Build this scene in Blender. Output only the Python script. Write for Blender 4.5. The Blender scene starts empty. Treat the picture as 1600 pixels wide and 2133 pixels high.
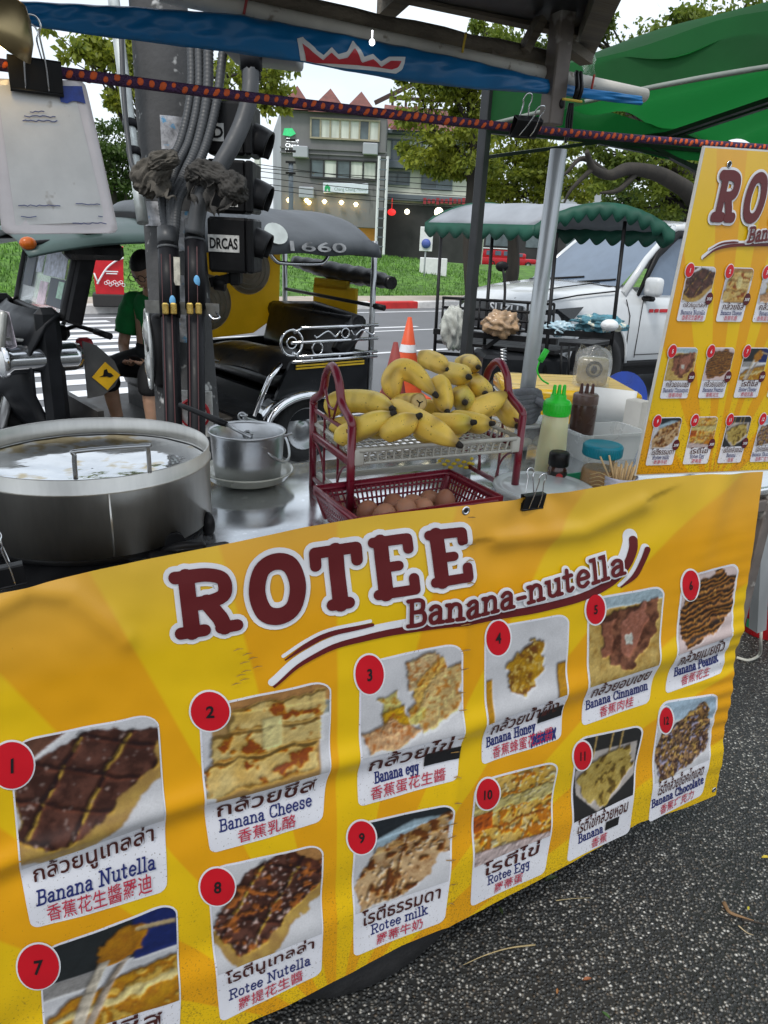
import bpy, bmesh, math, random
import numpy as np
from mathutils import Vector, Matrix, Euler, noise
sc = bpy.context.scene
col = sc.collection
rnd = random.Random(11)
rad = math.radians
pi = math.pi

# ------------------------------------------------------------------ camera
FPX, CXP, CYP, H = 1500.0, 800.0, 1066.5, 1.6          # focal length in photo pixels, eye height
_vp = np.array([-200.0, 3993.5, FPX])
_dn = _vp / np.linalg.norm(_vp)
_zw = -_dn
_yw = np.array([0, 0, 1.0]) - _zw * _zw[2]
_yw /= np.linalg.norm(_yw)
_xw = np.cross(_yw, _zw)
RC = np.stack([_xw, _yw, _zw])
CAM = np.array([0, 0, H])
cd = bpy.data.cameras.new("camera")
cam = bpy.data.objects.new("camera", cd)
col.objects.link(cam)
cd.sensor_fit = 'VERTICAL'
cd.sensor_height = 36.0
cd.lens = FPX / 2133.0 * 36.0
cd.clip_start, cd.clip_end = 0.05, 2000
_r, _u, _b = RC @ [1, 0, 0], RC @ [0, -1, 0], RC @ [0, 0, -1]
cam.matrix_world = Matrix(((_r[0], _u[0], _b[0], 0), (_r[1], _u[1], _b[1], 0), (_r[2], _u[2], _b[2], H), (0, 0, 0, 1)))
sc.camera = cam

# ------------------------------------------------------------------ light
world = bpy.data.worlds.new("World")
sc.world = world
world.use_nodes = True
nt = world.node_tree
bg = nt.nodes["Background"]
sky = nt.nodes.new("ShaderNodeTexSky")
sky.sky_type = 'NISHITA'
sky.sun_disc = False
SUN_EL, SUN_AZ = 58.0, 205.0
sky.sun_elevation = rad(SUN_EL)
sky.sun_rotation = rad(SUN_AZ)
sky.air_density, sky.dust_density, sky.ozone_density = 1.0, 3.0, 1.0
tc = nt.nodes.new("ShaderNodeTexCoord")
nz = nt.nodes.new("ShaderNodeTexNoise")
nz.inputs["Scale"].default_value = 2.4
nz.inputs["Detail"].default_value = 6
mp = nt.nodes.new("ShaderNodeMapping")
mp.inputs["Scale"].default_value = (1, 1, 2.6)
rmp = nt.nodes.new("ShaderNodeMapRange")
rmp.inputs["From Min"].default_value, rmp.inputs["From Max"].default_value = 0.35, 0.7
rmp.inputs["To Min"].default_value, rmp.inputs["To Max"].default_value = 0.55, 0.95
mx = nt.nodes.new("ShaderNodeMix")
mx.data_type = 'RGBA'
mx.inputs["B"].default_value = (9.6, 10.4, 11.2, 1)       # cloud sheet, in the sky's own units
nt.links.new(tc.outputs["Generated"], mp.inputs["Vector"])
nt.links.new(mp.outputs[0], nz.inputs["Vector"])
nt.links.new(nz.outputs["Fac"], rmp.inputs["Value"])
nt.links.new(rmp.outputs[0], mx.inputs["Factor"])
nt.links.new(sky.outputs[0], mx.inputs["A"])
nt.links.new(mx.outputs["Result"], bg.inputs["Color"])
bg.inputs["Strength"].default_value = 0.1
sd = bpy.data.lights.new("sun", 'SUN')
sd.energy = 1.45
sd.angle = rad(11)
sd.color = (1.0, 0.96, 0.9)
sun = bpy.data.objects.new("sun", sd)
col.objects.link(sun)
_az = rad(SUN_AZ)
_sv = Vector((math.sin(_az) * math.cos(rad(SUN_EL)), math.cos(_az) * math.cos(rad(SUN_EL)), math.sin(rad(SUN_EL))))
sun.rotation_euler = _sv.to_track_quat('Z', 'Y').to_euler()
sc.view_settings.view_transform = 'Standard'
sc.view_settings.look = 'None'
sc.view_settings.exposure = 0.35
sc.view_settings.gamma = 1.0
try:
    sc.cycles.use_denoising = True
    sc.cycles.max_bounces = 8
    sc.cycles.transparent_max_bounces = 12
except Exception:
    pass

# ------------------------------------------------------------------ measuring helpers
def ray(px, py):
    w = RC @ np.array([px - CXP, py - CYP, FPX])
    return w / np.linalg.norm(w)
def pz(px, py, z=0.0):                       # point at height z
    d = ray(px, py)
    return Vector(CAM + d * ((z - H) / d[2]))
def pd(px, py, dist):                        # point at a distance along the view axis
    return Vector(CAM + RC @ (np.array([px - CXP, py - CYP, FPX]) / FPX * dist))
def py_(px, py, y):                          # point on the plane Y = y
    d = ray(px, py)
    return Vector(CAM + d * (y / d[1]))
CO = np.array([-0.504, 0.848, 0.0])          # stall frame: s along the counter, t away from the buyer
CU = np.array([0.876, 0.482, 0.0]); CU /= np.linalg.norm(CU)
CV = np.array([-CU[1], CU[0], 0.0])
CANG = math.atan2(CU[1], CU[0])
def W(s, t, z):
    return Vector(CO + CU * s + CV * t + np.array([0, 0, z]))
def st(p):
    r = np.array(p) - CO
    return (float(CU @ r), float(CV @ r), float(p[2]))
def pt(px, py, t):                           # point on the stall plane t
    d = ray(px, py)
    return Vector(CAM + d * ((t - CV @ (CAM - CO)) / (CV @ d)))

# ------------------------------------------------------------------ materials
def new_mat(name):
    m = bpy.data.materials.new(name)
    m.use_nodes = True
    return m, m.node_tree, m.node_tree.nodes["Principled BSDF"]
def N(nt, typ, **kw):
    n = nt.nodes.new(typ)
    for k, v in kw.items():
        if k in n.inputs: n.inputs[k].default_value = v
        else: setattr(n, k, v)
    return n
def mat(name, c, rough=0.5, metal=0.0, var=0.18, scale=9.0, bump=0.0, bscale=120.0, trans=0.0, alpha=1.0,
        coat=0.0, spec=0.5, emit=0.0, spots=None, spot_scale=40.0, spot_amt=0.5, rvar=0.12, stretch=(1, 1, 1), sub=0.0, ior=1.45):
    m, nt, b = new_mat(name)
    L = nt.links.new
    t = N(nt, "ShaderNodeTexCoord")
    mp = N(nt, "ShaderNodeMapping", Scale=stretch)
    L(t.outputs["Object"], mp.inputs["Vector"])
    n1 = N(nt, "ShaderNodeTexNoise", Scale=scale, Detail=5.0, Roughness=0.6)
    L(mp.outputs[0], n1.inputs["Vector"])
    mr = N(nt, "ShaderNodeMapRange")
    mr.inputs["From Min"].default_value, mr.inputs["From Max"].default_value = 0.3, 0.7
    mr.inputs["To Min"].default_value, mr.inputs["To Max"].default_value = 1 - var, 1 + var
    L(n1.outputs["Fac"], mr.inputs["Value"])
    vm = N(nt, "ShaderNodeVectorMath", operation='SCALE')
    vm.inputs[0].default_value = c[:3]
    L(mr.outputs[0], vm.inputs["Scale"])
    out = vm.outputs[0]
    if spots:
        n2 = N(nt, "ShaderNodeTexNoise", Scale=spot_scale, Detail=3.0, Roughness=0.7)
        L(mp.outputs[0], n2.inputs["Vector"])
        r2 = N(nt, "ShaderNodeMapRange")
        r2.inputs["From Min"].default_value, r2.inputs["From Max"].default_value = 0.75 - 0.3 * spot_amt, 0.82 - 0.3 * spot_amt
        L(n2.outputs["Fac"], r2.inputs["Value"])
        mx = N(nt, "ShaderNodeMix", data_type='RGBA')
        L(r2.outputs[0], mx.inputs["Factor"])
        L(out, mx.inputs["A"])
        mx.inputs["B"].default_value = (*spots[:3], 1)
        out = mx.outputs["Result"]
    L(out, b.inputs["Base Color"])
    r3 = N(nt, "ShaderNodeMapRange")
    r3.inputs["From Min"].default_value, r3.inputs["From Max"].default_value = 0.3, 0.7
    r3.inputs["To Min"].default_value, r3.inputs["To Max"].default_value = max(0.02, rough - rvar), min(1, rough + rvar)
    L(n1.outputs["Fac"], r3.inputs["Value"])
    L(r3.outputs[0], b.inputs["Roughness"])
    b.inputs["Metallic"].default_value = metal
    b.inputs["IOR"].default_value = ior
    b.inputs["Specular IOR Level"].default_value = spec
    b.inputs["Transmission Weight"].default_value = trans
    b.inputs["Alpha"].default_value = alpha
    b.inputs["Coat Weight"].default_value = coat
    b.inputs["Coat Roughness"].default_value = 0.08
    if sub:
        b.inputs["Subsurface Weight"].default_value = sub
        b.inputs["Subsurface Scale"].default_value = 0.01
    if emit:
        b.inputs["Emission Color"].default_value = (*c[:3], 1)
        b.inputs["Emission Strength"].default_value = emit
    if bump:
        nb = N(nt, "ShaderNodeTexNoise", Scale=bscale, Detail=3.0)
        L(mp.outputs[0], nb.inputs["Vector"])
        bp_ = N(nt, "ShaderNodeBump", Strength=bump, Distance=0.01)
        L(nb.outputs["Fac"], bp_.inputs["Height"])
        L(bp_.outputs[0], b.inputs["Normal"])
    return m
def vcol_mat(name, rough=0.4, bump=0.0, trans=0.0):
    m, nt, b = new_mat(name)
    a = N(nt, "ShaderNodeVertexColor")
    a.layer_name = "Col"
    t = N(nt, "ShaderNodeTexCoord")
    n1 = N(nt, "ShaderNodeTexNoise", Scale=300.0, Detail=2.0)
    nt.links.new(t.outputs["Object"], n1.inputs["Vector"])
    mr = N(nt, "ShaderNodeMapRange")
    mr.inputs["To Min"].default_value, mr.inputs["To Max"].default_value = 0.85, 1.15
    nt.links.new(n1.outputs["Fac"], mr.inputs["Value"])
    vm = N(nt, "ShaderNodeVectorMath", operation='SCALE')
    nt.links.new(a.outputs["Color"], vm.inputs[0])
    nt.links.new(mr.outputs[0], vm.inputs["Scale"])
    nt.links.new(vm.outputs[0], b.inputs["Base Color"])
    b.inputs["Roughness"].default_value = rough
    return m

# ------------------------------------------------------------------ mesh helpers
def catmull(pts, k=6, closed=False):
    P = [Vector(p) for p in pts]
    n = len(P)
    if n < 3: return P
    out = []
    for i in range(n if closed else n - 1):
        a = P[(i - 1) % n] if closed or i > 0 else P[0] * 2 - P[1]
        b, c = P[i], P[(i + 1) % n]
        d = P[(i + 2) % n] if closed or i + 2 < n else P[-1] * 2 - P[-2]
        for j in range(k):
            u = j / k
            out.append(0.5 * ((2 * b) + (c - a) * u + (2 * a - 5 * b + 4 * c - d) * u * u + (3 * b - a - 3 * c + d) * u ** 3))
    if not closed: out.append(P[-1].copy())
    return out
def frame_M(p, zdir, xdir=None):
    z = Vector(zdir).normalized()
    x = Vector(xdir) if xdir is not None else (Vector((1, 0, 0)) if abs(z.x) < 0.9 else Vector((0, 1, 0)))
    x = x - z * x.dot(z)
    x = x.normalized() if x.length > 1e-5 else z.orthogonal().normalized()
    y = z.cross(x)
    return Matrix(((x.x, y.x, z.x, p[0]), (x.y, y.y, z.y, p[1]), (x.z, y.z, z.z, p[2]), (0, 0, 0, 1)))
_boxc = {}
class MB:
    def __init__(s, m=None):
        s.v, s.f, s.mi, s.sm = [], [], [], []
        s.m = m or Matrix()
        s.k = 0
        s.colors = None
    def add(s, verts, faces, smooth=False, M=None):
        o = len(s.v)
        T = s.m @ M if M is not None else s.m
        s.v.extend(T @ Vector(v) for v in verts)
        for f in faces:
            s.f.append([i + o for i in f]); s.mi.append(s.k); s.sm.append(smooth)
        return s
    def box(s, c, size, rot=(0, 0, 0), bev=0.0, seg=1):
        M = Matrix.Translation(Vector(c)) @ Euler(rot).to_matrix().to_4x4()
        hx, hy, hz = size[0] / 2, size[1] / 2, size[2] / 2
        bev = min(bev, hx * .95, hy * .95, hz * .95)
        if bev <= 0:
            v = [(x, y, z) for x in (-hx, hx) for y in (-hy, hy) for z in (-hz, hz)]
            return s.add(v, [(0, 1, 3, 2), (4, 6, 7, 5), (0, 4, 5, 1), (2, 3, 7, 6), (0, 2, 6, 4), (1, 5, 7, 3)], False, M)
        bm = bmesh.new()
        bmesh.ops.create_cube(bm, size=1.0)
        for q in bm.verts: q.co = Vector((q.co.x * size[0], q.co.y * size[1], q.co.z * size[2]))
        bmesh.ops.bevel(bm, geom=bm.edges[:], offset=bev, segments=seg, affect='EDGES', profile=0.5)
        bm.verts.index_update()
        v = [q.co.copy() for q in bm.verts]; f = [[q.index for q in g.verts] for g in bm.faces]
        bm.free()
        return s.add(v, f, seg > 1, M)
    def beam(s, a, b, w, h=None, up=(0, 0, 1), bev=0.0):
        a, b = Vector(a), Vector(b); h = h or w
        M = frame_M((a + b) / 2, b - a, up)
        old = s.m; s.m = old @ M
        s.box((0, 0, 0), (h, w, (b - a).length), bev=bev)
        s.m = old
        return s
    def tube(s, pts, r, n=8, cap=True, closed=False, flat=1.0):
        P = [Vector(p) for p in pts]
        k = len(P)
        rr = r if isinstance(r, (list, tuple)) else [r] * k
        T = []
        for i in range(k):
            a = P[i - 1] if (i > 0 or closed) else P[i]
            b = P[(i + 1) % k] if (i < k - 1 or closed) else P[i]
            d = b - a
            T.append(d.normalized() if d.length > 1e-9 else Vector((0, 0, 1)))
        x = T[0].orthogonal().normalized()
        v = []
        for i in range(k):
            if i:
                x = x - T[i] * x.dot(T[i])
                x = x.normalized() if x.length > 1e-6 else T[i].orthogonal().normalized()
            y = T[i].cross(x)
            for j in range(n):
                a = 2 * pi * j / n
                v.append(P[i] + (x * math.cos(a) + y * math.sin(a) * flat) * rr[i])
        f = []
        for i in range(k if closed else k - 1):
            i2 = (i + 1) % k
            for j in range(n):
                j2 = (j + 1) % n
                f.append((i * n + j, i * n + j2, i2 * n + j2, i2 * n + j))
        s.add(v, f, n > 4)
        if cap and not closed:
            o = len(s.v) - len(v)
            for ring in (list(range(n))[::-1], [(k - 1) * n + j for j in range(n)]):
                s.f.append([o + q for q in ring]); s.mi.append(s.k); s.sm.append(False)
        return s
    def lathe(s, prof, n=28, M=None, closed=False, arc=None):
        v = []; full = arc is None
        m = n if full else n + 1
        for (r, z) in prof:
            for j in range(m):
                a = 2 * pi * j / n if full else arc[0] + (arc[1] - arc[0]) * j / n
                v.append((r * math.cos(a), r * math.sin(a), z))
        f = []
        for i in range(len(prof) - (0 if closed else 1)):
            i2 = (i + 1) % len(prof)
            for j in range(n):
                j2 = (j + 1) % m
                f.append((i * m + j, i * m + j2, i2 * m + j2, i2 * m + j))
        return s.add(v, f, True, M)
    def ell(s, c, r, n=16, k=10, M=None, zf=None):
        v = []; f = []
        for i in range(k + 1):
            ph = pi * i / k
            for j in range(n):
                a = 2 * pi * j / n
                v.append((c[0] + r[0] * math.sin(ph) * math.cos(a), c[1] + r[1] * math.sin(ph) * math.sin(a), c[2] + r[2] * math.cos(ph)))
        for i in range(k):
            for j in range(n):
                j2 = (j + 1) % n
                f.append((i * n + j, (i + 1) * n + j, (i + 1) * n + j2, i * n + j2))
        return s.add(v, f, True, M)
    def grid(s, P, smooth=True, wrap=False):
        a, b = len(P), len(P[0])
        v = [q for row in P for q in row]
        f = []
        for i in range(a - 1):
            for j in range(b if wrap else b - 1):
                j2 = (j + 1) % b
                f.append((i * b + j, i * b + j2, (i + 1) * b + j2, (i + 1) * b + j))
        return s.add(v, f, smooth)
    def prism(s, poly, h, M=None, smooth=False):
        n = len(poly)
        v = [(p[0], p[1], 0) for p in poly] + [(p[0], p[1], h) for p in poly]
        f = [list(range(n))[::-1], list(range(n, 2 * n))] + [(i, (i + 1) % n, n + (i + 1) % n, n + i) for i in range(n)]
        return s.add(v, f, smooth, M)
    def poly(s, pts, M=None):
        return s.add(pts, [list(range(len(pts)))], False, M)
    def build(s, name, mats, parent=None, world=False, bevel=0.0, sub=0, solid=0.0):
        me = bpy.data.meshes.new(name)
        vv = s.v
        if world and parent is not None:
            inv = ROOTM[parent.name].inverted()
            vv = [inv @ q for q in s.v]
        me.from_pydata([tuple(q) for q in vv], [], s.f)
        mats = mats if isinstance(mats, (list, tuple)) else [mats]
        for q in mats: me.materials.append(q)
        me.polygons.foreach_set("material_index", s.mi)
        me.polygons.foreach_set("use_smooth", s.sm)
        if s.colors is not None:
            ca = me.color_attributes.new("Col", 'FLOAT_COLOR', 'POINT')
            ca.data.foreach_set("color", np.asarray(s.colors, dtype=np.float32).ravel())
        me.update()
        o = bpy.data.objects.new(name, me)
        col.objects.link(o)
        if parent is not None:
            o.parent = parent
            ROOTM[o.name] = ROOTM[parent.name]
        else:
            ROOTM[o.name] = Matrix()
        if bevel:
            md = o.modifiers.new("bevel", 'BEVEL'); md.width = bevel; md.segments = 2; md.limit_method = 'ANGLE'; md.angle_limit = rad(40)
        if solid:
            md = o.modifiers.new("solid", 'SOLIDIFY'); md.thickness = solid; md.offset = 0
        if sub:
            md = o.modifiers.new("sub", 'SUBSURF'); md.levels = md.render_levels = sub
        return o
ROOTM = {}
def tag(o, label=None, cat=None, group=None, kind=None):
    if label: o["label"] = label
    if cat: o["category"] = cat
    if group: o["group"] = group
    if kind: o["kind"] = kind
    return o
def thing(name, label, cat, loc=(0, 0, 0), rz=0.0, group=None, rot=None):
    o = bpy.data.objects.new(name, None)
    o.empty_display_size = 0.1
    col.objects.link(o)
    M = Matrix.Translation(Vector(loc)) @ (rot.to_4x4() if rot is not None else Matrix.Rotation(rz, 4, 'Z'))
    o.matrix_world = M
    ROOTM[o.name] = M
    return tag(o, label, cat, group)
def seat_on(o, loc, rz=0.0):                 # give a one-mesh thing its own origin
    M = Matrix.Translation(Vector(loc)) @ Matrix.Rotation(rz, 4, 'Z')
    o.matrix_world = M
    return o
def circle_pts(c, r, n=24, ax=(1, 0, 0), ay=(0, 0, 1)):
    c, ax, ay = Vector(c), Vector(ax), Vector(ay)
    return [c + ax * (r * math.cos(2 * pi * i / n)) + ay * (r * math.sin(2 * pi * i / n)) for i in range(n)]
# lettering: type set flat, handed back as 2-D points and faces
_tx = {}
def type_mesh(body, bold=0.0):
    key = (body, bold)
    if key in _tx: return _tx[key]
    cu = bpy.data.curves.new("t", 'FONT')
    cu.body = body
    cu.size = 1.0
    cu.offset = bold
    cu.resolution_u = 3
    ob = bpy.data.objects.new("t", cu)
    col.objects.link(ob)
    dg = bpy.context.evaluated_depsgraph_get()
    me = bpy.data.meshes.new_from_object(ob.evaluated_get(dg))
    v = [(q.co.x, q.co.y) for q in me.vertices]
    f = [list(p.vertices) for p in me.polygons]
    bpy.data.objects.remove(ob); bpy.data.curves.remove(cu); bpy.data.meshes.remove(me)
    if not v: v, f = [(0, 0), (1, 0), (0, 1)], []
    x0, x1 = min(q[0] for q in v), max(q[0] for q in v)
    y0, y1 = min(q[1] for q in v), max(q[1] for q in v)
    v = [((q[0] - x0) / max(x1 - x0, 1e-6), (q[1] - y0) / max(y1 - y0, 1e-6)) for q in v]
    _tx[key] = (v, f, (x1 - x0) / max(y1 - y0, 1e-6))
    return _tx[key]
def put_type(mb, body, M, w, h, bold=0.0):   # lettering of size w x h centred on the frame M, lying in its xy-plane
    v, f, a = type_mesh(body, bold)
    if w is None: w = h * a
    mb.add([((q[0] - .5) * w, (q[1] - .5) * h, 0) for q in v], f, False, M)
# ================================================================== SETTING
RDIR = Vector((0.79, 0.61, 0)).normalized()           # the way the road runs
# ---- pavement of washed pebbles underfoot
def pebble_mat():
    m, nt, b = new_mat("washed pebble concrete")
    L = nt.links.new
    t = N(nt, "ShaderNodeTexCoord")
    nw = N(nt, "ShaderNodeTexNoise", Scale=60.0, Detail=2.0)
    L(t.outputs["Object"], nw.inputs["Vector"])
    wv = N(nt, "ShaderNodeVectorMath", operation='MULTIPLY_ADD')
    L(nw.outputs["Color"], wv.inputs[0])
    wv.inputs[1].default_value = (.006, .006, .006)
    L(t.outputs["Object"], wv.inputs[2])
    vo = N(nt, "ShaderNodeTexVoronoi", Scale=116.0)
    L(wv.outputs[0], vo.inputs["Vector"])
    sx = N(nt, "ShaderNodeSeparateColor")
    L(vo.outputs["Color"], sx.inputs[0])
    cr = N(nt, "ShaderNodeValToRGB")
    e = cr.color_ramp
    e.interpolation = 'LINEAR'
    cols = [(0, (.020, .022, .022)), (.28, (.05, .052, .05)), (.48, (.10, .10, .094)), (.62, (.19, .18, .155)), (.72, (.11, .082, .055)), (.82, (.30, .29, .26)), (.92, (.50, .48, .43)), (1, (.66, .65, .61))]
    e.elements[0].position, e.elements[0].color = 0, (*cols[0][1], 1)
    e.elements[1].position, e.elements[1].color = 1, (*cols[-1][1], 1)
    for p, c in cols[1:-1]:
        q = e.elements.new(p); q.color = (*c, 1)
    L(sx.outputs[0], cr.inputs[0])
    ed = N(nt, "ShaderNodeMapRange")
    ed.inputs["From Min"].default_value, ed.inputs["From Max"].default_value = 0.22, 0.62
    ed.inputs["To Min"].default_value, ed.inputs["To Max"].default_value = 1.0, 0.0
    L(vo.outputs["Distance"], ed.inputs["Value"])
    mx = N(nt, "ShaderNodeMix", data_type='RGBA')
    mx.inputs["A"].default_value = (.018, .018, .017, 1)
    L(cr.outputs[0], mx.inputs["B"])
    L(ed.outputs[0], mx.inputs["Factor"])
    n2 = N(nt, "ShaderNodeTexNoise", Scale=2.2, Detail=4.0)
    L(t.outputs["Object"], n2.inputs["Vector"])
    mr = N(nt, "ShaderNodeMapRange")
    mr.inputs["To Min"].default_value, mr.inputs["To Max"].default_value = 0.55, 1.35
    L(n2.outputs["Fac"], mr.inputs["Value"])
    vm = N(nt, "ShaderNodeVectorMath", operation='SCALE')
    L(mx.outputs["Result"], vm.inputs[0]); L(mr.outputs[0], vm.inputs["Scale"])
    n4 = N(nt, "ShaderNodeTexNoise", Scale=.9, Detail=5.0, Roughness=.65, Distortion=.6)
    L(t.outputs["Object"], n4.inputs["Vector"])
    st_ = N(nt, "ShaderNodeMapRange")
    st_.inputs["From Min"].default_value, st_.inputs["From Max"].default_value = .50, .62
    st_.inputs["To Min"].default_value, st_.inputs["To Max"].default_value = 1.0, .58
    L(n4.outputs["Fac"], st_.inputs["Value"])
    v2 = N(nt, "ShaderNodeVectorMath", operation='SCALE')
    L(vm.outputs[0], v2.inputs[0]); L(st_.outputs[0], v2.inputs["Scale"])
    L(v2.outputs[0], b.inputs["Base Color"])
    b.inputs["Roughness"].default_value = 0.48
    bp_ = N(nt, "ShaderNodeBump", Strength=1.0, Distance=0.006)
    L(ed.outputs[0], bp_.inputs["Height"])
    L(bp_.outputs[0], b.inputs["Normal"])
    return m
M_asph = mat("road asphalt", (.16, .165, .175), .8, var=.12, scale=1.5, bump=.25, bscale=90)
M_grass = mat("mown grass", (.10, .22, .028), .9, var=.4, scale=1.2, bump=.8, bscale=45, spots=(.055, .13, .015), spot_scale=2.5, spot_amt=.9)
M_kred = mat("kerb red paint", (.62, .03, .03), .6, var=.25, scale=4)
M_kwht = mat("kerb white paint", (.72, .70, .68), .6, var=.2, scale=4)
M_kgry = mat("kerb grey concrete", (.22, .21, .19), .8, var=.3, scale=4)
M_pave = mat("far pavement", (.42, .36, .3), .8, var=.15, scale=2)
M_line = mat("road paint", (.75, .76, .78), .6, var=.12, scale=3)
PEB = pebble_mat()
# the ground: one sheet to the horizon, and the pavement sheet laid on it
g = MB(); g.poly([(-600, -400, -.02), (600, -400, -.02), (600, 900, -.02), (-600, 900, -.02)])
tag(g.build("ground", mat("far ground", (.12, .13, .08), .9, scale=.3)), kind='structure')
def along(a, k, z=0.0, off=0.0):                    # point a + k along the road, off to its right
    n = Vector((RDIR.y, -RDIR.x, 0))
    p = Vector(a) + RDIR * k + n * off
    return Vector((p.x, p.y, z))
K0 = Vector((-4.0, 16.2, 0))                           # on the far kerb line
g = MB()
g.poly([(-30, -25, 0), (30, -25, 0), (30, 7.2, 0), (3.2, 6.6, 0), (-2.6, 3.4, 0), (-30, -6, 0)])
tag(g.build("pavement", PEB), kind='structure')
g = MB()
g.poly([along(K0, -60, -.012, 0), along(K0, 90, -.012, 0), along(K0, 90, -.012, 22), along(K0, -60, -.012, 22)])
tag(g.build("road", M_asph), kind='structure')
g = MB()
def stripe(k0, k1, off, w=.14): g.poly([along(K0, k0, -.007, off), along(K0, k1, -.007, off), along(K0, k1, -.007, off + w), along(K0, k0, -.007, off + w)])
stripe(-60, 90, .7)
for i in range(-8, 14): stripe(i * 5.0, i * 5.0 + 3.0, 3.4)
stripe(-60, 90, 3.9, .1); stripe(-60, 90, 6.2, .12)
for i in range(16):                                      # the crossing by the bend
    o_ = 1.2 + i * .62
    g.poly([along(K0, -6.2, -.0068, o_), along(K0, -2.6, -.0068, o_), along(K0, -2.6, -.0068, o_ + .3), along(K0, -6.2, -.0068, o_ + .3)])
tag(g.build("road_markings", M_line), kind='structure')
g = MB()
for i in range(-40, 60):
    g.k = (0 if i % 2 else 1) if i < 3 else (0 if i % 5 == 3 else 1 if i % 5 == 4 else 2)
    a = along(K0, i * 1.5 + .6, .06, -.13); 
    g.box(a, (1.492, .26, .2), (0, 0, math.atan2(RDIR.y, RDIR.x)), .02)
tag(g.build("kerb", [M_kred, M_kwht, M_kgry]), kind='structure')
g = MB()
g.poly([along(K0, -60, .15, -.26), along(K0, -60, .15, -1.9), along(K0, 90, .15, -1.9), along(K0, 90, .15, -.26)])
tag(g.build("far_pavement", M_pave), kind='structure')
# the grass bank behind it
rows = []
for i in range(0, 121):
    k = -60 + i * 1.25
    row = []
    for j in range(0, 26):
        o_ = 1.7 + j * 1.1
        hgt = 0.1 + 1.30 * math.sin(min(1, j / 11.0) * pi / 2) ** 1.3 * (1 - .55 * max(0, min(1, (k - 6) / 14))) - max(0, j - 12) * .05
        hgt += .10 * noise.noise((k * .15, o_ * .2, 3)) + .02 * noise.noise((k, o_, 7))
        row.append(along(K0, k, max(hgt, -.3), -o_))
    rows.append(row)
g = MB(); g.grid(rows)
tag(g.build("grass_bank", M_grass), kind='structure')
# blades along the bank's face: nobody could count them
gv = MB()
gr_ = random.Random(5)
for _ in range(26000):
    k = gr_.uniform(-16, 16); o_ = 1.8 + 11 * gr_.random() ** 1.2
    j = (o_ - 1.7) / 1.1
    hgt = 0.1 + 1.30 * math.sin(min(1, j / 11.0) * pi / 2) ** 1.3 * (1 - .55 * max(0, min(1, (k - 6) / 14))) - max(0, j - 12) * .05
    p = along(K0, k, hgt - .03, -o_)
    h_ = gr_.uniform(.06, .15); a = gr_.uniform(0, pi)
    dx, dy = math.cos(a) * .025, math.sin(a) * .025
    gv.k = gr_.randrange(2)
    gv.add([(p.x - dx, p.y - dy, p.z), (p.x + dx, p.y + dy, p.z), (p.x + gr_.uniform(-.05, .05), p.y + gr_.uniform(-.05, .05), p.z + h_)], [(0, 1, 2)])
tag(gv.build("grass", [mat("grass blades", (.11, .24, .03), .8, var=.3, scale=2), mat("dark grass blades", (.06, .15, .02), .8, var=.3, scale=2)]), kind='stuff')

# ---- trees
def leaf_mat(name, c, tr=.35):
    m, nt, b = new_mat(name)
    L = nt.links.new
    t = N(nt, "ShaderNodeTexCoord")
    n1 = N(nt, "ShaderNodeTexNoise", Scale=1.1, Detail=4.0)
    L(t.outputs["Object"], n1.inputs["Vector"])
    n2 = N(nt, "ShaderNodeTexNoise", Scale=14.0, Detail=2.0)
    L(t.outputs["Object"], n2.inputs["Vector"])
    ad = N(nt, "ShaderNodeMath", operation='ADD'); L(n1.outputs["Fac"], ad.inputs[0]); L(n2.outputs["Fac"], ad.inputs[1])
    mr = N(nt, "ShaderNodeMapRange")
    mr.inputs["From Min"].default_value, mr.inputs["From Max"].default_value = .75, 1.25
    L(ad.outputs[0], mr.inputs["Value"])
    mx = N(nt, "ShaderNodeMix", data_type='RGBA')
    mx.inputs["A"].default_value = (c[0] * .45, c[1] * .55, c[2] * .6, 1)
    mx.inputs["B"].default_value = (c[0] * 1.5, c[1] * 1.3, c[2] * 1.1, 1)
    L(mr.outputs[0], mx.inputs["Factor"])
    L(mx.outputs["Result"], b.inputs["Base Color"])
    b.inputs["Roughness"].default_value = .55
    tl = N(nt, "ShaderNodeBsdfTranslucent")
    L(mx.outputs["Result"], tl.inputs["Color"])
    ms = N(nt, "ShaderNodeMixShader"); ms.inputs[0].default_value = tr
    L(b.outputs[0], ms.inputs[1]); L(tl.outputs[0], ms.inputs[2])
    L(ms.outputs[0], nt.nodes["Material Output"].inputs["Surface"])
    return m
M_bark = mat("bark", (.038, .033, .027), .9, var=.4, scale=6, bump=.6, bscale=25, stretch=(1, 1, .3))
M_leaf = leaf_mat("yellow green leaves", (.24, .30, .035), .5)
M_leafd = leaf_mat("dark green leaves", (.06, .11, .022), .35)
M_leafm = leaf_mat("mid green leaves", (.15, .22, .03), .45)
def limb(mb, a, b, r0, r1, wob, k, rg):
    P = [a.lerp(b, i / k) for i in range(k + 1)]
    for i in range(1, k):
        P[i] += Vector((rg.uniform(-wob, wob), rg.uniform(-wob, wob), rg.uniform(-wob, wob)))
    P = catmull(P, 3)
    mb.tube(P, [r0 + (r1 - r0) * i / (len(P) - 1) for i in range(len(P))], 7)
    return P
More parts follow.
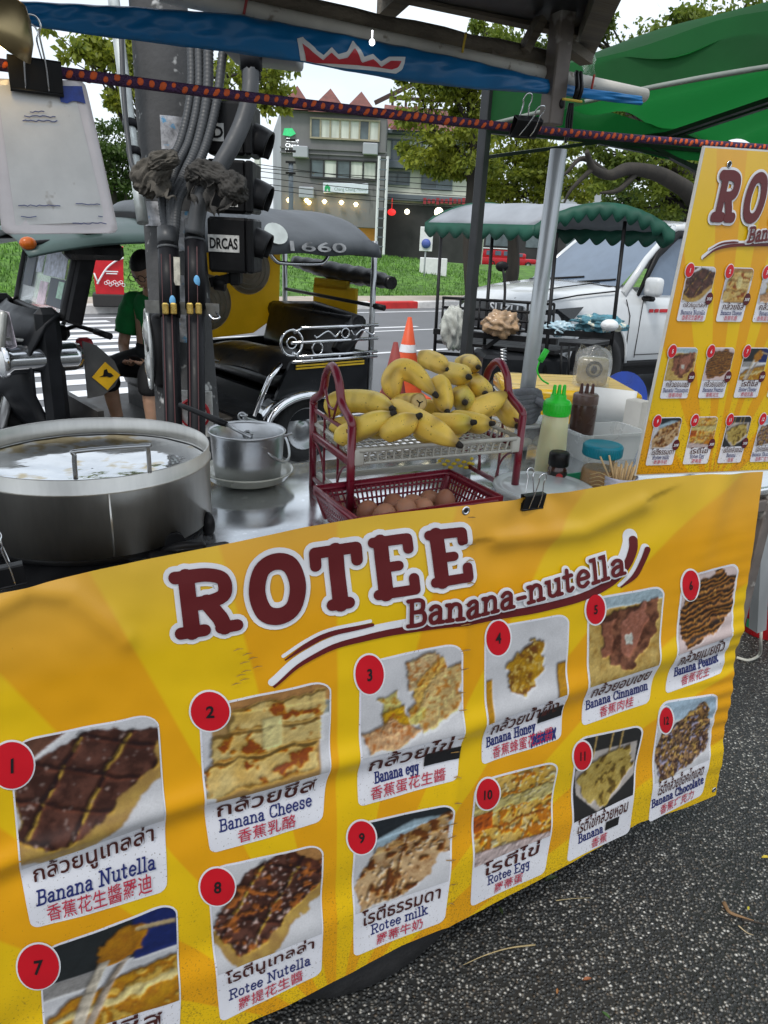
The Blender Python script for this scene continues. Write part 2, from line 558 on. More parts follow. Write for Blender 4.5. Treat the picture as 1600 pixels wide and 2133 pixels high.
def leaves(mb, c, r, n, size, rg, droop=.3):
    for _ in range(n):
        d = Vector((rg.gauss(0, 1), rg.gauss(0, 1), rg.gauss(0, 1))).normalized() * (rg.random() ** .45)
        p = Vector((c[0] + d.x * r[0], c[1] + d.y * r[1], c[2] + d.z * r[2]))
        a = Vector((rg.gauss(0, 1), rg.gauss(0, 1), rg.gauss(0, 1) - droop)).normalized()
        w = a.orthogonal().normalized()
        w = Matrix.Rotation(rg.uniform(0, 6.28), 3, a) @ w
        s_ = size * rg.uniform(.6, 1.35)
        q = p + a * s_
        m_ = p + a * s_ * .5
        mb.add([p, m_ + w * s_ * .28, q, m_ - w * s_ * .28], [(0, 1, 2, 3)])
def tree(name, label, base, clumps, nleaf, size, lm, trunk_top, r0, seed, limbs=None, group=None, bare=None):
    """clumps: world centres and radii of leaf masses; each gets its own limb from the trunk."""
    rg = random.Random(seed)
    t = thing(name, label, "tree", base, 0, group)
    b_ = Vector(base)
    tm = MB()
    top = Vector(trunk_top)
    P = limb(tm, b_ - Vector((0, 0, .2)), top, r0, r0 * .45, r0 * .5, 4, rg)
    lv = MB()
    for (c, r) in clumps:
        c = Vector(c)
        sp = P[int(len(P) * rg.uniform(.55, .98))]
        Q = limb(tm, sp, c, r0 * .32, r0 * .06, .12 * (c - sp).length, 3, rg)
        tot = 0
        for k in range(7):                             # sprays off the limb
            e = c + Vector((rg.uniform(-1, 1) * r[0], rg.uniform(-1, 1) * r[1], rg.uniform(-.9, .9) * r[2]))
            limb(tm, Q[int(len(Q) * rg.uniform(.4, .95))], e, r0 * .09, r0 * .03, .1 * r[0], 2, rg)
            f_ = rg.uniform(.25, .5)
            leaves(lv, e, (r[0] * f_, r[1] * f_, r[2] * f_ * .8), int(nleaf / 3.9), size * .8, rg)
        leaves(lv, c, r, int(nleaf * 2 / 4.5), size * .8, rg)
    if bare:
        for pts, ra, rb in bare:
            Pb = catmull(pts, 6)
            tm.tube(Pb, [ra + (rb - ra) * i / (len(Pb) - 1) for i in range(len(Pb))], 8)
    tm.build("trunk", M_bark, t, True)
    lv.build("crown", lm, t, True)
    return t
TY = 20.0
def C(px, py, y, rx, rz, ry=None):                       # a clump seen at (px,py), radii given in photo pixels
    p = py_(px, py, y); f = y * 1.02 / FPX
    return (p, (rx * f, (ry or rx) * f, rz * f))
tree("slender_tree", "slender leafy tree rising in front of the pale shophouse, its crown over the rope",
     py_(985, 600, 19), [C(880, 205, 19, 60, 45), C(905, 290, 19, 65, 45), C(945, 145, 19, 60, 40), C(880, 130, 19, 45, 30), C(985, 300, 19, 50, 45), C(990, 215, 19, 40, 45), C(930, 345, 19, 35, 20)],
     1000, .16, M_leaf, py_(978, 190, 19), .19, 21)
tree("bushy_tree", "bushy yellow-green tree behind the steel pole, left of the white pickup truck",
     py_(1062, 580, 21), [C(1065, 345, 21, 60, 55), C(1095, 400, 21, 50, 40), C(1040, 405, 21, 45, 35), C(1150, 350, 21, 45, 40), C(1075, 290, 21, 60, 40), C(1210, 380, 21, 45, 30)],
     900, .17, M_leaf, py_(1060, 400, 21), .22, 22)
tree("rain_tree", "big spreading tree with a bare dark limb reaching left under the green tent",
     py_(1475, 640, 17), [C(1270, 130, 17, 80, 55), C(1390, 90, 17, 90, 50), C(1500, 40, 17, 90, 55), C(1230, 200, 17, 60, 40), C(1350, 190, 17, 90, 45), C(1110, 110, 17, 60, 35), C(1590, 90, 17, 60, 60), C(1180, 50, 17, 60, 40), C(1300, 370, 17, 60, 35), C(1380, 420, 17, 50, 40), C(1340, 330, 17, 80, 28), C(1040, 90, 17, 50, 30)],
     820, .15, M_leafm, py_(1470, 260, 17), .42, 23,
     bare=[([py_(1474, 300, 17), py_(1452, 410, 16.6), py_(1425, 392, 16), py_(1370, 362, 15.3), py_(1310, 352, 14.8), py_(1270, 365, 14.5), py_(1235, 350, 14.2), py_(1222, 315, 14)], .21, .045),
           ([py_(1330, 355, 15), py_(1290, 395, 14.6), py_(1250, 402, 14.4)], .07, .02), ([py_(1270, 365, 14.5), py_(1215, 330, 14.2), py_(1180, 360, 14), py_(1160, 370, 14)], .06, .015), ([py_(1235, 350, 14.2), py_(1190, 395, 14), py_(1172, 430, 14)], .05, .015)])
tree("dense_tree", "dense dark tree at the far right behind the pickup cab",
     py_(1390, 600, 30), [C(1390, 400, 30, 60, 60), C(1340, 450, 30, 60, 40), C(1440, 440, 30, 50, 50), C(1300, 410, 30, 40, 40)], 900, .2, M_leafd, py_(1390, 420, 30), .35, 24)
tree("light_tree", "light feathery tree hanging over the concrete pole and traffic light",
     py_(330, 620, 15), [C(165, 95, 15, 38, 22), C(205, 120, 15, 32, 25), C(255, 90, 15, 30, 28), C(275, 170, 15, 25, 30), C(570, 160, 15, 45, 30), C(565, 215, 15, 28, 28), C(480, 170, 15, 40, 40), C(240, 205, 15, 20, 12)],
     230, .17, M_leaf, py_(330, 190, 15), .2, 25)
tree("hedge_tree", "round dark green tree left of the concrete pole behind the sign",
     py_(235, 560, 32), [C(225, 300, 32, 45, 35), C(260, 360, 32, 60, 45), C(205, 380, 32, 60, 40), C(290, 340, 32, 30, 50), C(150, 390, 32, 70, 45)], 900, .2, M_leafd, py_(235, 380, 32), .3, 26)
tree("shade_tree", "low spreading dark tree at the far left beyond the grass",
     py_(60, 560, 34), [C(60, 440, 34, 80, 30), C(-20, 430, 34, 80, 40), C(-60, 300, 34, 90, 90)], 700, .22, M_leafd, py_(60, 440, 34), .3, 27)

# ---- buildings
def wallquad(mb, a, b, z0, z1):
    mb.add([(a[0], a[1], z0), (b[0], b[1], z0), (b[0], b[1], z1), (a[0], a[1], z1)], [(0, 1, 2, 3)])
M_grey = mat("grey render", (.17, .17, .17), .8, var=.22, scale=.5, stretch=(1, 1, .25), spots=(.11, .11, .11), spot_scale=1.2, spot_amt=.5)
M_lgrey = mat("light grey render", (.38, .40, .43), .8, var=.12, scale=.5)
M_tile = mat("red roof tiles", (.17, .065, .055), .7, var=.35, scale=3, bump=.5, bscale=6)
M_glass = mat("window glass", (.10, .13, .14), .08, var=.5, scale=.6, rvar=.04)
M_blind = mat("pale blinds", (.55, .58, .52), .7, var=.25, scale=.8, stretch=(3, 3, .3))
M_wfr = mat("window frames", (.32, .29, .2), .6)
M_dark = mat("dark shopfront", (.03, .03, .03), .6, var=.5, scale=.8)
M_wood = mat("lit timber shopfront", (.42, .2, .04), .6, var=.5, scale=.7, emit=.25)
M_cream = mat("cream wall panels", (.6, .62, .52), .8, var=.15, scale=.8)
M_slate = mat("slate blue band", (.13, .155, .18), .8, var=.15, scale=.7)
M_white = mat("white paint", (.75, .76, .77), .55, var=.08)
M_blk = mat("black plastic", (.009, .009, .010), .45, var=.3, scale=14, spec=.28)
M_lamp = mat("glowing bulb", (1.0, .78, .35), .4, emit=5.0, var=.02)
M_globe = mat("glowing white globe", (1.0, .9, .62), .4, emit=3.0, var=.02)
M_redl = mat("red paper lantern", (.8, .03, .03), .6, emit=1.0)
BY = 46.0
def bx(px, py, y=BY): return py_(px, py, y)
Lc, Rc = bx(586, 480), bx(796, 480)
zt1 = bx(600, 226).z; zb = -0.3
B = thing("hostel_building", "grey three-storey building with red zigzag roofs, white hostel sign and lit ground floor", "building", (Lc.x, BY, 0))
m_ = MB()
m_.box(((Lc.x + Rc.x) / 2, BY + 4.2, (zt1 + 2.3) / 2), (Rc.x - Lc.x, 8.4, zt1 - 2.3), bev=.03)
m_.build("wall", M_grey, B, True)
m_ = MB()                                               # lighter side wing
Sc = bx(536, 480)
m_.add([(Lc.x - .02, BY + .6, zb), (Sc.x, BY + 6, zb), (Sc.x, BY + 6, bx(536, 275, BY + 6).z), (Lc.x - .02, BY + .6, zt1 + .2), (Lc.x - .02, BY + 9, zb), (Lc.x - .02, BY + 9, zt1)], [(0, 1, 2, 3), (1, 4, 5, 2), (2, 5, 3)])
for (x0, y0, x1, y1) in ((556, 262, 576, 298), (558, 345, 576, 378)): pass
m_.build("side_wall", M_lgrey, B, True)
m_ = MB()
for a in ((Lc.x - 1.9, .55), (Lc.x - 1.9, .25)):
    m_.box((a[0], BY + 3.0, zt1 * a[1] + 1.2), (.7, .12, 1.1), (0, 0, -.95))
m_.build("side_window", M_blind, B, True)
for i, (pxc, wpx, hpx, pyb) in enumerate(((615, 62, 40, 222), (685, 66, 40, 228), (750, 62, 38, 232))):
    c = bx(pxc, pyb); f = BY / FPX * 1.03
    r_ = MB()
    w, h = wpx * f, hpx * f
    c.y = BY + 1.0
    r_.add([(c.x - w * .55, BY - .4, c.z - .2), (c.x + w * .55, BY - .4, c.z - .2), (c.x, BY + .9, c.z + h * .95), (c.x - w * .55, BY + 8, c.z - .2), (c.x + w * .55, BY + 8, c.z - .2), (c.x, BY + 7, c.z + h * .95)],
           [(0, 1, 2), (0, 2, 5, 3), (1, 4, 5, 2), (3, 5, 4)])
    r_.build("roof", M_tile, B, True)
def window(B, px0, py0, px1, py1, y, panes, frame=M_wfr, dark=()):
    a, b = py_(px0, py0, y), py_(px1, py1, y)
    mb = MB(); t_ = .09
    cx, cz, w, h = (a.x + b.x) / 2, (a.z + b.z) / 2, b.x - a.x, abs(a.z - b.z)
    for i in range(panes + 1): mb.box((a.x + w * i / panes, y - .06, cz), (t_, .12, h))
    for z in (a.z, b.z): mb.box((cx, y - .07, z), (w + t_, .14, t_))
    o = mb.build("window", frame, B, True)
    pn = MB()
    for i in range(panes):
        pn.k = 1 if i in dark else 0
        pn.box((a.x + w * (i + .5) / panes, y - .02, cz), (w / panes - t_, .05, h - t_))
    p = pn.build("pane", [M_blind, M_glass], B, True)
    p.parent = o
    return o
window(B, 648, 246, 789, 294, BY, 7, dark=(0, 5))
window(B, 648, 331, 783, 376, BY, 5, M_dark, dark=(0, 2))
m_ = MB(); a, b = bx(586, 428), bx(790, 470)
m_.box(((a.x + b.x) / 2, BY + .9, (a.z + zb) / 2), (b.x - a.x, .1, a.z - zb))
m_.build("shopfront", M_wood, B, True)
m_ = MB()
m_.box((b.x + .1, BY + .2, (a.z + zb) / 2), (.5, .8, a.z - zb))
m_.build("pillar", M_dark, B, True)
for px, py in ((603, 419), (640, 420), (645, 424), (677, 422), (712, 424), (742, 428)):
    q = MB(); c = bx(px, py); q.ell((c.x, BY - .3, c.z), (.1, .1, .09), 10, 6); q.lathe([(.16, .04), (.05, .16)], 10, Matrix.Translation((c.x, BY - .3, c.z)))
    q.build("pendant_lamp", M_lamp, B, True)
for px, py in ((628, 318), (640, 402), (772, 312)):
    q = MB(); c = bx(px, py); q.box((c.x, BY - .3, c.z), (.85, .5, .6), bev=.04); q.build("air_conditioner", M_lgrey, B, True)
for py in (236, 312, 322):
    q = MB(); c = bx(690, py); q.box(((Lc.x + Rc.x) / 2, BY - .05, c.z), (Rc.x - Lc.x + .1, .12, .07)); q.build("ledge", M_grey, B, True)
# the white hostel sign board and the lit emblem on the wall
a, b = bx(674, 378), bx(767, 407)
S = thing("hostel_sign", "white sign board with green emblem above the lit ground floor", "sign", ((a.x + b.x) / 2, BY - .2, (a.z + b.z) / 2))
Mx = Matrix.Translation(((a.x + b.x) / 2, BY - .26, (a.z + b.z) / 2)) @ Matrix.Rotation(rad(-1.6), 4, 'Y') @ Matrix.Rotation(pi / 2, 4, 'X')
w, h = b.x - a.x, abs(a.z - b.z) * .86
m_ = MB(); old = Mx; m_.m = Mx; m_.box((0, 0, -.05), (w, h, .1), bev=.02); m_.build("board", mat("sign board white", (.66, .72, .78), .5, var=.05), S, True)
m_ = MB(); put_type(m_, "Chang Chang Hostel", Mx @ Matrix.Translation((w * .11, -.08, .008)), w * .72, h * .42); m_.build("lettering", mat("sign grey ink", (.2, .3, .26), .6), S, True)
m_ = MB(); m_.m = Mx
m_.prism([(q[0] * h * .34 - w * .40, q[1] * h * .38) for q in ((-.9, -.9), (-.9, .1), (-.5, .7), (.1, .9), (.4, .5), (.9, .2), (.8, -.9), (.3, -.9), (.1, -.2), (-.2, -.2), (-.35, -.9))], .02)
m_.build("emblem", mat("emblem green", (.02, .35, .12), .5), S, True)
c = bx(606, 293)
S = thing("wall_emblem", "white lettering under a green emblem lit on the grey wall", "sign", (c.x, BY - .1, c.z))
m_ = MB(); Mx = Matrix.Translation((c.x, BY - .12, c.z)) @ Matrix.Rotation(pi / 2, 4, 'X')
put_type(m_, "Chang\nChang\nHostel", Mx @ Matrix.Translation((.1, -.25, 0)), .8, .75, .02)
m_.build("lettering", mat("lit white letters", (.9, .92, .95), .5, emit=.6), S, True)
m_ = MB(); m_.m = Mx; m_.prism([(-.45, .25), (-.35, .6), (.1, .62), (.3, .35), (0, .2)], .03); m_.build("emblem", mat("lit green emblem", (.05, .55, .2), .5, emit=.3), S, True)
# pale shophouse with slate bands beside it
P0, P1 = bx(797, 480, 50), bx(1010, 480, 50)
B2 = thing("shophouse", "pale shophouse with slate blue bands behind the slender tree", "building", (P0.x, 50, 0))
z5 = bx(800, 270, 50).z
m_ = MB(); m_.box(((P0.x + P1.x) / 2, 54, z5 / 2), (P1.x - P0.x, 8, z5), bev=.03); m_.build("wall", M_cream, B2, True)
m_ = MB()
for py0, py1 in ((275, 283), (338, 354), (407, 420)):
    za, zb_ = bx(900, py0 + 2, 50).z, bx(900, py1 + 2, 50).z
    m_.box(((P0.x + P1.x) / 2, 49.7, (za + zb_) / 2), (P1.x - P0.x + .2, .7, za - zb_), bev=.03)
m_.build("band", M_slate, B2, True)
window(B2, 800, 290, 868, 336, 50, 4, M_slate, dark=(1,)); window(B2, 880, 297, 985, 340, 50, 5, M_slate, dark=(1, 3))
window(B2, 805, 358, 852, 385, 50, 2, M_slate, dark=(0, 1)); window(B2, 880, 362, 940, 395, 50, 2, M_slate, dark=(0, 1))
m_ = MB(); za = bx(900, 422, 50).z
m_.box(((P0.x + P1.x) / 2, 50.0, za / 2 - .2), (P1.x - P0.x - .2, .4, za)); m_.build("shopfront", M_dark, B2, True)
m_ = MB()
m_.add([(P0.x - .3, 49.5, z5), (P1.x, 49.5, z5), (P1.x, 54, z5 + 1.6), (P0.x - .3, 54, z5 + 2.0), (P0.x + 3.1, 49.0, z5 - .1), (P0.x + .2, 49.0, z5 - .1), (P0.x + 1.7, 49, z5 + 1.3), (P0.x + 1.7, 53, z5 + 1.4)], [(0, 1, 2, 3), (4, 5, 6), (5, 7, 6), (4, 6, 7)])
m_.build("roof", M_tile, B2, True)
m_ = MB()
zr = bx(870, 190, 52).z
for i in range(9): m_.beam((P0.x + .2 + i * .9, 55, z5 + 1.0), (P0.x + .2 + i * .9, 55, zr), .12)
for z in (z5 + 2.0, z5 + 2.6, zr): m_.beam((P0.x, 55, z), (P0.x + 8, 55, z), .12)
m_.beam((P0.x - 1, 55, zr - .3), (P0.x + 2.3, 55, zr + 1.3), .25); m_.beam((P0.x + 2.3, 55, zr + 1.3), (P0.x + 6, 55, zr + .4), .25)
m_.build("roof_frame", mat("rusty roof frame", (.06, .035, .03), .8), B2, True)
m_ = MB(); Mx = Matrix.Translation(bx(945, 419, 49.2)) @ Matrix.Rotation(pi / 2, 4, 'X')
for i in range(14): m_.box((bx(885 + i * 9, 419, 49.2).x, 49.28, bx(885 + i * 9, 419, 49.2).z), (.19, .05, .26 if i % 3 else .38))
m_.build("lettering", mat("dull red letters", (.3, .03, .04), .6), B2, True)
c = bx(816, 442, 48.6)
m_ = MB(); m_.ell((0, 0, 0), (.26, .26, .2), 12, 8); m_.tube([(0, 0, .18), (0, 0, .8)], .015, 5); o = m_.build("paper_lantern", M_redl); seat_on(o, c); tag(o, "round red lantern glowing under the shophouse band", "lantern")
for px, py, y, r, lb in ((914, 442, 30, .17, "glowing cream globe lamp over the canopy's left end"), (848, 441, 49, .16, "small bright bulb between the red lantern and the globe lamp")):
    c = bx(px, py, y); m_ = MB(); m_.ell((0, 0, 0), (r, r, r), 14, 9); o = m_.build("globe_lamp", M_globe); seat_on(o, c); tag(o, lb, "lamp")
# low white building and further blocks
for nm, lb, x0, x1, ytop, y, mm in (("white_building", "plain white building showing beyond the bushy tree", 1120, 1272, 372, 95, M_lgrey),
                                    ("dark_shop_row", "low dark row of shops behind the red van", 1000, 1420, 462, 90, M_dark),
                                    ("roadside_building", "pale low building at the far left behind the trees", -400, 420, 430, 70, M_lgrey)):
    a, b = bx(x0, ytop, y), bx(x1, ytop + (x1 - x0) * .045, y)
    t = thing(nm, lb, "building", (a.x, y, 0))
    zt = (a.z + b.z) / 2
    m_ = MB(); m_.box(((a.x + b.x) / 2, y + 4, zt / 2 - .2), (b.x - a.x, 8, zt), bev=.05); m_.build("wall", mm, t, True)
    m_ = MB(); m_.box(((a.x + b.x) / 2, y + 3.9, zt + .05), (b.x - a.x + .5, 8.4, .3), bev=.04); m_.build("roof", M_slate, t, True)
    for i in range(5):
        m_ = MB(); m_.box((a.x + (b.x - a.x) * (i + .5) / 5, y - .02, zt * .55), ((b.x - a.x) / 8, .12, zt * .3), bev=.02); m_.build("window", M_glass, t, True)
# signs and bins outside the shops
for px, py, w, hh, lb, c in ((873, 520, .9, 1.3, "white menu board standing by the dark shopfront", M_white), (850, 520, .8, 1.1, "pale bin bag by the dark shopfront", M_cream)):
    pass
c = py_(886, 530, 27)
t = thing("street_sign", "small blue and white round street sign in front of the dark shops", "sign", (c.x, 27, 0))
m_ = MB(); m_.tube([(c.x, 27, 0), (c.x, 27, 2.1)], .03, 7); m_.build("post", M_lgrey, t, True)
m_ = MB(); m_.box((c.x, 26.95, 1.75), (.45, .04, .8), bev=.01); m_.build("plate", M_white, t, True)
m_ = MB(); m_.lathe([(0, 0), (.16, 0), (.16, .02), (0, .02)], 18, frame_M((c.x, 26.9, 1.6), (0, -1, 0))); m_.build("disc", mat("blue disc", (.08, .12, .4), .5), t, True)
c = py_(904, 535, 28)
t = thing("menu_board", "white notice board standing outside the dark shops", "board", (c.x, 28, 0))
m_ = MB(); m_.box((c.x, 28, .75), (1.0, .06, .75), bev=.02); m_.build("panel", M_white, t, True)
m_ = MB(); m_.beam((c.x - .4, 28.05, 0), (c.x - .4, 28.05, .5), .05); m_.beam((c.x + .4, 28.05, 0), (c.x + .4, 28.05, .5), .05); m_.build("leg", M_blk, t, True)
# poles: slim dark utility pole, white lattice pole, overhead wires
c = bx(606, 470, 40)
t = thing("utility_pole", "thin dark utility pole with insulators before the hostel building", "pole", (c.x, 40, 0))
m_ = MB(); m_.tube([(c.x, 40, 0), (c.x, 40, bx(606, 338, 40).z)], .12, 8); m_.build("post", M_slate, t, True)
m_ = MB()
for i in range(4): m_.box((c.x, 39.9, 4.6 + i * .5), (.5, .12, .1))
m_.build("crossarm", M_blk, t, True)
c = py_(793, 470, 38)
t = thing("lattice_pole", "tall white ladder-like pole between the hostel and the shophouse", "pole", (c.x, 38, 0))
m_ = MB(); zt = py_(793, 325, 38).z
for dx in (-.2, .2): m_.beam((c.x + dx, 38, 0), (c.x + dx, 38, zt), .09)
m_.build("rail", M_white, t, True)
m_ = MB()
for i in range(12): m_.beam((c.x - .2, 38, .5 + i * zt / 12.5), (c.x + .2, 38, .5 + i * zt / 12.5), .05)
m_.build("rung", M_slate, t, True)
for i, (ya, yb) in enumerate(((342, 392), (356, 402), (368, 411), (381, 424), (392, 432), (350, 372))):
    m_ = MB(); P = [py_(536 + k * 34, ya + (yb - ya) * k / 14 + 6 * math.sin(k / 14 * pi), 39.5) for k in range(15)]
    m_.tube(P, .022, 4); o = m_.build("overhead_cable", M_blk)
    tag(o, "thin black cable strung past the hostel building", "cable", "overhead cables before the hostel building")
# ================================================================== STREET
M_chrome = mat("chrome", (.75, .76, .78), .12, 1.0, var=.1, scale=6, rvar=.07)
M_steel = mat("dull steel", (.42, .43, .44), .35, .9, var=.2, scale=12)
M_rub = mat("tyre rubber", (.016, .016, .017), .75, var=.3, scale=20, bump=.3, bscale=80)
M_bpaint = mat("black paint", (.008, .009, .011), .42, var=.4, scale=5, spec=.3, spots=(.035, .035, .035), spot_scale=9, spot_amt=.3)
M_vinyl = mat("black vinyl", (.010, .010, .011), .36, var=.3, scale=6, bump=.35, bscale=9)
M_canv = mat("grey canvas", (.075, .083, .092), .5, var=.35, scale=2.5, bump=.5, bscale=7, spots=(.3, .32, .33), spot_scale=3.5, spot_amt=.35)
M_ygoods = mat("yellow panel", (.62, .46, .03), .45, var=.3, scale=3, spots=(.5, .42, .12), spot_scale=5, spot_amt=.3)
M_circ = mat("grey printed disc", (.42, .42, .38), .6, var=.2, scale=20)
M_yel = mat("yellow stripe", (.7, .45, .02), .5)
M_floor = mat("worn steel floor", (.07, .063, .056), .5, .5, var=.5, scale=7)
def wheel(parent, c, R, wdt, axis, name="wheel", rimr=.55):
    M = frame_M(c, axis)
    m_ = MB(); h = wdt / 2
    m_.lathe([(R * .62, -h * .8), (R * .8, -h), (R * .95, -h * .85), (R, -h * .4), (R, h * .4), (R * .95, h * .85), (R * .8, h), (R * .62, h * .8), (R * .62, -h * .8)], 32, M)
    o = m_.build(name, M_rub, parent)
    m_ = MB(); m_.lathe([(0, h * .5), (R * .18, h * .55), (R * .22, h * .25), (R * .5, h * .15), (R * .6, h * .7), (R * .63, h * .7), (R * .63, -h * .8), (0, -h * .7)], 28, M)
    for i in range(6):
        a = i * pi / 3; m_.add([], [])
    r_ = m_.build("rim", M_steel, parent); r_.parent = o
    return o
for _m, _c in ((M_ygoods, (.75, .55, .05, 1)), (M_circ, (.6, .58, .5, 1))):    # thin plastic: daylight comes through
    _n = _m.node_tree; _tl = N(_n, "ShaderNodeBsdfTranslucent"); _tl.inputs[0].default_value = _c
    _ms = N(_n, "ShaderNodeMixShader"); _ms.inputs[0].default_value = .5
    _n.links.new(_n.nodes["Principled BSDF"].outputs[0], _ms.inputs[1]); _n.links.new(_tl.outputs[0], _ms.inputs[2]); _n.links.new(_ms.outputs[0], _n.nodes["Material Output"].inputs["Surface"])
# ---- the tuk-tuk : x forward, y to its left (the side we see)
TK = thing("tuk_tuk", "dark three-wheeled tuk-tuk with grey canvas roof and black bench, parked behind the counter", "tuk-tuk",
           (-1.04, 5.75, 0), math.atan2(-.65, -.76))
SH = Matrix.Translation((-.29, 0, 0))
m_ = MB()                                               # lower tub
m_.prism([(-.58, .42), (-.58, .78), (.12, .76), (.26, .5), (.27, .36), (.22, .33), (-.3, .33)], .03, Matrix.Translation((0, .64, 0)) @ Matrix.Rotation(pi / 2, 4, 'X'))
m_.prism([(-.58, .42), (-.58, .78), (.12, .76), (.26, .5), (.27, .36), (.22, .33), (-.3, .33)], .03, Matrix.Translation((0, -.61, 0)) @ Matrix.Rotation(pi / 2, 4, 'X'))
m_.box((-.57, 0, .6), (.04, 1.25, .4), bev=.01)
m_.box((.24, 0, .43), (.05, 1.2, .2)); m_.box((-.1, 0, .38), (1.3, 1.2, .06))
m_.beam((-.7, .4, .3), (2.0, .1, .32), .07); m_.beam((-.7, -.4, .3), (2.0, -.1, .32), .07)
m_.build("body", M_bpaint, TK)
m_ = MB(); m_.box((.85, 0, .37), (1.25, 1.1, .04), bev=.01); m_.box((1.46, 0, .45), (.04, 1.1, .16)); m_.build("floor", M_floor, TK)
m_ = MB()
for z in (.735, .715): m_.box((-.22, .655, z), (.62, .008, .012))
m_.build("stripe", M_yel, TK)
m_ = MB(SH)
P = [[Vector((x, y * (1 - .02), .66 + .13 * math.sin(min(1, max(0, (i) / 6)) * pi) ** .4 * (1 - abs(y / .62) ** 8 * .5) + .02 * math.sin(y * 5))) for y in np.linspace(-.62, .62, 15)] for i, x in enumerate(np.linspace(-.05, .58, 7))]
m_.grid(P); m_.box((.26, 0, .63), (.62, 1.2, .1), bev=.04, seg=3); m_.build("seat", M_vinyl, TK)
m_ = MB()
m_.m = SH @ Matrix.Translation((-.17, 0, .88)) @ Matrix.Rotation(rad(-16), 4, 'Y'); m_.box((0, 0, 0), (.13, 1.2, .38), bev=.06, seg=4)
m_.m = SH; m_.tube([(-.22, -.62, 1.0), (-.24, 0, 1.05), (-.22, .6, 1.0)], .07, 10)
m_.tube([(-.22, .56, .99), (-.12, .6, .9), (-.02, .61, .8)], [.08, .075, .06], 10)
m_.build("backrest", M_vinyl, TK)
m_ = MB(SH)                                             # side rail with scrolls
for z, x0, x1 in ((1.0, -.36, .34), (.9, -.36, .42), (.8, -.36, .36), (.765, -.36, .42)):
    m_.tube([(x0, .66, z), (x1, .66, z)], .012, 6)
m_.tube([(.34, .66, 1.0), (.4, .66, .97)], .012, 6); m_.tube([(.36, .66, .8), (.41, .66, .83)], .012, 6)
for c, r in (((.42, .66, .9), .09), ((.42, .66, .9), .04), ((-.05, .66, .95), .035), ((.2, .66, .85), .045)):
    m_.tube(circle_pts(c, r, 18), .01 if r > .05 else .006, 6, closed=True)
for sg in (-1, 1):
    m_.tube(catmull([(-.05 + sg * .05, .66, .97), (-.05 + sg * .09, .66, .93), (-.05 + sg * .16, .66, .97), (-.05 + sg * .25, .66, .93), (-.05 + sg * .28, .66, .945)], 5), .007, 5)
for x in (-.3, 0, .25): m_.tube([(x, .66, .765), (x, .66, .8)], .008, 5)
m_.build("side_rail", M_chrome, TK)
for (x, y) in ((-.62, .62), (-.62, -.62), (.55, -.62)):
    m_ = MB(); m_.tube([(x, y, .45), (x, y, 1.6)], .022, 8); m_.build("roof_post", M_steel, TK)
m_ = MB(); m_.tube([(.2, .63, .75), (.3, .64, .66), (.42, .62, .4)], .02, 7); m_.build("grab_bar", M_chrome, TK)
m_ = MB(); m_.tube(catmull([(.3, .62, 1.52), (.24, .62, 1.45), (.17, .62, 1.43), (-.1, .62, 1.43), (-.17, .62, 1.45), (-.22, .62, 1.52)], 4), .014, 7); m_.build("hand_loop", M_chrome, TK)
def roof_z(y, e=1.60, c=1.78): return e + (c - e) * (1 - abs(y / .72) ** 2.6)
m_ = MB()
rows = []
for x in np.linspace(-.56, 1.0, 24):
    row = []
    for y in np.linspace(-.72, .72, 22):
        end = max(0, (abs(x - .22) - .68) / .1); row.append(Vector((x, y, roof_z(y) - .07 * end ** 2 + .006 * math.sin(x * 17 + y * 5))))
    row = [Vector((x, -.75, 1.50))] + [Vector((x, -.735, 1.57))] + row + [Vector((x, .735, 1.57)), Vector((x, .75, 1.495 + .008 * math.sin(x * 14)))]
    rows.append(row)
m_.grid(rows)
e = rows[0]; m_.add(list(e) + [Vector((p.x - .02, p.y, 1.49)) for p in e], [(i, i + 1, len(e) + i + 1, len(e) + i) for i in range(len(e) - 1)], True)
m_.build("roof", M_canv, TK, solid=.012)
m_ = MB(); m_.prism([(q[0], q[1]) for q in [(.085 * math.cos(a), .075 * math.sin(a)) for a in np.linspace(0, 2 * pi, 20)[:-1]]], .004, frame_M((.30, .735, 1.615), (0, 1, .6), (-1, 0, 0)))
m_.build("roof_patch", mat("pale patch", (.55, .6, .58), .5), TK)
m_ = MB(); put_type(m_, "1660", frame_M((-.02, .764, 1.545), (0, 1, .2), (-1, 0, 0)), .46, .065, .012); m_.build("roof_number", mat("faded white digits", (.27, .28, .29), .6, var=.6, scale=14), TK)
m_ = MB()                                               # front roof, greener and flatter
rows = []
for i, x in enumerate(np.linspace(1.0, 1.8, 12)):
    rows.append([Vector((x, y, roof_z(y, 1.5, 1.66) - .1 * (i / 11) ** 2)) for y in np.linspace(-.66, .66, 14)])
m_.grid(rows); m_.build("front_roof", mat("green grey canopy", (.05, .085, .078), .4, var=.3, scale=4), TK, solid=.015)
m_ = MB(); m_.box((1.42, .56, 1.47), (.34, .1, .1), bev=.03); m_.build("speaker_box", M_vinyl, TK)
m_ = MB(); m_.add([(-.3, -.63, .8), (.42, -.63, .75), (.42, -.63, 1.55), (-.58, -.63, 1.55), (-.56, -.63, .95)], [(0, 1, 2, 3, 4)]); m_.build("side_curtain", M_ygoods, TK, solid=.01)
for c, r in (((-.26, 1.33), .2), ((.14, 1.06), .22)):
    m_ = MB()
    for q in range(5): m_.tube(circle_pts((c[0], -.616, c[1]), r * (1 - q * .2) + .004, 26), .005, 4, closed=True)
    m_.lathe([(0, 0), (r, 0), (r, .006), (0, .006)], 30, frame_M((c[0], -.622, c[1]), (0, 1, 0)))
    m_.build("disc_print", M_circ, TK)
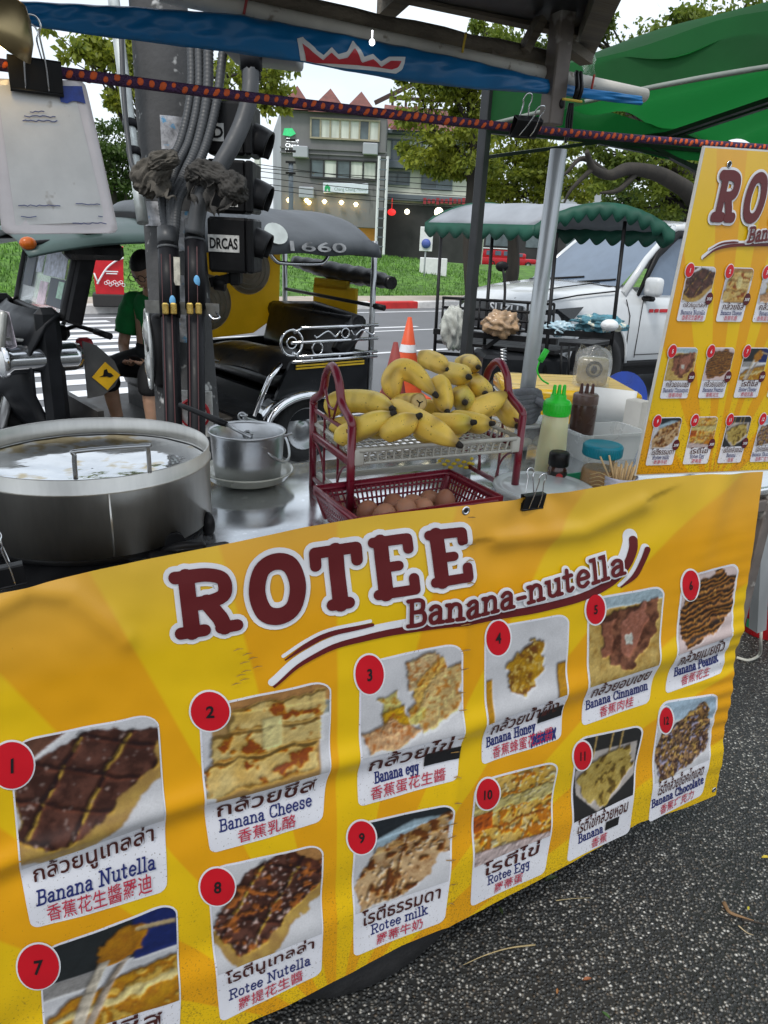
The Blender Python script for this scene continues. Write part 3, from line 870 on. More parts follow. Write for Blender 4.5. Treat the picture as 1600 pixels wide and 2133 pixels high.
m_ = MB(); m_.tube(catmull([(-.72, -.62, 1.40), (-.74, -.3, 1.37), (-.75, .1, 1.34), (-.74, .45, 1.33), (-.72, .72, 1.31)], 6), [.045 + .03 * math.sin(i / 24 * pi) + .006 * math.sin(i * 2.2) for i in range(25)], 10)
m_.build("rolled_curtain", M_vinyl, TK)
m_ = MB(); m_.box((-.7, .02, 1.14), (.03, .6, .2), bev=.008); m_.box((-.7, -.03, 1.25), (.03, .48, .08), bev=.008); m_.build("rear_board", M_ygoods, TK)
m_ = MB(); m_.tube([(-.62, -.62, 1.17), (-.62, .62, 1.14)], .014, 6); m_.tube([(-.62, .62, 1.14), (-.66, .72, 1.13)], .022, 6); m_.build("rear_rail", M_blk, TK)
for sg in (1, -1):
    m_ = MB(); prof = []
    for i in range(17):
        a = pi * (.02 + .96 * i / 16); prof.append((.37 * math.cos(a) + .02, .3 + .26 * math.sin(a)))
    P = [[Vector((x, sg * yy, z + dz)) for yy, dz in ((.55, 0), (.7, 0), (.735, -.025), (.74, -.05))] for x, z in prof]
    m_.grid(P); m_.build("fender", M_chrome, TK, solid=.008)
    wheel(TK, (0, sg * .6, .26), .26, .13, (0, sg, 0))
wheel(TK, (1.98, 0, .25), .25, .11, (0, 1, 0))
m_ = MB(); m_.tube([(1.98, .09, .25), (1.86, .09, .62), (1.7, .03, .98)], .032, 8); m_.tube([(1.98, -.09, .25), (1.86, -.09, .62), (1.7, -.03, .98)], .032, 8); m_.build("fork", M_steel, TK)
m_ = MB(); prof = [(1.98 + .33 * math.cos(a), .28 + .33 * math.sin(a)) for a in np.linspace(.05, 2.6, 14)]
m_.grid([[Vector((x, y, z - .02 * abs(y / .1) ** 2)) for y in np.linspace(-.1, .1, 7)] for x, z in prof]); m_.build("front_fender", M_bpaint, TK, solid=.008)
m_ = MB()                                               # front cowl below the windscreen
rows = []
for z, x, w in ((.3, 1.6, .4), (.45, 1.74, .46), (.65, 1.82, .52), (.9, 1.82, .54), (1.06, 1.72, .55), (1.12, 1.64, .55)):
    rows.append([Vector((x + .1 * (1 - (y / 1) ** 2), y * w, z)) for y in np.linspace(-1, 1, 11)])
m_.grid(rows); m_.box((1.7, .5, .72), (.12, .07, .85), bev=.03); m_.box((1.7, -.5, .72), (.12, .07, .85), bev=.03)
m_.build("cowl", M_bpaint, TK, solid=.02)
Mw = Matrix.Translation((1.60, 0, 1.12)) @ Matrix.Rotation(rad(-17), 4, 'Y')
m_ = MB(); m_.m = Mw
m_.tube(catmull([(0, -.5, .02), (0, -.42, -.03), (0, .42, -.03), (0, .5, .04), (0, .5, .48), (0, .46, .54), (0, -.46, .54), (0, -.5, .48)], 4, True), .026, 8, closed=True)
m_.box((-.05, .53, .25), (.1, .05, .6), bev=.015); m_.box((-.05, -.53, .25), (.1, .05, .6), bev=.015)
m_.build("windscreen_frame", M_blk, TK)
m_ = MB(); m_.m = Mw; m_.box((0, 0, .25), (.006, .96, .54)); m_.build("windscreen", mat("windscreen glass", (.75, .85, .88), .05, trans=.9, alpha=.55, var=.05), TK)
STK = [mat("pale sticker", (.45, .47, .55), .5, var=.5, scale=25), mat("dark sticker", (.05, .06, .08), .5, var=.6, scale=30), mat("pink sticker", (.6, .48, .55), .5, var=.4, scale=25), mat("green sticker", (.35, .55, .42), .5, var=.4, scale=25)]
for k, (y, z, w, h) in enumerate(((.2, .32, .42, .26), (.3, .1, .28, .17), (.05, .08, .16, .14), (.38, .12, .1, .1), (-.1, .3, .12, .2), (-.3, .2, .2, .2))):
    m_ = MB(Mw); m_.box((.008 + k * .0006, y, z), (.003, w, h), bev=.001); m_.build('sticker', STK[k % 4], TK)
m_ = MB(); m_.box((1.9, .34, 1.03), (.004, .3, .2), (0, .1, .1), .001); m_.build("licence_paper", mat("printed paper", (.55, .5, .55), .6, var=.6, scale=18), TK)
for sg in (1, -1):
    m_ = MB(); M = frame_M((1.82, sg * .46, .86), (1, .06 * sg, 0))
    m_.lathe([(0, -.3), (.075, -.3), (.085, -.26), (.085, .1), (.098, .12), (.098, .15), (.085, .152)], 26, M); o = m_.build("headlight", M_chrome, TK)
    m_ = MB(); m_.lathe([(.086, .15), (.06, .18), (0, .19)], 22, M); l_ = m_.build("lens", mat("lamp lens", (.8, .83, .85), .1, trans=.3, var=.1), TK); l_.parent = o
    m_ = MB(); m_.ell((1.78, sg * .6, 1.5), (.045, .035, .035), 12, 8); q_ = m_.build("turn_signal", mat("amber plastic", (.65, .14, .01), .3, trans=.2), TK); m_ = MB(); m_.tube([(1.55, sg * .5, 1.52), (1.78, sg * .6, 1.5)], .014, 6); a = m_.build("stalk", M_blk, TK); a.parent = q_
m_ = MB(); m_.m = Matrix.Translation((1.98, .4, 1.02)) @ Euler((0, -.25, .35)).to_matrix().to_4x4()
m_.box((0, 0, 0), (.05, .24, .24), bev=.02, seg=2); m_.k = 1; m_.box((.027, 0, .01), (.004, .19, .18), bev=.001)
m_.k = 0; m_.m = Matrix(); m_.tube([(1.72, .45, .95), (1.96, .4, .98)], .012, 6)
m_.build("front_lamp", [mat("grey lamp bezel", (.4, .4, .37), .4, .6), mat("dusty lens", (.32, .27, .13), .4)], TK)
m_ = MB(); m_.tube([(1.5, 0, .95), (1.42, .12, 1.0), (1.35, .38, .98)], .014, 7); m_.tube([(1.5, 0, .95), (1.42, -.12, 1.0), (1.35, -.38, .98)], .014, 7); m_.tube([(1.37, .32, .985), (1.33, .46, .97)], .022, 8); m_.box((1.5, 0, .95), (.1, .2, .1), bev=.03); m_.build("handlebar", M_blk, TK)
m_ = MB(); m_.box((1.42, .24, .88), (.1, .09, .12), bev=.03, seg=2); m_.build("throttle_cover", mat("red plastic", (.35, .02, .03), .4), TK)
m_ = MB(); M = Matrix.Translation((0, .47, 0)) @ Matrix.Rotation(pi / 2, 4, 'X')
m_.prism([(1.5, .95), (1.42, .92), (1.32, .82), (1.29, .73), (1.33, .66), (1.41, .61), (1.5, .6)], .02, M); m_.build("leg_shield", mat("grey leg shield", (.085, .083, .08), .5, var=.2), TK)
m_ = MB(); M = frame_M((1.38, .475, .73), (0, 1, 0), (-.7, 0, .7)); m_.box((0, 0, 0), (.01, .01, .001)); m_.m = M; m_.box((0, 0, 0), (.125, .125, .004), bev=.001)
m_.m = frame_M((1.38, .4785, .74), (0, 1, 0), (-1, 0, 0)); m_.k = 1
m_.prism([(-.045, -.012), (-.02, -.002), (-.012, .03), (.006, .035), (.012, .012), (.03, .006), (.045, -.012), (.02, -.02), (.0, -.012)], .001)
m_.build("warning_sticker", [mat("sticker yellow", (.75, .42, .01), .5), M_blk], TK)
m_ = MB(); m_.box((.84, 0, .6), (.36, .5, .14), bev=.05, seg=3); m_.box((.84, 0, .46), (.3, .45, .2)); m_.build("driver_seat", M_vinyl, TK)
m_ = MB()                                               # clear rain sheet hanging by the driver
m_.grid([[Vector((.95 - .25 * v_ * (1 - u_) + .03 * math.sin(u_ * 9), .64 + .02 * math.sin(u_ * 7 + v_ * 3), 1.5 - .5 * u_)) for v_ in np.linspace(-.2, .7 - .55, 6)] for u_ in np.linspace(0, 1, 10)])
m_.build("rain_sheet", mat("clear green plastic", (.55, .75, .65), .12, alpha=.5, trans=.4, var=.15), TK)

# ---- the driver, seated and looking down at a phone
def skin_body(name, joints, edges, mat_, parent, root=0, sub=2):
    me = bpy.data.meshes.new(name)
    me.from_pydata([j[0] for j in joints], edges, [])
    me.materials.append(mat_)
    o = bpy.data.objects.new(name, me); col.objects.link(o); o.parent = parent
    md = o.modifiers.new("skin", 'SKIN'); md.use_smooth_shade = True
    sk = me.skin_vertices[0].data
    for i, j in enumerate(joints):
        r = j[1] if isinstance(j[1], tuple) else (j[1], j[1]); sk[i].radius = r
        sk[i].use_root = (i == root)
    s_ = o.modifiers.new("sub", 'SUBSURF'); s_.levels = s_.render_levels = sub
    ROOTM[o.name] = ROOTM.get(parent.name, Matrix())
    return o
M_skin = mat("skin", (.46, .27, .18), .5, var=.12, scale=12, sub=.1)
M_shirt = mat("green polo cloth", (.005, .16, .035), .8, var=.2, scale=8, bump=.3, bscale=30)
M_short = mat("black shorts cloth", (.008, .008, .009), .8, var=.3)
M_hair = mat("black hair", (.006, .006, .006), .5, var=.4, scale=60, bump=.6, bscale=160, stretch=(1, 1, .2))
_tkM = ROOTM["tuk_tuk"]
PB = _tkM @ Vector((.84, .08, .67))
DR = thing("person", "man in green polo shirt and black shorts seated in the tuk-tuk, looking at a phone", "person", PB, math.atan2(-.65, -.76) + rad(38))
hip = (0, 0, .06)
J = [(hip, .13), ((.02, 0, .2), (.15, .115)), ((.05, 0, .36), (.165, .115)), ((.06, 0, .46), (.12, .09)), ((.09, 0, .53), .052), ((.13, 0, .6), .052),      # trunk and neck
     ((.05, .165, .44), .052), ((.07, .22, .3), .045), ((.1, .24, .16), .040), ((.22, .16, .10), .033), ((.3, .09, .09), .026),      # left arm
     ((.05, -.165, .44), .052), ((.07, -.22, .3), .045), ((.1, -.24, .16), .040), ((.22, -.14, .10), .033), ((.3, -.06, .09), .026),
     ((.05, .1, .04), .1), ((.26, .13, .06), .082), ((.44, .15, .06), .066), ((.46, .15, -.14), .052), ((.44, .15, -.36), .038), ((.46, .15, -.42), .035), ((.56, .16, -.44), .026),
     ((.05, -.1, .04), .1), ((.26, -.14, .06), .082), ((.42, -.17, .06), .066), ((.38, -.18, -.14), .052), ((.32, -.18, -.36), .038), ((.34, -.18, -.42), .035), ((.44, -.19, -.44), .026)]
E_ = [(0, 1), (1, 2), (2, 3), (3, 4), (4, 5), (2, 6), (6, 7), (7, 8), (8, 9), (9, 10), (2, 11), (11, 12), (12, 13), (13, 14), (14, 15),
      (0, 16), (16, 17), (17, 18), (18, 19), (19, 20), (20, 21), (21, 22), (0, 23), (23, 24), (24, 25), (25, 26), (26, 27), (27, 28), (28, 29)]
# fingers are rooted in the palms
for (pi_, sg) in ((10, 1), (15, -1)):
    bx0 = Vector(J[pi_][0])
    palm = (bx0 + Vector((.05, -.02 * sg, .005)), (.026, .014)); ip = len(J); J.append((tuple(palm[0]), palm[1])); E_.append((pi_, ip))
    for f_ in range(4):
        r0 = palm[0] + Vector((.028, sg * (.026 - .017 * f_), .0)); L_ = (.03, .034, .032, .025)[f_]
        a = len(J)
        J += [(tuple(r0), .0085), (tuple(r0 + Vector((L_, -.006 * sg, .012))), .0075), (tuple(r0 + Vector((L_ * 1.1, -.03 * sg, .028))), .006)]
        E_ += [(ip, a), (a, a + 1), (a + 1, a + 2)]
    a = len(J); r0 = palm[0] + Vector((-.005, -.02 * sg, .02)); J += [(tuple(r0), .010), (tuple(r0 + Vector((.03, -.008 * sg, .015))), .008)]; E_ += [(ip, a), (a, a + 1)]
skin_body("body", J, E_, M_skin, DR)
hd = MB(); Mh = Matrix.Translation((.17, 0, .68)) @ Matrix.Rotation(rad(34), 4, 'Y')
hp = []
for i in range(15):                                      # face built from profiled rings
    ph = pi * i / 14; row = []
    for j in range(24):
        a = 2 * pi * j / 24
        x, y, z = .1 * math.sin(ph) * math.cos(a), .075 * math.sin(ph) * math.sin(a), .122 * math.cos(ph)
        if z < 0: x *= 1 - .25 * (-z / .12) * (1 if x < 0 else .1); y *= 1 - .33 * (-z / .12)
        if x > 0 and abs(y) < .02 and -.045 < z < .02: x += .022 * (1 - abs(y) / .02) * (1 - abs(z + .025) / .05)
        if x > .05 and .012 < abs(y) < .05 and 0 < z < .03: x -= .008
        row.append(Vector((x, y, z)))
    hp.append(row)
hd.m = Mh; hd.grid(hp, wrap=True)
for sg in (1, -1): hd.ell((-.005, sg * .077, -.005), (.022, .01, .032), 10, 7)
hd.ell((.094, 0, -.062), (.008, .024, .006), 10, 6)
hd.build("head", M_skin, DR)
m_ = MB(); m_.m = Mh
m_.grid([[Vector((-.008 + .112 * math.sin(ph) * math.cos(a) * (1.0 if math.cos(a) < .3 else .96), .084 * math.sin(ph) * math.sin(a), .004 + .128 * math.cos(ph))) for a in np.linspace(0, 2 * pi, 25)[:-1]] for ph in np.linspace(0, 1.18, 8)], wrap=True)
m_.grid([[Vector((-.01 + .108 * math.cos(a), .084 * math.sin(a), z)) for a in np.linspace(pi * .45, pi * 1.55, 14)] for z in np.linspace(.06, -.05, 6)])
m_.build("hair", M_hair, DR)
m_ = MB(); m_.m = Mh
for sg in (1, -1):
    m_.tube(circle_pts((.108, sg * .034, .012), .024, 16, (0, 1, 0), (0, 0, 1)), .0025, 5, closed=True); m_.tube([(.106, sg * .058, .016), (0, sg * .08, .01)], .0025, 5)
m_.tube([(.11, -.01, .014), (.11, .01, .014)], .0025, 5); m_.build("glasses", M_blk, DR)
Jc = [(hip, (.145, .13)), ((.02, 0, .2), (.168, .128)), ((.05, 0, .36), (.18, .128)), ((.065, 0, .465), (.135, .1)), ((.052, .12, .455), .085), ((.052, -.12, .455), .085), ((.088, 0, .515), .065)]
skin_body("polo_shirt", Jc, [(0, 1), (1, 2), (2, 3), (3, 4), (3, 5), (3, 6)], M_shirt, DR)
for sg in (1, -1):
    m_ = MB(); P = catmull([(.05, sg * .10, .475), (.054, sg * .155, .455), (.066, sg * .20, .36), (.078, sg * .224, .25)], 5); m_.tube(P, [.05 + .03 * min(1, i / 5) - .006 * max(0, i - 5) / 10 + .003 * math.sin(i * 1.7) for i in range(len(P))], 18, cap=False); m_.build('sleeve', M_shirt, DR, solid=.004)
m_ = MB()
for sg in (1, -1): m_.tube(catmull([(.03, sg * .06, .545), (.08, sg * .07, .52), (.14, sg * .035, .46), (.15, sg * .01, .43)], 4), .013, 6)
m_.ell((.168, 0, .36), (.006, .006, .006), 8, 5); m_.build("collar", M_shirt, DR)
Js = [((0, 0, .06), .15), ((.05, .1, .05), .12), ((.26, .13, .065), .1), ((.45, .15, .06), .085), ((.47, .15, -.1), .075), ((.05, -.1, .05), .12), ((.26, -.14, .065), .1), ((.43, -.17, .06), .085), ((.4, -.175, -.1), .075)]
skin_body("shorts", Js, [(0, 1), (1, 2), (2, 3), (3, 4), (0, 5), (5, 6), (6, 7), (7, 8)], M_short, DR)
m_ = MB(); m_.m = Matrix.Translation((.375, .02, .125)) @ Euler((0, -.5, .1)).to_matrix().to_4x4(); m_.box((0, 0, 0), (.145, .072, .009), bev=.004, seg=2)
ph = m_.build("phone", M_blk); ph.matrix_world = ROOTM[DR.name]
tag(ph, "black phone held in the seated man's hands", "phone")

# ---- cones
def cone(lb, p, hh, R, c, bands, tilt=0):
    t = thing("traffic_cone", lb, "cone", p, 0, "cones on the road behind the bananas", rot=Euler((tilt, tilt * .5, .3)).to_matrix())
    m_ = MB(); pr = lambda z: R * (1 - z / hh) + .022
    m_.lathe([(pr(.03), .03), (pr(.1), .1), (pr(hh * .5), hh * .5), (.022, hh), (0, hh + .004)], 28); m_.build("body", c, t)
    m_ = MB(); m_.box((0, 0, .018), (R * 2.7, R * 2.7, .036), bev=.012, seg=2); m_.build("base", c, t)
    for z0, z1 in bands:
        m_ = MB(); m_.lathe([(pr(z0) + .003, z0), (pr(z1) + .003, z1)], 28); m_.build("reflective_band", mat("reflective white", (.75, .76, .78), .35), t)
cone("bright orange traffic cone with two white bands", pd(838, 800, 7.6) * Vector((1, 1, 0)) if False else Vector((.17, 7.9, 0)), .86, .17, mat("orange plastic", (.68, .09, .025), .5, var=.15, scale=6), ((.26, .36), (.5, .58)))
cone("dull dark red traffic cone leaning beside the orange one", Vector((.03, 6.9, 0)), .72, .15, mat("dull red plastic", (.26, .045, .04), .6, var=.3, scale=6, spots=(.03, .02, .02), spot_scale=5, spot_amt=.45), ())
# ---- red litter bin on the bank's edge
c = along(K0, -3.1, .13, -1.3)
c = pz(232, 636, .15)
t = thing("litter_bin", "red litter bin on a dark base with white script, on the pavement before the grass", "bin", c, .35)
m_ = MB()
def ring(w, d, z): return [Vector((x * w, y * d, z)) for x, y in ((-1, -1), (1, -1), (1, 1), (-1, 1))]
m_.grid([[*ring(.26, .22, .22)], [*ring(.28, .24, .7)], [*ring(.31, .26, 1.12)]], False, True); m_.poly(ring(.31, .26, 1.12)); m_.build("body", mat("red bin paint", (.55, .012, .02), .4, var=.1), t, bevel=.01)
m_ = MB(); m_.box((0, 0, .11), (.66, .54, .24), bev=.02); m_.build("base", mat("dark bin base", (.03, .028, .027), .7), t)
m_ = MB(); m_.tube(catmull([(-.22, -.262, .42), (-.16, -.265, .52), (-.02, -.27, .72), (.16, -.275, .86), (.3, -.28, .92)], 6), .018, 5); m_.tube([(-.26, -.264, .62), (-.2, -.262, .42)], .016, 5)
put_type(m_, "Drink", Matrix.Translation((.06, -.262, .44)) @ Matrix.Rotation(pi / 2, 4, 'X') @ Matrix.Rotation(.1, 4, 'Z'), .34, .13, .02) if False else None
for z, w in ((.62, .2), (.66, .24), (1.0, .16)): m_.box((.06, -.275, z), (w, .012, .02))
for i in range(9): m_.tube(circle_pts((-.06 + .04 * i, -.266, .44 + .03 * math.sin(i * 2.1)), .03, 8), .006, 4, closed=True)
m_.build("print", M_white, t)

# ---- pickup truck : x forward, y to its left
_f = Vector((-.86, -.51, 0)).normalized()
TL = pd(1142, 715, 7.35)
TR = thing("pickup_truck", "white pickup truck parked across the road behind the food tricycle", "truck",
           Vector((TL.x, TL.y, 0)) - Matrix.Rotation(math.atan2(_f.y, _f.x), 3, 'Z') @ Vector((0, .93, 0)), math.atan2(_f.y, _f.x))
TR.scale = (.95, .89, 1.07)
M_wp = mat("white car paint", (.60, .62, .63), .22, var=.04, coat=.8, rvar=.03)
M_cg = mat("car glass", (.10, .14, .2), .04, var=.2, scale=2, rvar=.02, coat=.5)
def sect(x, w0, z0, w1, zb, w2, zt):
    h = [(w0 * .96, z0), (w0, z0 + .08), (w1, (z0 + zb) / 2), (w1 * .99, zb - .06), (w2, zt - .03), (w2 * .9, zt), (w2 * .45, zt + .015)]
    return [Vector((x, y, z)) for y, z in h] + [Vector((x, 0, zt + .02))] + [Vector((x, -y, z)) for y, z in h[::-1]]
m_ = MB()
S = [sect(.0, .70, .5, .72, .92, .62, .96), sect(-.04, .78, .46, .82, .94, .70, 1.0), sect(-.16, .87, .42, .9, .97, .78, 1.06), sect(-.5, .93, .42, .94, 1.0, .82, 1.11), sect(-1.0, .94, .42, .95, 1.02, .84, 1.16), sect(-1.35, .94, .42, .95, 1.05, .86, 1.19), sect(-1.5, .94, .42, .95, 1.06, .88, 1.1), sect(-3.3, .94, .42, .95, 1.06, .9, 1.1), sect(-5.1, .93, .45, .95, 1.06, .9, 1.1)]
m_.grid(S); m_.poly(S[0][::-1]); m_.poly(S[-1]); m_.build("body", M_wp, TR)
m_ = MB()
G = [[(-1.22, .8, 1.14), (-1.26, .72, 1.19)], [(-1.6, .74, 1.45), (-1.62, .64, 1.47)], [(-2.05, .68, 1.74), (-2.08, .55, 1.79)], [(-2.6, .68, 1.8), (-2.6, .5, 1.85)], [(-3.1, .68, 1.78), (-3.1, .5, 1.83)], [(-3.45, .72, 1.62), (-3.45, .5, 1.66)]]
m_.grid([[Vector(a), Vector(b), Vector((b[0], 0, b[2] + .02)), Vector((b[0], -b[1], b[2])), Vector((a[0], -a[1], a[2]))] for a, b in G[2:]])
for sg in (1, -1):
    m_.tube([(-1.2, sg * .86, 1.1), (-1.6, sg * .76, 1.45), (-2.05, sg * .69, 1.76)], [.05, .04, .045], 8)
    m_.tube([(-2.05, sg * .69, 1.76), (-2.7, sg * .69, 1.8), (-3.45, sg * .72, 1.64), (-3.6, sg * .85, 1.1)], .045, 8)
    m_.tube([(-2.72, sg * .69, 1.78), (-2.75, sg * .88, 1.1)], .05, 8)
m_.build("roof", M_wp, TR)
m_ = MB(); m_.grid([[Vector((x, y * w, z)) for y in np.linspace(-1, 1, 9)] for x, w, z in ((-1.14, .82, 1.15), (-1.4, .78, 1.33), (-1.72, .72, 1.56), (-2.06, .65, 1.77))]); m_.build("windscreen", M_cg, TR)
m_ = MB(); m_.box((-1.12, 0, 1.165), (.1, 1.5, .03), bev=.01); m_.tube([(-1.16, -.6, 1.18), (-1.26, .1, 1.24)], .012, 5); m_.tube([(-1.16, .05, 1.18), (-1.26, .65, 1.24)], .012, 5); m_.build("wiper", M_blk, TR)
for sg in (1, -1):
    m_ = MB(); m_.add([(-1.42, sg * .86, 1.1), (-2.7, sg * .865, 1.1), (-2.68, sg * .7, 1.74), (-2.1, sg * .69, 1.7), (-1.75, sg * .74, 1.5)], [(0, 1, 2, 3, 4)]); m_.build("side_window", M_cg, TR)
    m_ = MB(); m_.tube([(-1.42, sg * .89, 1.1), (-1.75, sg * .775, 1.5), (-2.1, sg * .725, 1.71), (-2.7, sg * .72, 1.75)], [.02, .045, .045, .03], 6); m_.build("window_visor", M_blk, TR)
    m_ = MB(); m_.box((-1.52, sg * 1.02, 1.19), (.12, .24, .19), bev=.05, seg=3); o = m_.build("mirror", M_wp, TR)
    m_ = MB(); m_.box((-1.54, sg * .95, 1.07), (.1, .16, .05), bev=.02); a = m_.build("mirror_arm", M_blk, TR); a.parent = o
    m_ = MB()                                            # arch liner
    m_.lathe([(0, 0), (.44, 0), (.44, .02), (0, .02)], 32, frame_M((-.86, sg * .935, .42), (0, sg, 0)))
    m_.build("wheel_arch", M_blk, TR)
    m_ = MB(); m_.tube([(-.86 + .46 * math.cos(a), sg * .95, .42 + .46 * math.sin(a)) for a in np.linspace(0, pi, 16)], .022, 6); m_.build("arch_lip", M_wp, TR)
    wheel(TR, (-.86, sg * .9, .37), .37, .24, (0, sg, 0)); wheel(TR, (-4.0, sg * .9, .37), .37, .24, (0, sg, 0))
    m_ = MB(); m_.prism([(.0, .74), (-.07, .93), (-.62, .98), (-.42, .85), (-.3, .72)], .02, Matrix.Translation((0, .0, 0)) @ Matrix(((1, 0, 0, 0), (0, 0, 1, 0), (0, 1, 0, 0), (0, 0, 0, 1))) ) if False else None
    P = [(-.005, .52, .76), (-.03, .76, .74), (-.16, .905, .75), (-.40, .955, .86), (-.54, .955, .99), (-.2, .90, .965), (-.035, .78, .94), (-.005, .52, .92)]
    m_.add([(p[0] + .012, sg * (p[1] + .006), p[2]) for p in P], [tuple(range(8))]); m_.build("headlight", mat("smoked headlamp", (.02, .022, .025), .12, coat=.6), TR, solid=.012)
    m_ = MB(); m_.ell((-.03, sg * .74, .86), (.03, .06, .04), 12, 8); m_.build("headlight_lens", M_chrome, TR)
m_ = MB(); m_.box((.012, 0, .825), (.03, 1.1, .28), bev=.03, seg=2); m_.box((.03, 0, .56), (.05, .9, .16), bev=.03); m_.build("grille", mat("grille dark", (.03, .03, .033), .4), TR)
m_ = MB(); put_type(m_, "ISUZU", frame_M((.034, .2, .915), (1, 0, 0), (0, 1, 0)), .6, .095, .02); m_.build("badge", M_white, TR)
m_ = MB(); m_.box((.0, 0, .47), (.2, 1.7, .12), bev=.04, seg=2); m_.build("bumper", M_wp, TR)
m_ = MB(); m_.box((-2.4, 0, .4), (2.2, 1.86, .07), bev=.02); m_.box((-2.4, 0, .32), (4.2, 1.5, .14)); m_.build("side_step", M_blk, TR)
m_ = MB(); M = frame_M((0, .955, 0), (0, 1, 0), (-1, 0, 0))
for i in range(9): m_.box((-1.62 - i * .09, .953, .95), (.065 if i not in (3, 6) else .12, .006, .035))
m_.build("side_stripe", mat("red decal", (.6, .02, .03), .5), TR)
m_ = MB(); m_.box((-2.55, .965, .93), (.2, .03, .035), bev=.01, seg=2); m_.build('door_handle', M_wp, TR)
m_ = MB(); m_.tube([(-1.16, -.82, 1.16), (-1.13, 0, 1.165), (-1.16, .82, 1.16)], .02, 6); m_.tube([(-2.06, -.64, 1.775), (-2.06, .64, 1.775)], .015, 6); m_.build('windscreen_seal', M_blk, TR)
m_ = MB()
for x in (-1.46, -2.74): m_.box((x, .951, .78), (.008, .006, .62))
m_.box((-2.1, .951, .5), (1.28, .006, .008)); m_.tube([(-.12, .8, 1.03), (-.5, .86, 1.09), (-1.1, .885, 1.14)], .008, 5); m_.tube([(-.05, .3, 1.02), (-.5, .42, 1.13), (-1.15, .5, 1.2)], .006, 5); m_.tube([(-1.2, .93, 1.06), (-1.28, .952, .9), (-1.30, .956, .55)], .006, 5); m_.build("door_gap", M_blk, TR)

# ---- red songthaew and people far off
c = py_(1052, 556, 66); f_ = Vector((1, .3, 0)).normalized()
t = thing("red_van", "red covered taxi truck parked far off under the trees", "van", (c.x, c.y, c.z - .1), math.atan2(f_.y, f_.x))
M_rv = mat("red van paint", (.45, .01, .02), .35, var=.1)
m_ = MB(); m_.box((-.6, 0, .55), (4.2, 1.6, .6), bev=.08, seg=2); m_.box((-1.1, 0, 1.15), (2.6, 1.5, .75), bev=.1, seg=2); m_.box((1.0, 0, 1.0), (1.2, 1.45, .5), bev=.15, seg=2); m_.box((2.0, 0, .62), (1.2, 1.5, .4), bev=.1, seg=2); m_.build("body", M_rv, t)
m_ = MB(); m_.box((-1.1, 0, 1.55), (2.8, 1.6, .08), bev=.03); m_.build("roof", M_white, t)
m_ = MB()
for x in (-1.9, -1.1, -.3): m_.box((x, -.76, 1.2), (.55, .04, .35), bev=.01)
m_.box((.9, -.735, 1.1), (.6, .04, .25), bev=.01); m_.build("window", M_cg, t)
for x in (-1.6, 1.8): wheel(t, (x, -.72, .3), .3, .2, (0, -1, 0))

# ---- food tricycle with a green scalloped canopy
A0, A1, A2 = pd(885, 470, 7.3), pd(1110, 492, 6.5), pd(1402, 496, 6.3)
gz = sum((A1, A2), Vector()) / 2
TC = thing("food_tricycle", "black framed food tricycle under a grey canopy with green scalloped edge", "food cart", ((A0.x + A2.x) / 2, (A0.y + A2.y) / 2, 0))
zE = 1.79
a0, a1, a2 = Vector((A0.x, A0.y, zE)), Vector((A1.x, A1.y, zE)), Vector((A2.x, A2.y, zE))
a3 = a0 + (a2 - a1)
M_cgr = mat("grey tarpaulin", (.30, .32, .35), .5, var=.2, scale=2.2, bump=.4, bscale=5)
M_grn = mat("dark green canopy cloth", (.008, .075, .048), .6, var=.25, scale=3)
m_ = MB(); rows = []
for u_ in np.linspace(0, 1, 12):
    row = []
    for v_ in np.linspace(0, 1, 17):
        p = a0.lerp(a1, u_) + (a2 - a1) * v_
        p = Vector((p.x, p.y, zE + .21 * math.sin(v_ * pi) ** .8 - .012 * math.sin(u_ * pi * 3) ** 2))
        row.append(p)
    rows.append(row)
m_.grid(rows); m_.build("canopy", M_cgr, TC, True, solid=.01)
def scallop(mb, pts, n, drop):
    P = []
    k = len(pts) - 1
    for i in range(n * 8 + 1):
        x = i / (n * 8) * k; j = min(int(x), k - 1); p = pts[j].lerp(pts[j + 1], x - j)
        d = drop * (.55 + .45 * abs(math.sin(i / 8 * pi)))
        o_ = .004 * math.sin(i * .8)
        P.append([p + Vector((o_, -.012, .012)), p + Vector((o_ * 2, -.02 - o_, -d * .5)), p + Vector((o_, -.015, -d))])
    mb.grid(P)
m_ = MB()
arch = [a1 + (a2 - a1) * v_ + Vector((0, 0, .21 * math.sin(v_ * pi) ** .8)) for v_ in np.linspace(0, 1, 17)]
scallop(m_, [a0, a1], 8, .13); scallop(m_, arch, 11, .14)
arch2 = [a0 + (a3 - a0) * v_ + Vector((0, 0, .21 * math.sin(v_ * pi) ** .8)) for v_ in np.linspace(0, 1, 17)]
scallop(m_, arch2, 11, .13); scallop(m_, [a3, a2], 8, .13)
m_.build("valance", M_grn, TC, True, solid=.006)
m_ = MB()
B0, B1, B2 = pd(906, 735, 7.2), pd(1135, 735, 6.5), pd(1274, 735, 6.35)
def pole_at(px0, py0, px1, py1, d): m_.tube([pd(px0, py0, d), pd(px1, py1, d)], .017, 7)
pole_at(920, 475, 905, 740, 7.2); pole_at(1026, 490, 1006, 760, 6.9); pole_at(1160, 486, 1133, 790, 6.5); pole_at(1302, 462, 1272, 730, 6.4)
for ys in (620, 640, 660, 680):                        # the basket rails
    m_.tube([pd(922, ys, 7.1), pd(1030, ys + 6, 6.85), pd(1155, ys + 14, 6.5)], .014, 6)
for x in (924, 960, 1000, 1050, 1100, 1155): m_.tube([pd(x, 620 + (x - 922) * .06, 7.1 - (x - 922) * .0025), pd(x - 4, 682 + (x - 922) * .06, 7.1 - (x - 922) * .0025)], .012, 5)
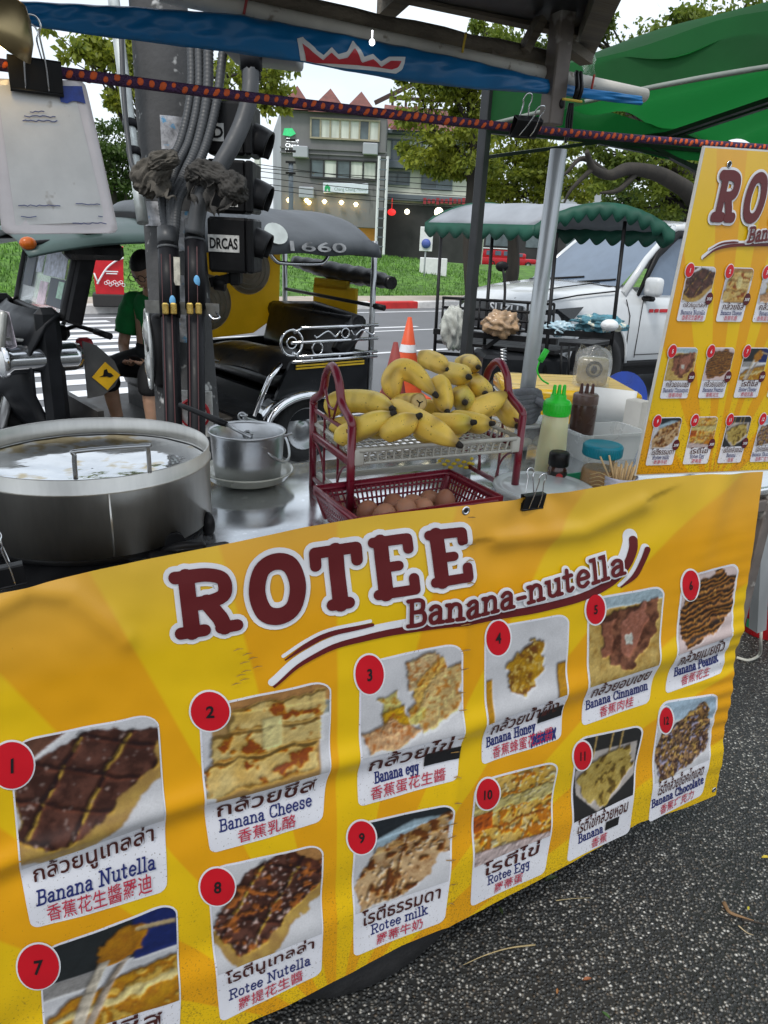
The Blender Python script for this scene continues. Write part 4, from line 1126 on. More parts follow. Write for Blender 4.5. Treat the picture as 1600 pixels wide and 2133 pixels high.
m_.beam(pd(905, 690, 7.1), pd(1160, 712, 6.5), .05); m_.beam(pd(1130, 690, 6.5), pd(1275, 700, 6.4), .05); m_.beam(pd(905, 735, 7.1), pd(1000, 742, 6.9), .03)
m_.beam(pd(985, 745, 6.9), pd(1045, 700, 6.7), .035); m_.beam(pd(1165, 716, 6.4), pd(1260, 722, 6.3), .03)
for x in range(6): m_.tube([pd(1170 + x * 16, 720, 6.35), pd(1168 + x * 16, 790, 6.35)], .01, 5)
for x in range(6): m_.tube([pd(985 + x * 22, 722, 6.8), pd(985 + x * 22, 800, 6.8)], .014, 5)
m_.build("frame", M_blk, TC, True)
m_ = MB(); c = (pd(920, 735, 7.0) + pd(1270, 735, 6.4)) / 2
m_.grid([[pd(908, 712, 7.3), pd(1010, 722, 6.85), pd(1155, 735, 6.4)], [pd(960, 700, 7.9), pd(1100, 705, 7.5), pd(1275, 712, 7.0)]], False); m_.build("tray", M_blk, TC, True, solid=.03)
m_ = MB(); m_.box(pd(1080, 780, 6.75), (.8, .5, .4), (0, 0, .1), .03); m_.build("engine_box", M_bpaint, TC, True)
for x, y, d in ((1060, 860, 6.6), (1190, 860, 6.9)):
    p = pd(x, y, d); p.z = .28; wheel(TC, tuple(ROOTM[TC.name].inverted() @ p), .28, .1, (.3, -1, 0))
m_ = MB(); p = pd(1052, 740, 6.5)
m_.tube([pd(1049 + 6 * math.cos(i * .9), 725 + i * .9, 6.4 + .01 * math.sin(i * .9)) for i in range(60)], .006, 4); m_.build("spring", M_steel, TC, True)
m_ = MB(); m_.tube(catmull([pd(1050, 640, 6.4), pd(1052, 600, 6.4), pd(1048, 560, 6.4)], 4), .012, 6); m_.ell(pd(1046, 555, 6.4), (.06, .02, .045), 10, 6); m_.build("rear_mirror", M_blk, TC, True)
def lumpy(c, r, seed, n=40, k=26, amp=.22, fr=3.0):
    P = []
    for i in range(k + 1):
        ph = pi * i / k; row = []
        for j in range(n):
            a = 2 * pi * j / n; d = Vector((math.sin(ph) * math.cos(a), math.sin(ph) * math.sin(a), math.cos(ph)))
            q = 1 + amp * noise.noise(d * fr + Vector((seed, 0, 0)))
            row.append(Vector((c[0] + r[0] * d.x * q, c[1] + r[1] * d.y * q, c[2] + r[2] * d.z * q)))
        P.append(row)
    return P
M_bag = mat("clear plastic bag", (.82, .84, .85), .15, alpha=.18, trans=.2, var=.1, scale=10, bump=1.0, bscale=30)
def lumpthing(name, lb, cat, p, r, mm, seed, **kw):
    m_ = MB(); m_.grid(lumpy((0, 0, r[2]), r, seed, **kw), wrap=True); o = m_.build(name, mm); seat_on(o, p); return tag(o, lb, cat)
lumpthing("food_bag", "clear plastic bag of brown food in the tricycle basket", "bag", pd(1040, 702, 6.75), (.16, .13, .12), mat("brown puffs in bag", (.42, .27, .15), .35, var=.45, scale=12, bump=.6, bscale=30, coat=.7), 3, fr=3.2, amp=.42)
lumpthing("food_bag", "white plastic bag hanging at the left end of the tricycle basket", "bag", pd(940, 728, 7.0), (.11, .10, .2), mat("white film bag", (.45, .46, .42), .3, var=.35, scale=6, bump=.8, bscale=12, spots=(.2, .28, .2), spot_scale=6, spot_amt=.5), 8, amp=.45, fr=3)
lumpthing("cloth_bundle", "blue and white printed cloth bundle on the tricycle by the truck wheel", "bundle", pd(1245, 692, 6.5), (.22, .13, .075), mat("printed cloth", (.08, .22, .28), .8, var=.9, scale=7, spots=(.7, .68, .55), spot_scale=9, spot_amt=.7), 5, fr=3.4, amp=.5)
lumpthing("plastic_bundle", "pale crumpled plastic bundle left of the printed cloth on the tricycle", "bundle", pd(1165, 698, 6.55), (.13, .1, .06), mat("pale blue film", (.45, .6, .68), .3, var=.3, scale=9, spots=(.1, .3, .4), spot_scale=10, spot_amt=.6), 9, fr=3.6, amp=.55)
lumpthing("helmet", "white helmet on the tricycle handlebar beside the truck wheel", "helmet", pd(1268, 690, 6.2), (.075, .07, .05), M_white, 1, amp=.04)
p = pd(1310, 752, 5.2)
t = thing("blue_stool", "blue plastic chair behind the yellow foam box", "chair", (p.x, p.y, 0))
m_ = MB(); M = frame_M((p.x, p.y, .60), (-.2, -1, .15), (1, -.1, 0))
m_.prism([(.17 * math.cos(a), .2 * max(math.sin(a), -.9)) for a in np.linspace(0, 2 * pi, 26)[:-1]], .02, M); m_.build("backrest", mat("blue plastic", (.02, .06, .36), .35), t, True)
m_ = MB(); m_.box((p.x + .02, p.y - .22, .42), (.4, .4, .04), bev=.015)
for dx in (-.16, .18):
    for dy in (-.38, -.05): m_.beam((p.x + dx, p.y + dy, 0), (p.x + dx, p.y + dy, .41), .04)
m_.build("seat", mat("blue seat plastic", (.02, .06, .3), .35), t, True)
m_ = MB(); m_.m = M; m_.box((.03, -.05, .03), (.018, .16, .006), bev=.002); m_.build("slot", M_white, t, True)

# ---- green tent
M_tent = mat("green tent cloth", (.010, .085, .022), .7, var=.35, scale=1.6, bump=.9, bscale=6, stretch=(1, 1, 1))
_b = M_tent.node_tree.nodes["Principled BSDF"]; _n = M_tent.node_tree
_tl = N(_n, "ShaderNodeBsdfTranslucent"); _tl.inputs[0].default_value = (.016, .22, .045, 1)
_ms = N(_n, "ShaderNodeMixShader"); _ms.inputs[0].default_value = .42
_n.links.new(_b.outputs[0], _ms.inputs[1]); _n.links.new(_tl.outputs[0], _ms.inputs[2]); _n.links.new(_ms.outputs[0], _n.nodes["Material Output"].inputs["Surface"])
q0, q0t = pd(1011, 262, 3.0), pd(1016, 188, 3.0)
ub = Vector((.80, .60, 0)).normalized(); ua = Vector((.60, -.80, 0)).normalized()
TT = thing("market_tent", "green canopy tent with dark folding frame at the upper right", "tent", (q0.x, q0.y, 0))
zv, ze = q0.z, q0t.z
Lb, La = 2.6, 2.4
def TP(a, b, z): return Vector((q0.x, q0.y, 0)) + ua * a + ub * b + Vector((0, 0, z))
apex = TP(La / 2, Lb / 2, ze + .50)
def plane_rows(c0, c1, sag):
    rows = []
    for u_ in np.linspace(0, 1, 20):
        row = []
        for v_ in np.linspace(0, 1, 60):
            p = (c0.lerp(c1, v_)).lerp(apex, u_)
            p = p + Vector((0, 0, .016 * math.sin(v_ * 31 + 2 * u_) * (1 - u_) + .022 * math.sin(v_ * 11 + u_ * 4) * math.sin(u_ * pi)))
            p = p - Vector((0, 0, sag * math.sin(u_ * pi) * math.sin(v_ * pi))) + Vector((0, 0, .02 * noise.noise(p * 2.5)))
            row.append(p)
        rows.append(row)
    return rows
c00, c10, c11, c01 = TP(0, 0, ze), TP(La, 0, ze), TP(La, Lb, ze), TP(0, Lb, ze)
m_ = MB()
for a, b in ((c00, c10), (c10, c11), (c11, c01), (c01, c00)): m_.grid(plane_rows(a, b, .10))
m_.build("roof", M_tent, TT, True)
m_ = MB()
for k, (a, b) in enumerate(((c00, c10), (c10, c11), (c11, c01), (c01, c00))):
    m_.grid([[a.lerp(b, v_) + Vector((0, 0, -(ze - zv) * w_ + .035 * math.sin(v_ * pi) * (1.6 if k == 0 else .2) + .012 * math.sin(v_ * 19 + w_))) + Vector((.012 * math.sin(v_ * 23), .01 * math.cos(v_ * 17), 0)) for v_ in np.linspace(0, 1, 30)] for w_ in np.linspace(0, 1, 5)])
m_.build("valance", M_tent, TT, True)
m_ = MB()
m_.tube([c00.lerp(c10, v_) + Vector((0, -.01, -(ze - zv) + .056 * math.sin(v_ * pi))) for v_ in np.linspace(0, 1, 16)], .009, 5); m_.build("hem", mat("grey hem", (.25, .28, .25), .7), TT, True)
M_fr = mat("dark tent frame", (.035, .037, .04), .45, .3, var=.3, scale=9)
for a, b in ((0, 0), (0, Lb), (La, 0), (La, Lb)):
    m_ = MB(); m_.beam(TP(a, b, 0), TP(a, b, ze), .042, bev=.004); m_.build("leg", M_fr, TT, True)
m_ = MB()
for (a, b) in (((0, 0), (0, Lb)), ((0, Lb), (La, Lb)), ((La, 0), (La, Lb)), ((0, 0), (La, 0))):
    for h0, h1 in ((0, -.28), (-.28, 0)):
        if (a, b) == ((0, 0), (La, 0)): continue
        p, q = TP(*a, zv + .02 + h0 * .5), TP(*b, zv + .02 + h1 * .5)
        mid = p.lerp(q, .5)
        m_.beam(p, mid + Vector((0, 0, .1 - h0)) * .4 + Vector((0, 0, .02)), .028, .014); m_.beam(mid + Vector((0, 0, .1 - h0)) * .4 + Vector((0, 0, .02)), q, .028, .014)
m_.beam(TP(0, 0, zv - .02), TP(0, Lb, zv + .12), .03, .016)
m_.beam(TP(0, 1.0, zv + .06), TP(0, Lb, zv - .2), .03, .018); m_.beam(TP(0, Lb * .5, zv + .1), TP(La * .5, Lb * .5, ze + .2), .03, .018)
m_.beam(TP(0, Lb * .45, zv + .08), TP(La * .55, Lb * .5, ze + .25), .035, .02); m_.beam(TP(0, Lb, zv + .1), TP(La * .4, Lb * .6, ze + .2), .03, .018)
m_.build("truss", M_fr, TT, True)
# ================================================================== THE POLE GROUP
M_conc = mat("stained concrete", (.055, .055, .056), .85, var=.35, scale=4, bump=.5, bscale=30, spots=(.42, .42, .41), spot_scale=7, spot_amt=.5)
M_galv = mat("galvanised steel", (.44, .47, .46), .45, .6, var=.25, scale=10, spots=(.62, .66, .64), spot_scale=16, spot_amt=.5)
M_flex = mat("grey conduit", (.05, .053, .057), .5, var=.15, scale=20)
M_pvc = mat("black pipe", (.006, .006, .008), .5, var=.3, scale=15, spec=.25)
M_gold = mat("brass clamp", (.6, .42, .12), .3, .9, var=.2, scale=30)
M_rag = mat("dirty grey rag", (.075, .067, .055), .9, var=.4, scale=14, bump=.6, bscale=40)
M_sticker = mat("torn stickers", (.4, .4, .42), .6, var=.6, scale=25, spots=(.1, .3, .5), spot_scale=16, spot_amt=.6)
D0 = 3.95
pb, ptp = pd(388, 820, D0), pd(338, 120, D0)
t = thing("concrete_pole", "thick stained concrete pole carrying conduits, behind the griddle pan", "pole", (pb.x, pb.y, 0))
ax = (ptp - pb).normalized()
foot = pb - ax * ((pb.z + .3) / ax.z); head_ = pb + ax * ((5.2 - pb.z) / ax.z)
m_ = MB(); m_.tube([foot.lerp(head_, i / 20) for i in range(21)], [.172 - .03 * i / 20 + .002 * math.sin(i * 2.3) for i in range(21)], 20); m_.build("shaft", M_conc, t, True)
for (z, h, a0) in ((1.05, .34, -1.9), (1.5, .2, -1.6), (2.0, .16, -1.5), (1.62, .12, -2.3)):
    c = foot.lerp(head_, (z - foot.z) / (head_.z - foot.z)); m_ = MB(); m_.lathe([(.1735, 0), (.172, h)], 8, Matrix.Translation(c), arc=(a0, a0 + .75)); m_.build("sticker", M_sticker, t, True)
# thin steel pole at its left
a, b = pd(289, 400, 3.7), pd(242, 40, 3.7)
t = thing("steel_pole", "thin pale steel pole with cable strapped to it, left of the concrete pole", "pole", (a.x, a.y, 0))
d = (b - a).normalized(); f0 = a - d * .16
m_ = MB(); m_.tube([f0, a, b + d * .8], .03, 10); m_.build("shaft", M_galv, t, True)
m_ = MB()
for y in (170, 260, 318): c = a.lerp(b, (400 - y) / 360); m_.tube([c - d * .02, c + d * .02], .036, 10)
m_.build("strap", M_pvc, t, True)
m_ = MB(); m_.tube(catmull([pd(252, 60, 3.62), pd(258, 200, 3.62), pd(268, 300, 3.62), pd(277, 350, 3.6), pd(300, 372, 3.55)], 6), .013, 7); m_.build("cable", M_flex, t, True)
# flexible conduits
for k, (pts, r, lb) in enumerate((
        ([(398, 80), (398, 190), (378, 290), (352, 345), (338, 410), (350, 500)], .022, "ribbed grey conduit, leftmost of the bundle sweeping down the concrete pole"),
        ([(414, 80), (414, 195), (395, 290), (368, 350), (356, 410), (357, 500)], .022, "ribbed grey conduit, second from the left in the sweeping bundle"),
        ([(434, 85), (432, 200), (412, 300), (382, 370), (362, 420), (360, 500)], .026, "ribbed grey conduit, third from the left in the sweeping bundle"),
        ([(466, 95), (452, 210), (430, 300), (402, 365), (372, 420), (363, 500)], .022, "ribbed grey conduit, rightmost of the sweeping bundle"))):
    m_ = MB(); P = catmull([pd(x, y, 3.62 - .012 * k) for x, y in pts], 40)
    m_.tube(P, [r * (1 + .07 * math.sin(i * 2.1)) for i in range(len(P))], 10); o = m_.build("cable_conduit", M_flex); tag(o, lb, "conduit", "grey conduits on the pole")
m_ = MB(); P = catmull([pd(523, 145, 3.5), pd(520, 200, 3.5), pd(505, 255, 3.5), pd(482, 305, 3.48), pd(450, 360, 3.48), pd(418, 420, 3.5), pd(405, 490, 3.52)], 8)
m_.tube(P, .041, 14); o = m_.build("cable_conduit", M_flex); tag(o, "smooth thick grey conduit bending in front of the traffic light", "conduit", "grey conduits on the pole")
t = thing("meter_box", "grey box under the blue awning with the thick conduit screwed into it", "box", pd(555, 115, 3.6))
m_ = MB(); m_.box(pd(553, 78, 3.6) + Vector((0, 0, 0)), (.36, .3, .22), (0, rad(3), 0), .02, 2); m_.build("case", mat("grey box plastic", (.33, .33, .34), .5), t, True)
m_ = MB(); c = pd(523, 132, 3.5); m_.tube([c + Vector((0, 0, .06)), c - Vector((0, 0, .03))], .055, 8); m_.tube([c - Vector((0, 0, .03)), c - Vector((0, 0, .07))], .047, 14); m_.build("cable_gland", M_pvc, t, True)
for px0, px1, yt, w, lb in ((350, 362, 508, .05, "left black pipe with a red stripe in front of the concrete pole"), (406, 410, 492, .05, "right black pipe with a red stripe in front of the concrete pole")):
    p, q = pd(px0, yt, 3.55), pd(px1, 900, 3.55)
    t = thing("black_pipe", lb, "pipe", (q.x, q.y, 0), 0, "black pipes with red stripes")
    d = (p - q).normalized(); z0 = q - d * (q.z / d.z)
    m_ = MB(); m_.tube([z0, q, p], w * .86, 16); m_.tube([p - d * .36, p], w, 16); m_.build("shaft", M_pvc, t, True)
    m_ = MB()
    for s_ in (-.02, .022): m_.beam(z0 + Vector((s_, -w * .85, 0)), p - d * .05 + Vector((s_, -w * .98 + .002, 0)), .005, .004)
    m_.build("stripe", mat("dull red stripe", (.06, .010, .012), .5), t, True)
    m_ = MB(); m_.tube([p - d * .02, p + d * .075], w * 1.0, 16); m_.tube([p - d * .03, p - d * .018], w * 1.03, 16); m_.build("coupling", M_flex, t, True)
    m_ = MB(); c = p - d * (.28 if px0 < 400 else .22) + Vector((.028 if px0 < 400 else .02, -w * .95, 0)); m_.ell(c, (.016, .008, .03), 14, 8); m_.build("sticker", mat("blue oval sticker", (.12, .35, .6), .5), t, True)
    if px0 < 400:
        m_ = MB(); c = pd(369, 565, 3.5); m_.box(c, (.03, .008, .13), (0, .03, 0)); m_.build("paper_label", mat("pale paper label", (.45, .43, .36), .7, var=.4, scale=30), t, True)
t = thing("pipe_bracket", "steel bracket with brass clamps holding the two black pipes", "bracket", pd(380, 642, 3.55))
m_ = MB(); m_.beam(pd(303, 638, 3.56), pd(457, 646, 3.56), .012, .06); m_.build("bar", mat("dark bracket steel", (.16, .16, .15), .45, .7, var=.3, scale=20), t, True)
m_ = MB()
for px in (345, 362, 396, 414): m_.box(pd(px, 643, 3.47), (.03, .02, .055), bev=.006)
m_.build("clamp", M_gold, t, True)
m_ = MB(); m_.tube(catmull([pd(450, 650, 3.53), pd(457, 662, 3.5), pd(444, 664, 3.5), pd(435, 655, 3.5)], 4), .006, 6); m_.build("hook", M_chrome, t, True)
# rags
def rag(lb, parts, seed, mm, tails=()):
    """crumpled cloth: creased bundles with flat ends hanging from them"""
    m_ = MB(); rg = random.Random(seed)
    for (x, y, d, rx, ry, rz, ang) in parts:
        c = pd(x, y, d); P = []; ca, sa = math.cos(ang), math.sin(ang)
        for i in range(61):
            ph = pi * i / 60; row = []
            for k in range(96):
                a = 2 * pi * k / 96; e = Vector((math.sin(ph) * math.cos(a), math.sin(ph) * math.sin(a), math.cos(ph)))
                al, ac = e.x * ca + e.z * sa, -e.x * sa + e.z * ca
                q = .92 + .22 * noise.noise((al * 1.6 + seed, ac * 1.6, e.y * 1.6)) - .34 * abs(noise.noise((al * 1.1, ac * 3.6 + seed, e.y * 3.0))) - .14 * abs(noise.noise((al * 3, ac * 8, e.y * 7 + seed)))
                row.append(c + Vector((rx * al * ca - rz * ac * sa, ry * e.y, rx * al * sa + rz * ac * ca)) * q)
            P.append(row)
        m_.grid(P, wrap=True)
    for tl, w in tails:
        Q = catmull([pd(x, y, 3.36) for x, y in tl], 7); n = len(Q)
        m_.grid([[q + Vector((w * (v_ - .5) * (1 - .35 * i / n) + .008 * math.sin(i * .9 + v_ * 3), .02 * math.sin(v_ * 7 + i * .5), .01 * math.sin(v_ * 9 + i))) for v_ in np.linspace(0, 1, 9)] for i, q in enumerate(Q)])
    o = m_.build("rag", mm); tag(o, lb, "rag")
rag("dirty beige rag knotted round the conduit bundle on its left side", [(318, 368, 3.5, .13, .10, .10, .9), (340, 338, 3.46, .09, .08, .06, .35)], 1, M_rag, [([(325, 380), (335, 402), (352, 414)], .09)])
rag("dark ragged cloth tied round the thick conduit beside the traffic light", [(445, 368, 3.42, .13, .09, .075, -.35), (484, 392, 3.4, .085, .08, .085, -.9), (412, 362, 3.44, .07, .07, .06, .3)], 4, mat("dark wet rag", (.040, .037, .033), .9, var=.4, scale=14, bump=.6, bscale=40), [([(440, 380), (434, 415), (446, 448)], .055), ([(478, 400), (470, 428), (452, 440)], .06), ([(408, 370), (396, 392), (404, 424)], .04)])
# traffic light, seen from behind
TLo = pd(482, 400, 3.85)
t = thing("traffic_light", "black traffic light seen from behind with white labels", "traffic light", TLo, 0)
m_ = MB()
for y0, y1, x0, x1 in ((212, 330, 436, 519), (332, 448, 438, 521), (450, 570, 440, 523)):
    a, b = py_(x0, y0, TLo.y), py_(x1, y1, TLo.y); c = (a + b) / 2; m_.box(c, (b.x - a.x, .2, a.z - b.z - .006), bev=.014)
    m_.box(c + Vector(((b.x - a.x) / 2 + .02, .0, 0)), (.04, .26, a.z - b.z - .012), bev=.01)
m_.build("housing", M_blk, t, True)
for yc in (300, 412, 512):
    m_ = MB(); c = py_(527, yc, TLo.y)
    P = []
    for i, x in enumerate(np.linspace(0, .11, 8)):
        P.append([Vector((c.x + x * (1 - .5 * (1 - math.sin(a)) * .5), c.y + .1 * math.cos(a), c.z + .1 * math.sin(a) * (1 - .25 * (i / 7)) - .02 * (i / 7) ** 2)) for a in np.linspace(-.6, pi + .6, 16)])
    m_.grid(P); m_.build("visor", M_blk, t, True, solid=.008)
M_lab = mat("white label", (.62, .62, .6), .6, var=.25, scale=30, spots=(.25, .25, .24), spot_scale=40, spot_amt=.45)
for txt, x0, y0, x1, y1 in (("DRCAS", 443, 488, 507, 526), ("S", 486, 415, 504, 433), ("D", 452, 262, 476, 300)):
    a, b = py_(x0, y0, TLo.y), py_(x1, y1, TLo.y); c = (a + b) / 2; c.y = TLo.y - .103
    m_ = MB(); m_.box(c, (b.x - a.x, .004, a.z - b.z)); o = m_.build("label_plate", M_lab, t, True)
    m_ = MB(); put_type(m_, txt, Matrix.Translation(c + Vector((0, -.0035, 0))) @ Matrix.Rotation(pi / 2, 4, 'X'), (b.x - a.x) * .9, (a.z - b.z) * .66, .03); q = m_.build("lettering", M_blk, t, True); q.parent = o
m_ = MB(); m_.beam(py_(440, 588, TLo.y), py_(500, 575, TLo.y), .06, .05); m_.tube([py_(448, 588, TLo.y), py_(470, 592, TLo.y)], .04, 10); m_.box(py_(492, 578, TLo.y), (.06, .1, .08), bev=.01); m_.build("bracket", M_blk, t, True)
# pedestrian signal facing left
c = pd(318, 728, 3.75)
t = thing("pedestrian_signal", "black pedestrian signal with a pale lens rim facing left, under the pipe bracket", "traffic light", c, rad(205))
m_ = MB(); m_.box((-.05, 0, 0), (.12, .2, .38), bev=.03, seg=2); m_.build("housing", M_blk, t)
m_ = MB(); m_.tube([Vector((.02, .1 * math.cos(a), .2 * math.sin(a) * 1.0)) for a in np.linspace(0, 2 * pi, 28)[:-1]], .01, 6, closed=True); m_.build("rim", mat("pale rim", (.5, .52, .52), .3, .5), t)
for z in (.085, -.085): m_ = MB(); m_.ell((.015, 0, z), (.03, .075, .075), 18, 10); m_.build("lens", mat("signal lens", (.35, .36, .36), .15, .4, var=.3, scale=20), t)
# no-parking plate
c = pd(405, 858, 3.62)
t = thing("no_parking_sign", "white plate with a red no-parking ring on the concrete pole", "sign", c)
m_ = MB(); a, b = pd(370, 808, 3.7), pd(441, 915, 3.7); m_.box((a + b) / 2, (b.x - a.x, .006, a.z - b.z), bev=.002); m_.build("plate", M_lab, t, True)
m_ = MB(); cc = (a + b) / 2 + Vector((0, -.006, 0)); r_ = (b.x - a.x) * .4
m_.tube(circle_pts(cc, r_, 28), .011, 6, closed=True, flat=.4); m_.beam(cc + Vector((-r_ * .7, 0, r_ * .7)), cc + Vector((r_ * .7, 0, -r_ * .7)), .02, .004, up=(0, 1, 0)); m_.build("ring", mat("sign red", (.5, .02, .03), .5), t, True)
# ================================================================== THE STALL
M_ss = mat("brushed stainless", (.52, .51, .48), .36, .8, var=.32, scale=9, stretch=(1, 1, .25), rvar=.07, bump=.06, bscale=60)
_nt = M_ss.node_tree; _b = _nt.nodes["Principled BSDF"]
_tg = N(_nt, "ShaderNodeTangent", direction_type='RADIAL', axis='Z'); _nt.links.new(_tg.outputs[0], _b.inputs["Tangent"])
_b.inputs["Anisotropic"].default_value = .9
M_top = mat("worn stainless top", (.66, .68, .70), .14, .9, var=.25, scale=5, rvar=.08, spots=(.82, .84, .87), spot_scale=30, spot_amt=.45)
M_pipe = mat("galvanised post", (.50, .52, .53), .42, .6, var=.12, scale=9, stretch=(1, 1, .2))
M_oldw = mat("weathered timber", (.13, .11, .085), .8, var=.45, scale=5, bump=.5, bscale=40, stretch=(.3, 4, 4))
M_rust = mat("rusty channel", (.17, .145, .13), .6, .3, var=.4, scale=8, spots=(.42, .4, .37), spot_scale=12, spot_amt=.55)
M_roof = mat("dark roof sheet", (.016, .018, .020), .55, var=.4, scale=2.5)
TZ = 1.08
CART = thing("food_cart", "roti cart with stainless counter, dark timber roof and a steel corner post", "food cart", (CO[0] + CU[0] * .8, CO[1] + CU[1] * .8, 0), CANG)
def cart(s, t, z): return Vector((s - .8, t, z))
m_ = MB(); m_.box(cart(.72, .33, TZ - .012), (2.2, .57, .024), bev=.008, seg=2); m_.build("counter_top", M_top, CART)
m_ = MB()
for s_ in (-.3, .7, 1.7):
    for t_ in (.06, .58): m_.box(cart(s_, t_, .62), (.035, .035, .9), bev=.003)
for z in (.2, .6, 1.03):
    for t_ in (.06, .58): m_.box(cart(.7, t_, z), (1.965, .03, .03), bev=.002)
m_.box(cart(.7, .32, .2), (2.0, .5, .02)); m_.box(cart(-.3, .32, 1.02), (.03, .485, .03)); m_.box(cart(1.7, .32, 1.02), (.03, .485, .03))
m_.build("frame", M_rust, CART)
for s_, t_ in ((.62, .04), (.62, .62)): wheel(CART, tuple(cart(s_, t_, .3)), .3, .06, (0, -1, 0))
for s_ in (1.5,):
    m_ = MB(); m_.box(cart(s_, .5, .18), (.06, .06, .06)); m_.tube([cart(s_, .5, .1), cart(s_, .5, .2)], .012, 6); o = m_.build("castor", M_blk, CART)
a, b = st(pt(1085, 800, .55)), st(pt(1130, 500, .55))
PS = a[0]
pb_, pt_ = cart(PS + .02, .55, .95), cart(PS + .035, .55, 1.83)
m_ = MB(); m_.tube([pb_, pt_], .0205, 18); m_.build("corner_post", M_pipe, CART)
m_ = MB(); c0, c1 = st(pt(1150, 262, .55)), st(pt(1172, -20, .55))
m_.beam(cart(c0[0] - .005, .55, c0[2]), cart(c1[0] + .01, .55, c1[2] + .15), .044, .042, up=(0, 1, 0), bev=.003); m_.build("post_sleeve", M_rust, CART)
m_ = MB(); p = cart(c0[0] + .004, .5275, c0[2] + .045); m_.ell(p, (.008, .003, .011), 10, 6); m_.build("bolt_hole", M_blk, CART)
m_ = MB(); m_.beam(cart(PS + .01, .53, 1.12), cart(1.72, .58, 1.09), .02, .035); m_.build("back_rail", M_rust, CART)
# roof: a dark sheet on timbers
RZ = 2.075
m_ = MB()
F0, F1 = st(pt(480, -6, .62)), st(pt(1235, 84, .62))
m_.grid([[cart(-.8 + s_ * (.8 + .98 + .72 * t_), t_, RZ + .05 + .02 * math.sin(s_ * 6) + (.62 - t_) * .02) for t_ in (-.35, .0, .3, .64)] for s_ in np.linspace(0, 1, 12)]); m_.build("roof", M_roof, CART, solid=.02)
m_ = MB()
for t_ in (.2, .64): m_.beam(cart(-.8, t_, RZ + .01), cart(.96 + .72 * t_, t_, RZ + .03), .035, .024)
for s_ in (-.2, .3, .7): m_.beam(cart(s_, -.33, RZ + .015), cart(s_ + .2, .7, RZ + .01), .04, .035)
m_.beam(cart(.72, -.33, RZ + .02), cart(1.45, .66, RZ + .02), .05, .06)
m_.beam(cart(c1[0] - .16, .6, RZ - .055), cart(c1[0] + .02, .66, RZ - .03), .034, .024); m_.beam(cart(c1[0] + .0, .55, RZ - .02), cart(c1[0] + .14, .6, RZ - .035), .034, .022); m_.beam(cart(c1[0] - .07, .58, RZ - .05), cart(c1[0] - .03, .58, RZ + .02), .03, .02)
m_.build("roof_beam", M_oldw, CART)
# long pole above the awning, white pipe, rolled blue awning
def rodthing(name, lb, cat, pa, pb2, t, r, mm, n=12, wob=0):
    a, b = pt(*pa, t), pt(*pb2, t); P = [a.lerp(b, i / 12) + Vector((0, 0, wob * math.sin(i * 1.9))) for i in range(13)]
    m_ = MB(); m_.tube(P, [r * (1 + .06 * math.sin(i * 2.7)) if wob else r for i in range(13)], n); o = m_.build(name, mm); tag(o, lb, cat); return o
rodthing("bamboo_pole", "brown weathered bamboo pole between the roof and the white pipe", "pole", (360, -42), (1140, 121), .6, .017, M_oldw, wob=.002)
rodthing("plastic_pipe", "long dirty white pipe lying along the top of the blue roll", "pipe", (330, -18), (1343, 199), .575, .0165, mat("dirty white pipe", (.50, .48, .43), .5, var=.25, scale=5, spots=(.25, .22, .18), spot_scale=22, spot_amt=.45), 14)
M_blue = mat("blue awning film", (.006, .14, .36), .42, var=.25, scale=4, bump=.4, bscale=11, stretch=(1, 1, 1))
t = thing("rolled_awning", "rolled blue awning with part of a red crown emblem on it", "awning", pt(700, 115, .55))
top = [(-90, -48), (0, 0), (250, 12), (500, 30), (800, 88), (1000, 130), (1140, 165), (1200, 180), (1335, 200)]
bot = [(-90, 18), (0, 45), (200, 75), (500, 112), (640, 132), (830, 168), (1000, 187), (1140, 196), (1335, 220)]
def li(L, x):
    for i in range(len(L) - 1):
        if x <= L[i + 1][0]: break
    a, b = L[i], L[i + 1]; k = (x - a[0]) / (b[0] - a[0]); return a[1] + (b[1] - a[1]) * k
def awn_pt(x, v, off=0.0, t_=.55):
    y = li(top, x) * (1 - v) + li(bot, x) * v
    p = pt(x, y, t_); h = (pt(x, li(top, x), t_) - pt(x, li(bot, x), t_)).length
    bul = .5 * h * math.sqrt(max(0, 1 - (2 * v - 1) ** 2)) * .55 + .005 * noise.noise((x * .012, v * 3, 2)) + .0022 * noise.noise((x * .035 + v * 4, v * 6, 7)) + .0012 * math.sin(x * .09 + v * 9) + off
    return p - Vector(CV) * bul
m_ = MB()
xs = np.linspace(-90, 1335, 240)
m_.grid([[awn_pt(x, v) for v in np.linspace(0, 1, 14)] + [awn_pt(x, v) + Vector(CV) * (pt(x, li(top, x), .55) - pt(x, li(bot, x), .55)).length * .55 * math.sqrt(max(0, 1 - (2 * v - 1) ** 2)) for v in np.linspace(1, 0, 10)[1:-1]] for x in xs], wrap=True)
e = [awn_pt(1335, v) for v in np.linspace(0, 1, 14)]; m_.poly(e)
m_.build("roll", M_blue, t, True)
def awn_shape(pxs, off):
    out = []
    for x, y in pxs:
        a, b = li(top, x), li(bot, x); v = (y - a) / (b - a); out.append(awn_pt(x, min(.98, max(.02, v)), off))
    return out
crown = [(622, 132), (612, 84), (625, 80), (652, 108), (668, 118), (682, 102), (698, 116), (714, 112), (729, 86), (750, 122), (768, 116), (784, 132), (800, 122), (836, 122), (830, 148), (818, 156), (740, 146)]
